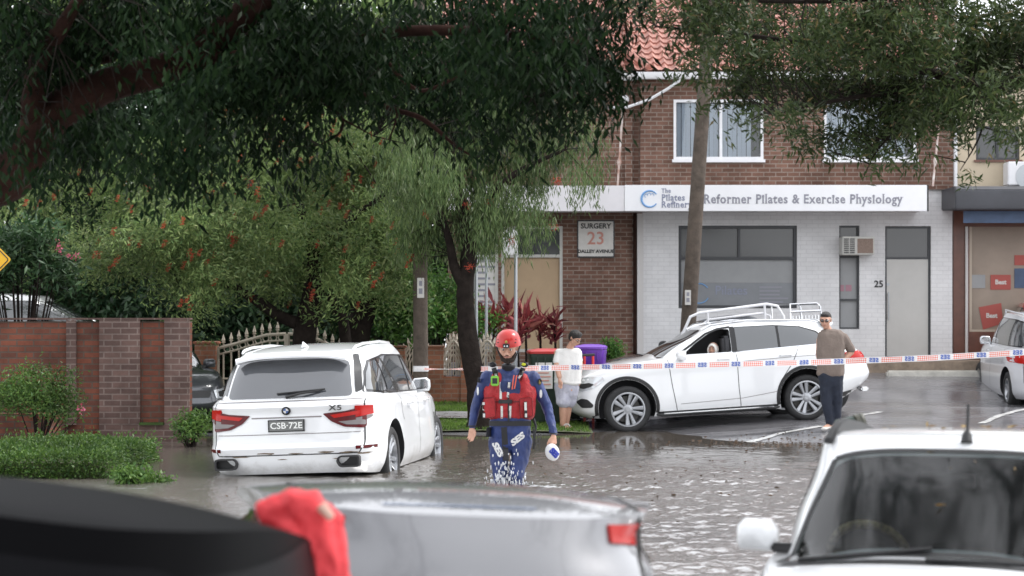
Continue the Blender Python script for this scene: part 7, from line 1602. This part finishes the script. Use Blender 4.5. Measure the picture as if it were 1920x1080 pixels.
def trolley():
    Y = 33.2; c = P(1104, 690, Y); z = G(c.x, Y); t = empty('hand_trolley', (c.x, Y, z), 0, 'red hand trolley frame leaning on the purple bin', 'trolley'); mb = MB()
    for s in (-.07, .07): mb.tube([(s, 0, 0), (s, .04, P(0, 668, Y).z-z)], .022, 8)
    for h in (.3, .6, .85): mb.tube([(-.07, .02, h), (.07, .02, h)], .015, 6)
    mb.build('frame', mat('red_metal', (.55, .03, .03), .4), t); k = MB(); k.tube([(-.16, .04, P(0, 667, Y).z-z), (.10, .04, P(0, 665, Y).z-z)], .022, 8); k.build('grip', M['plastic'], t)
trolley()
def tape():
    pts = [P(776, 692, 32.3), P(900, 692, 31.5), P(1000, 690.5, 30.8), P(1250, 686, 29.9), P(1500, 680, 29.3), P(1560, 678.3, 29.15), P(1750, 671, 28.8), P(1870, 664, 28.6), P(2060, 650, 28.3)]
    t = empty('barrier_tape', pts[0], 0, 'red and white chequered barrier tape with blue letters strung across the street', 'tape'); o = pts[0]
    ps = []
    for a, b in zip(pts, pts[1:]):
        k = max(2, int((b-a).length/.06)); ps += [a.lerp(b, j/k) for j in range(k)]
    ps.append(pts[-1]); w = .044; V = []; L = 0; acc = [0]
    for i, p in enumerate(ps):
        if i: L += (p-ps[i-1]).length; acc.append(L)
        tw = R(14)*math.sin(L*1.3)+R(8)*math.sin(L*3.1)
        if L < 2.2: tw += R(70)*math.sin(L*1.9+.4)
        u = Vector((0, math.sin(tw), math.cos(tw))); V += [p+u*w-o, p-u*w-o]
    me = bpy.data.meshes.new('band'); me.from_pydata(V, [], [(2*i, 2*i+1, 2*i+3, 2*i+2) for i in range(len(ps)-1)])
    uv = me.uv_layers.new(name='UVMap')
    for p in me.polygons:
        for li in p.loop_indices: vi = me.loops[li].vertex_index; uv.data[li].uv = (acc[vi//2], 0 if vi % 2 else .088)
    m = bpy.data.materials.new('barrier_tape'); m.use_nodes = True; nt = m.node_tree; N = nt.nodes.new; Lk = nt.links.new; b = nt.nodes['Principled BSDF']
    u = N('ShaderNodeUVMap'); mp = N('ShaderNodeMapping'); mp.inputs['Rotation'].default_value = (0, 0, R(45)); Lk(u.outputs[0], mp.inputs[0]); ck = N('ShaderNodeTexChecker'); ck.inputs['Scale'].default_value = 1/.021
    ck.inputs['Color1'].default_value = (.70, .14, .10, 1); ck.inputs['Color2'].default_value = (.78, .74, .72, 1); Lk(mp.outputs[0], ck.inputs['Vector'])
    sp = N('ShaderNodeSeparateXYZ'); Lk(u.outputs[0], sp.inputs[0]); md = N('ShaderNodeMath'); md.operation = 'MODULO'; Lk(sp.outputs['X'], md.inputs[0]); md.inputs[1].default_value = .50
    lt = N('ShaderNodeMath'); lt.operation = 'LESS_THAN'; Lk(md.outputs[0], lt.inputs[0]); lt.inputs[1].default_value = .21
    ed = N('ShaderNodeMath'); ed.operation = 'SUBTRACT'; Lk(sp.outputs['Y'], ed.inputs[0]); ed.inputs[1].default_value = .044; ab = N('ShaderNodeMath'); ab.operation = 'ABSOLUTE'; Lk(ed.outputs[0], ab.inputs[0]); g2 = N('ShaderNodeMath'); g2.operation = 'GREATER_THAN'; Lk(ab.outputs[0], g2.inputs[0]); g2.inputs[1].default_value = .034
    mxm = N('ShaderNodeMath'); mxm.operation = 'MAXIMUM'; Lk(lt.outputs[0], mxm.inputs[0]); Lk(g2.outputs[0], mxm.inputs[1])
    mx = N('ShaderNodeMix'); mx.data_type = 'RGBA'; Lk(mxm.outputs[0], mx.inputs['Factor']); Lk(ck.outputs['Color'], mx.inputs['A']); mx.inputs['B'].default_value = (.75, .73, .73, 1); Lk(mx.outputs['Result'], b.inputs['Base Color']); b.inputs['Roughness'].default_value = .35
    link('band', me, m, t)
    blue = mat('tape_blue', (.10, .16, .45), .5); tm = text_mesh('SES', .083, mirror=True, bold=.0035, spacing=1.15)
    k = 0
    while .105+.5*k < acc[-1]-.1:
        s_ = .105+.5*k; i = min(max(1, int(np.searchsorted(acc, s_))), len(ps)-1); f = (s_-acc[i-1])/(acc[i]-acc[i-1]); c = ps[i-1].lerp(ps[i], f); d = (ps[i]-ps[i-1]).normalized()
        tw = R(14)*math.sin(s_*1.3)+R(8)*math.sin(s_*3.1)
        if s_ < 2.2: k += 1; continue
        u_ = Vector((0, math.sin(tw), math.cos(tw))); nn = d.cross(u_).normalized(); nn = nn if nn.y > 0 else -nn
        ob = link('lettering', tm, blue, t); mm = Matrix.Identity(4); mm.col[0][:3] = d; mm.col[1][:3] = nn; mm.col[2][:3] = u_; mm.translation = c-o-nn*.004; ob.matrix_local = mm; k += 1
    k = MB(); k.tube([Vector((.13*math.cos(a)+.13, .13*math.sin(a)+.30-.0, 0)) for a in np.linspace(0, 6.28, 20)], .03, 5)
    ring = MB(); n = 24; c0 = Vector((P(789, 0, 32.6).x, 32.6, pts[0].z)); V = [(c0.x-o.x+.128*math.cos(2*math.pi*j/n), c0.y-o.y+.128*math.sin(2*math.pi*j/n), z) for z in (-.045, .045) for j in range(n)]
    ring.add(V, [(j, (j+1) % n, n+(j+1) % n, n+j) for j in range(n)]); ring.build('knot_wrap', M['white_trim'], t)
tape()
# ================================================================ the other vehicles
b = car_bmw(); b.root.location = (-2.14, 25.1, -.265); b.root.rotation_euler = (R(-2.3), 0, R(82.0)); b.root.scale = (1, 1.085, 1)
car_merc()
# silver wagon parked at the right edge, seen from behind
c = std_car('station_wagon', M['silver_light'], (0, 0, 0), 0, 'silver wagon parked facing away at the right edge behind the tape', L=4.5, W=1.78, H=1.70, wb=2.6, wr=.335, fo=.92, belt=1.06, hood=1.0, roofx=(.25, -1.75), rail=M['silver_light'], gl=M['privacy'], nostd=('head',), rear_lamp=[(.965, 1.06), (.965, .86), (.60, .84), (.58, .98), (.80, 1.06)])
c.root.location = (9.72, 37.45, .22); c.root.rotation_euler = (0, R(-2.5), R(88))
# red car behind it
c = std_car('parked_car', M['red_paint'], (0, 0, 0), 0, 'red car facing the shops just behind the silver wagon', L=4.2, W=1.74, H=1.62, wb=2.5, belt=1.0, gl=M['privacy'])
c.root.location = (9.95, 38.15+1.6, .45); c.root.rotation_euler = (0, 0, R(-97)); c.root.location = (10.75, 38.9+1.2, .50)
# ute behind the white wagon
def ute():
    t = std_car('utility_truck', M['grey_paint'], (0, 0, 0), 0, 'dark utility truck with white tubular racks parked behind the white wagon', cat='truck', L=4.35, W=1.84, H=1.74, wb=3.0, wr=.37, fo=.9, hood=1.10, belt=1.12, cowl=1.25, roofx=(.55, -.50), base_x=-.70, top_w=.66, gl=M['glass'], style='six', nostd=('rear', 'side', 'mirror'), wins=None)
    for sd in 'LR': t.decal('side_window', [(1.0, 1.17), (-.56, 1.17), (-.46, 1.60), (.46, 1.62)], sd, M['glass'], off=.006, rnd=.04)
    t.mirror(1.08, 1.2, 1, M['plastic'], .18, .2); t.mirror(1.08, 1.2, -1, M['plastic'], .18, .2); wt = M['white_trim']
    for y in (.90,):
        rk = MB(); rk.tube([(1.02, y, 1.12), (.98, y, 1.42), (.82, y, 1.74), (.66, y, 1.80), (-.50, y, 1.90), (-.68, y, 1.86), (-.78, y, 1.68), (-.80, y, 1.12)], .025, 8)
        rk.tube([(.70, y*.98, 1.14), (.62, y*.98, 1.60), (.5, y*.98, 1.68), (-.42, y*.98, 1.75), (-.55, y*.98, 1.70), (-.6, y*.98, 1.14)], .02, 8); rk.tube([(.52, y, 1.80), (.52, y, 1.50)], .022, 8); rk.tube([(-.46, y, 1.88), (-.46, y, 1.5)], .022, 8); rk.build('side_rack', wt, t.root)
    hb = MB()
    for y in (-.8, .8): hb.tube([(-.92, y, 1.12), (-.92, y, 1.88), (-1.38, y, 1.88), (-1.44, y, 1.82), (-1.46, y, 1.12)], .014, 6)
    hb.tube([(-.92, .8, 1.75), (-1.45, .8, 1.75)], .02, 6); hb.tube([(-.92, -.8, 1.88), (-.92, .8, 1.88)], .014, 6); hb.tube([(-1.42, -.8, 1.86), (-1.42, .8, 1.86)], .014, 6)
    for k in range(9): hb.tube([(-.96-k*.055, .8, 1.68), (-.96-k*.055, .8, 1.60)], .012, 5)
    hb.build('ladder_rack', M['chrome'], t.root)
    return t
c = ute(); c.root.location = (3.85, 35.3, .10); c.root.rotation_euler = (0, R(2.5), R(184))
# white van roof behind the wall, grey car in the driveway
c = std_car('parked_car', M['white_paint'], (0, 0, 0), 0, 'white car behind the brick wall with only its roof and window tops showing', L=4.9, W=1.85, H=1.80, wb=2.8, belt=1.25, hood=1.1, roofx=(.1, -1.9), gl=M['privacy'], rail=None)
c.root.location = (-7.75, 33.4, .38); c.root.rotation_euler = (0, 0, R(2))
c = std_car('parked_car', M['grey_paint'], (0, 0, 0), 0, 'dark grey car nosing out of the driveway behind the white wagon tail', L=4.4, W=1.8, H=1.48, wb=2.6, belt=.92, hood=.86, gl=M['privacy'], nostd=('fplate',))
c.root.location = (-6.05, 33.6, .05); c.root.rotation_euler = (0, 0, R(-62))
# white compact wagon facing the camera, bottom right
def near_white():
    def cuts(c):
        m = MB(); a = [(-.13, 1.66), (-.58, 1.655)]
        pl = round_poly([(.40, -.545), (1.03, -.68), (1.03, .68), (.40, .545)], .06)
        m.prism(pl, 1.02, 1.80, 'XY'); cut(c.body, m, M['dark'])
    t = std_car('compact_wagon', M['white_paint'], (0, 0, 0), 0, 'white compact wagon facing the camera at bottom right with black roof rails', L=4.2, W=1.76, H=1.655, wb=2.49, wr=.34, fo=.80, hood=1.0, belt=1.04, cowl=1.12, roofx=(.30, -1.7), rail=None, cuts=cuts, nostd=('screen', 'mirror', 'side'), top_w=.66, roofz=([-1.7, -1.2, -.4, .05, .22, .32], [1.42, 1.49, 1.575, 1.595, 1.585, 1.565]), crown=.03)
    for sd in 'LR': t.decal('side_window', [(.62, 1.12), (-1.45, 1.12), (-1.45, 1.46), (.10, 1.48)], sd, M['glass'], off=.005, rnd=.05)
    t.decal('windscreen', [(.36, -.565), (1.08, -.71), (1.08, .71), (.36, .565)], 'T', GL['car'], off=.006, rnd=.07)
    fr = [(.37, -.555), (1.07, -.705), (1.07, .705), (.37, .555)]
    for a, b_ in zip(fr, fr[1:]+fr[:1]): t.line('screen_seal', [a, b_], 'T', .028, M['plastic'], .009)
    sp_ = t.sp
    for sg in (1, -1):
        r = MB(); V = []; st = [(-1.45, 1.46), (-1.2, 1.53), (-.6, 1.61), (-.1, 1.65), (.08, 1.64), (.18, 1.615), (.28, 1.565)]
        for i, (x, z) in enumerate(st):
            y = sg*(.60 if x < .2 else .612); w = .026; h = .055 if 0 < i < 5 else .018; V += [(x, y-w, z-h), (x, y+w, z-h), (x, y+w*.8, z+.01), (x, y-w*.8, z+.01)]
        r.add(V, [(i*4+k, i*4+(k+1) % 4, i*4+4+(k+1) % 4, i*4+4+k) for i in range(len(st)-1) for k in range(4)]+[(0, 1, 2, 3), (27, 26, 25, 24)]); r.build('roof_rail', M['plastic'], t.root, bevel=.008)
        mr = t.mirror(.70, 1.10, sg, M['white_paint'], .20, .155, y=.735)
    an = MB(); q = t.at('T', .27, .07); an.tube([q+Vector((.03, 0, -.01)), q+Vector((.01, 0, .03)), q+Vector((0, 0, .045))], [.03, .024, .014], 10); an.tube([q+Vector((0, 0, .04)), q+Vector((-.04, 0, .175))], [.0085, .0075], 8); an.build('antenna', M['plastic'], t.root)
    # inside: right hand drive wheel with a patterned cover, dashboard, mirror, seats
    wm = mat('leopard_cover', (.03, .022, .012), .8, col2=(.50, .40, .18), vscale=30)
    wl = MB(); c = Vector((.60, -.36, 1.035)); ax = Matrix.Rotation(R(-62), 4, 'Y'); ring = [c+ax @ Vector((.185*math.cos(a), .185*math.sin(a), 0)) for a in np.linspace(0, 2*math.pi, 33)]
    wl.tube(ring, .020, 8, cap=False); wl.tube([c+ax @ Vector((0, -.18, 0)), c, c+ax @ Vector((0, .18, 0))], .022, 6); wl.build('steering_wheel', wm, t.root)
    ds = MB(); ds.box(.70, 1.0, -.64, .64, 1.021, 1.045); ds.build('dashboard', M['plastic'], t.root, bevel=.01)
    for y in (-.36, .36):
        s_ = MB(); s_.box(-.05, .06, y-.14, y+.14, 1.03, 1.47); s_.build('headrest', M['seat'], t.root, bevel=.05)
    im = MB(); im.box(.44, .47, -.13, .13, 1.36, 1.43); im.tube([(.45, 0, 1.42), (.44, 0, 1.5)], .012, 6); im.build('interior_mirror', M['plastic'], t.root, bevel=.012)
    wp = MB(); wp.tube([t.at('T', 1.12, -.60)+Vector((0, 0, .02)), t.at('T', 1.06, .0)+Vector((0, 0, .025))], .011, 6); wp.tube([t.at('T', 1.13, -.02)+Vector((0, 0, .02)), t.at('T', 1.06, .62)+Vector((0, 0, .025))], .011, 6); wp.build('wiper', M['plastic'], t.root)
    t.decal('cowl_panel', [(1.10, -.66), (1.16, -.70), (1.16, .70), (1.10, .66)], 'T', M['plastic'], off=.004)
    return t
c = near_white(); HD = R(-90-19); c.root.rotation_euler = (0, 0, HD)
RM = Matrix.Rotation(HD, 3, 'Z'); c.root.location = P(1460, 1036, 9.4)-RM @ Vector((1.07, -.70, 1.09))
NEARW = c
# leaf litter on its roof and screen
lf = []
for i in range(34): 
    x = random.uniform(-1.4, .9); y = random.uniform(-.5, .5); h = c.at('T', x, y); lf.append((h.x, h.y, h.z+.012))
dd = rng.normal(size=(len(lf), 3)); dd[:, 2] *= .12; dd /= np.linalg.norm(dd, axis=1, keepdims=True)
lo = leaf_mesh('fallen_leaves', np.array(lf), dd, .06, .016, leaf_mat('fallen_leaf', (.16, .09, .03), (.35, .25, .10), .6, .1), None); lo.location = c.root.location; lo.rotation_euler = c.root.rotation_euler; tag(lo, 'fallen brown leaves stuck on the roof of the nearest white wagon', 'leaves', kind='stuff')
def canister():
    c0 = P(1592, 799, 11.9); t = empty('canister', c0, 0, 'dark green cylinder with a ringed cap standing up behind the black roof rail', 'canister'); t.rotation_euler = (0, R(78), R(10)); k = MB(); k.lathe([(.0, -.075), (.05, -.075), (.055, -.07), (.055, .03), (.045, .035)], 20); k.build('barrel', mat('green_enamel', (.03, .05, .04), .3), t)
    k = MB(); k.lathe([(.045, .035), (.06, .04), (.062, .055), (.055, .06), (.055, .07), (.062, .075), (.058, .09), (0, .095)], 20); k.build('ring_cap', mat('olive_cap', (.09, .09, .07), .4), t)
    k = MB(); k.tube([(.05, 0, 0), (.11, 0, 0)], .012, 6); k.build('bracket', M['plastic'], t)
canister()
# silver hatchback crossing the foreground
def near_silver():
    t = std_car('hatchback', M['silver_paint'], (0, 0, 0), 0, 'silver hatchback in the foreground with high set red tail lamps and rounded roof edge', L=3.9, W=1.82, H=1.56, wb=2.45, wr=.31, fo=.78, belt=1.15, hood=.98, roofx=(.02, -1.42), top_w=.79, base_x=-1.62, n_r=3.6, roofz=([-1.5, -1.35, -1.0, -.5, 0], [1.46, 1.475, 1.49, 1.47, 1.40]), crown=.05, nostd=('rear', 'side', 'mirror'), rear_lamp=[(.5, .5), (.51, .5), (.5, .51)])
    t.wrap_lamp('tail_light', (-.9, .2), 30, 62, (1.39, 1.36), (1.452, 1.440), M['red_lens'], .012)
    for sd in 'LR': t.decal('side_window', [(.55, 1.15), (-1.0, 1.15), (-.95, 1.34), (.12, 1.34)], sd, M['glass'], off=.005, rnd=.05)
    for sg in (1, -1):
        pass
    t.decal('rear_window', [(-.58, .86), (.58, .86), (.54, 1.20), (-.54, 1.20)], 'B', M['privacy'], off=.006, rnd=.05)
    t.line('brake_light_slot', [(-1.30, .33), (-1.30, -.22)], 'T', .022, mat('slot_blue_grey', (.12, .16, .24), .4), .004)
    t.line('roof_seam', [(-1.35, -.62), (0, -.60)], 'T', .02, M['seam'], .003); t.line('roof_seam', [(-1.35, .62), (0, .60)], 'T', .02, M['seam'], .003)
    return t
c = near_silver(); HS = R(90+10); c.root.rotation_euler = (R(3.0), 0, HS)
tail = P(862, 962, 7.0); fwd = Vector((math.cos(HS), math.sin(HS), 0)); c.root.location = Vector((tail.x, tail.y, -.40))+fwd*1.45
# red cloth bundle on its rear corner
def cloth():
    D = 6.15; o = P(560, 1000, D); t = empty('red_cloth', o, 0, 'crumpled bright red cloth bundle between the black car and the silver hatchback', 'cloth'); q = lambda px, py, d=0: P(px, py, D+d)
    hs = [[(q(488, 958), .03), (q(550, 950), .045), (q(580, 938), .04)], [(q(560, 945), .05), (q(600, 970), .055), (q(610, 1010), .05)], [(q(610, 1000), .055), (q(632, 1060), .045), (q(640, 1120), .05)], [(q(500, 965), .035), (q(540, 1000), .05), (q(600, 1040), .06)], [(q(600, 1040), .06), (q(630, 1120), .06), (q(560, 1120), .06)], [(q(478, 950), .012), (q(505, 962), .03)], [(q(570, 935), .02), (q(585, 960), .05), (q(625, 975), .03)]]
    inv = [[(Vector(c_)-o, r_) for c_, r_ in h] for h in hs]; m = mat('red_fabric', (.70, .04, .05), .6, var=.12, vscale=9, bump=.3, bscale=30)
    blend('cloth', inv, .010, m, t, 5, .018, .06, 9)
    k = MB(); k.tube([q(602, 948, -.06)-o, q(622, 972, -.07)-o], [.018, .012], 6); k.build('pale_lining', mat('pale_lining', (.62, .40, .32), .7), t)
cloth()
# black wagon at bottom left
M['matt_glass'] = mat('dark_film_glass', (.006, .006, .007), .4, spec=.03)
def near_black():
    t = std_car('black_wagon', M['black_paint'], (0, 0, 0), 0, 'black wagon in the left foreground with sloping roof edge and tinted rear window', L=4.5, W=1.80, H=1.80, wb=2.6, wr=.35, fo=.85, belt=1.10, hood=1.0, roofx=(-.35, -1.62), base_x=-1.95, top_w=.66, n_r=4, roofz=([-1.7, -1.5, -1.0, -.5, -.3], [1.70, 1.71, 1.68, 1.60, 1.54]), crown=.055, nostd=('rear', 'side', 'mirror'))
    t.decal('rear_window', [(-.66, 1.16), (.66, 1.16), (.50, 1.62), (-.50, 1.62)], 'B', M['matt_glass'], off=.005, rnd=.06)
    for sd in 'LR': t.decal('side_window', [(.6, 1.16), (-1.75, 1.18), (-1.55, 1.60), (-.3, 1.62)], sd, M['matt_glass'], off=.005, rnd=.04)
    t.decal('roof_label', [(.30, 1.44), (.08, 1.47), (.08, 1.38), (.30, 1.36)], 'B', mat('window_sticker', (.06, .06, .065), .4), off=.01) if False else None
    return t
c = near_black(); HB = R(90-4); c.root.rotation_euler = (R(7), 0, HB)
tail = P(-235, 900, 4.9); fwd = Vector((math.cos(HB), math.sin(HB), 0)); c.root.location = Vector((tail.x-.0, tail.y, -.42))+fwd*1.75
# ================================================================ camera, light
cd = bpy.data.cameras.new('camera'); cam = bpy.data.objects.new('camera', cd); COL.objects.link(cam); scene.camera = cam
cam.location = (0, 0, CZ); cam.rotation_euler = (R(90), 0, 0); cd.sensor_width = 36; cd.lens = F/1920*36; cd.shift_y = 60/1920
cd.clip_start = .1; cd.clip_end = 6000
cd.dof.use_dof = True; cd.dof.focus_distance = 25; cd.dof.aperture_fstop = 2.7
w = bpy.data.worlds.new('World'); scene.world = w; w.use_nodes = True; nt = w.node_tree
sky = nt.nodes.new('ShaderNodeTexSky'); sky.sky_type = 'NISHITA'; sky.sun_disc = False; sky.sun_elevation = R(50.5); sky.sun_rotation = R(70); sky.air_density = 1.0; sky.dust_density = 1; sky.ozone_density = 1
hs = nt.nodes.new('ShaderNodeHueSaturation'); hs.inputs['Saturation'].default_value = .22; hs.inputs['Value'].default_value = 1.0
nt.links.new(sky.outputs[0], hs.inputs['Color']); mxw = nt.nodes.new('ShaderNodeMix'); mxw.data_type = 'RGBA'; mxw.inputs['Factor'].default_value = .6; mxw.inputs['B'].default_value = (6.4, 6.5, 6.75, 1)
nt.links.new(hs.outputs[0], mxw.inputs['A']); nt.links.new(mxw.outputs['Result'], nt.nodes['Background'].inputs['Color']); nt.nodes['Background'].inputs['Strength'].default_value = .15
sl = bpy.data.lights.new('sun', 'SUN'); so = bpy.data.objects.new('sun', sl); COL.objects.link(so); sl.energy = 1.1; sl.angle = R(12); sl.color = (1, .97, .93)
so.rotation_euler = Vector((.62, .22, .80)).to_track_quat('Z', 'Y').to_euler(); so.location = (0, 0, 30)
scene.view_settings.view_transform = 'Standard'; scene.view_settings.look = 'None'; scene.view_settings.gamma = 1; scene.view_settings.exposure = 1.25
scene.cycles.use_denoising = True
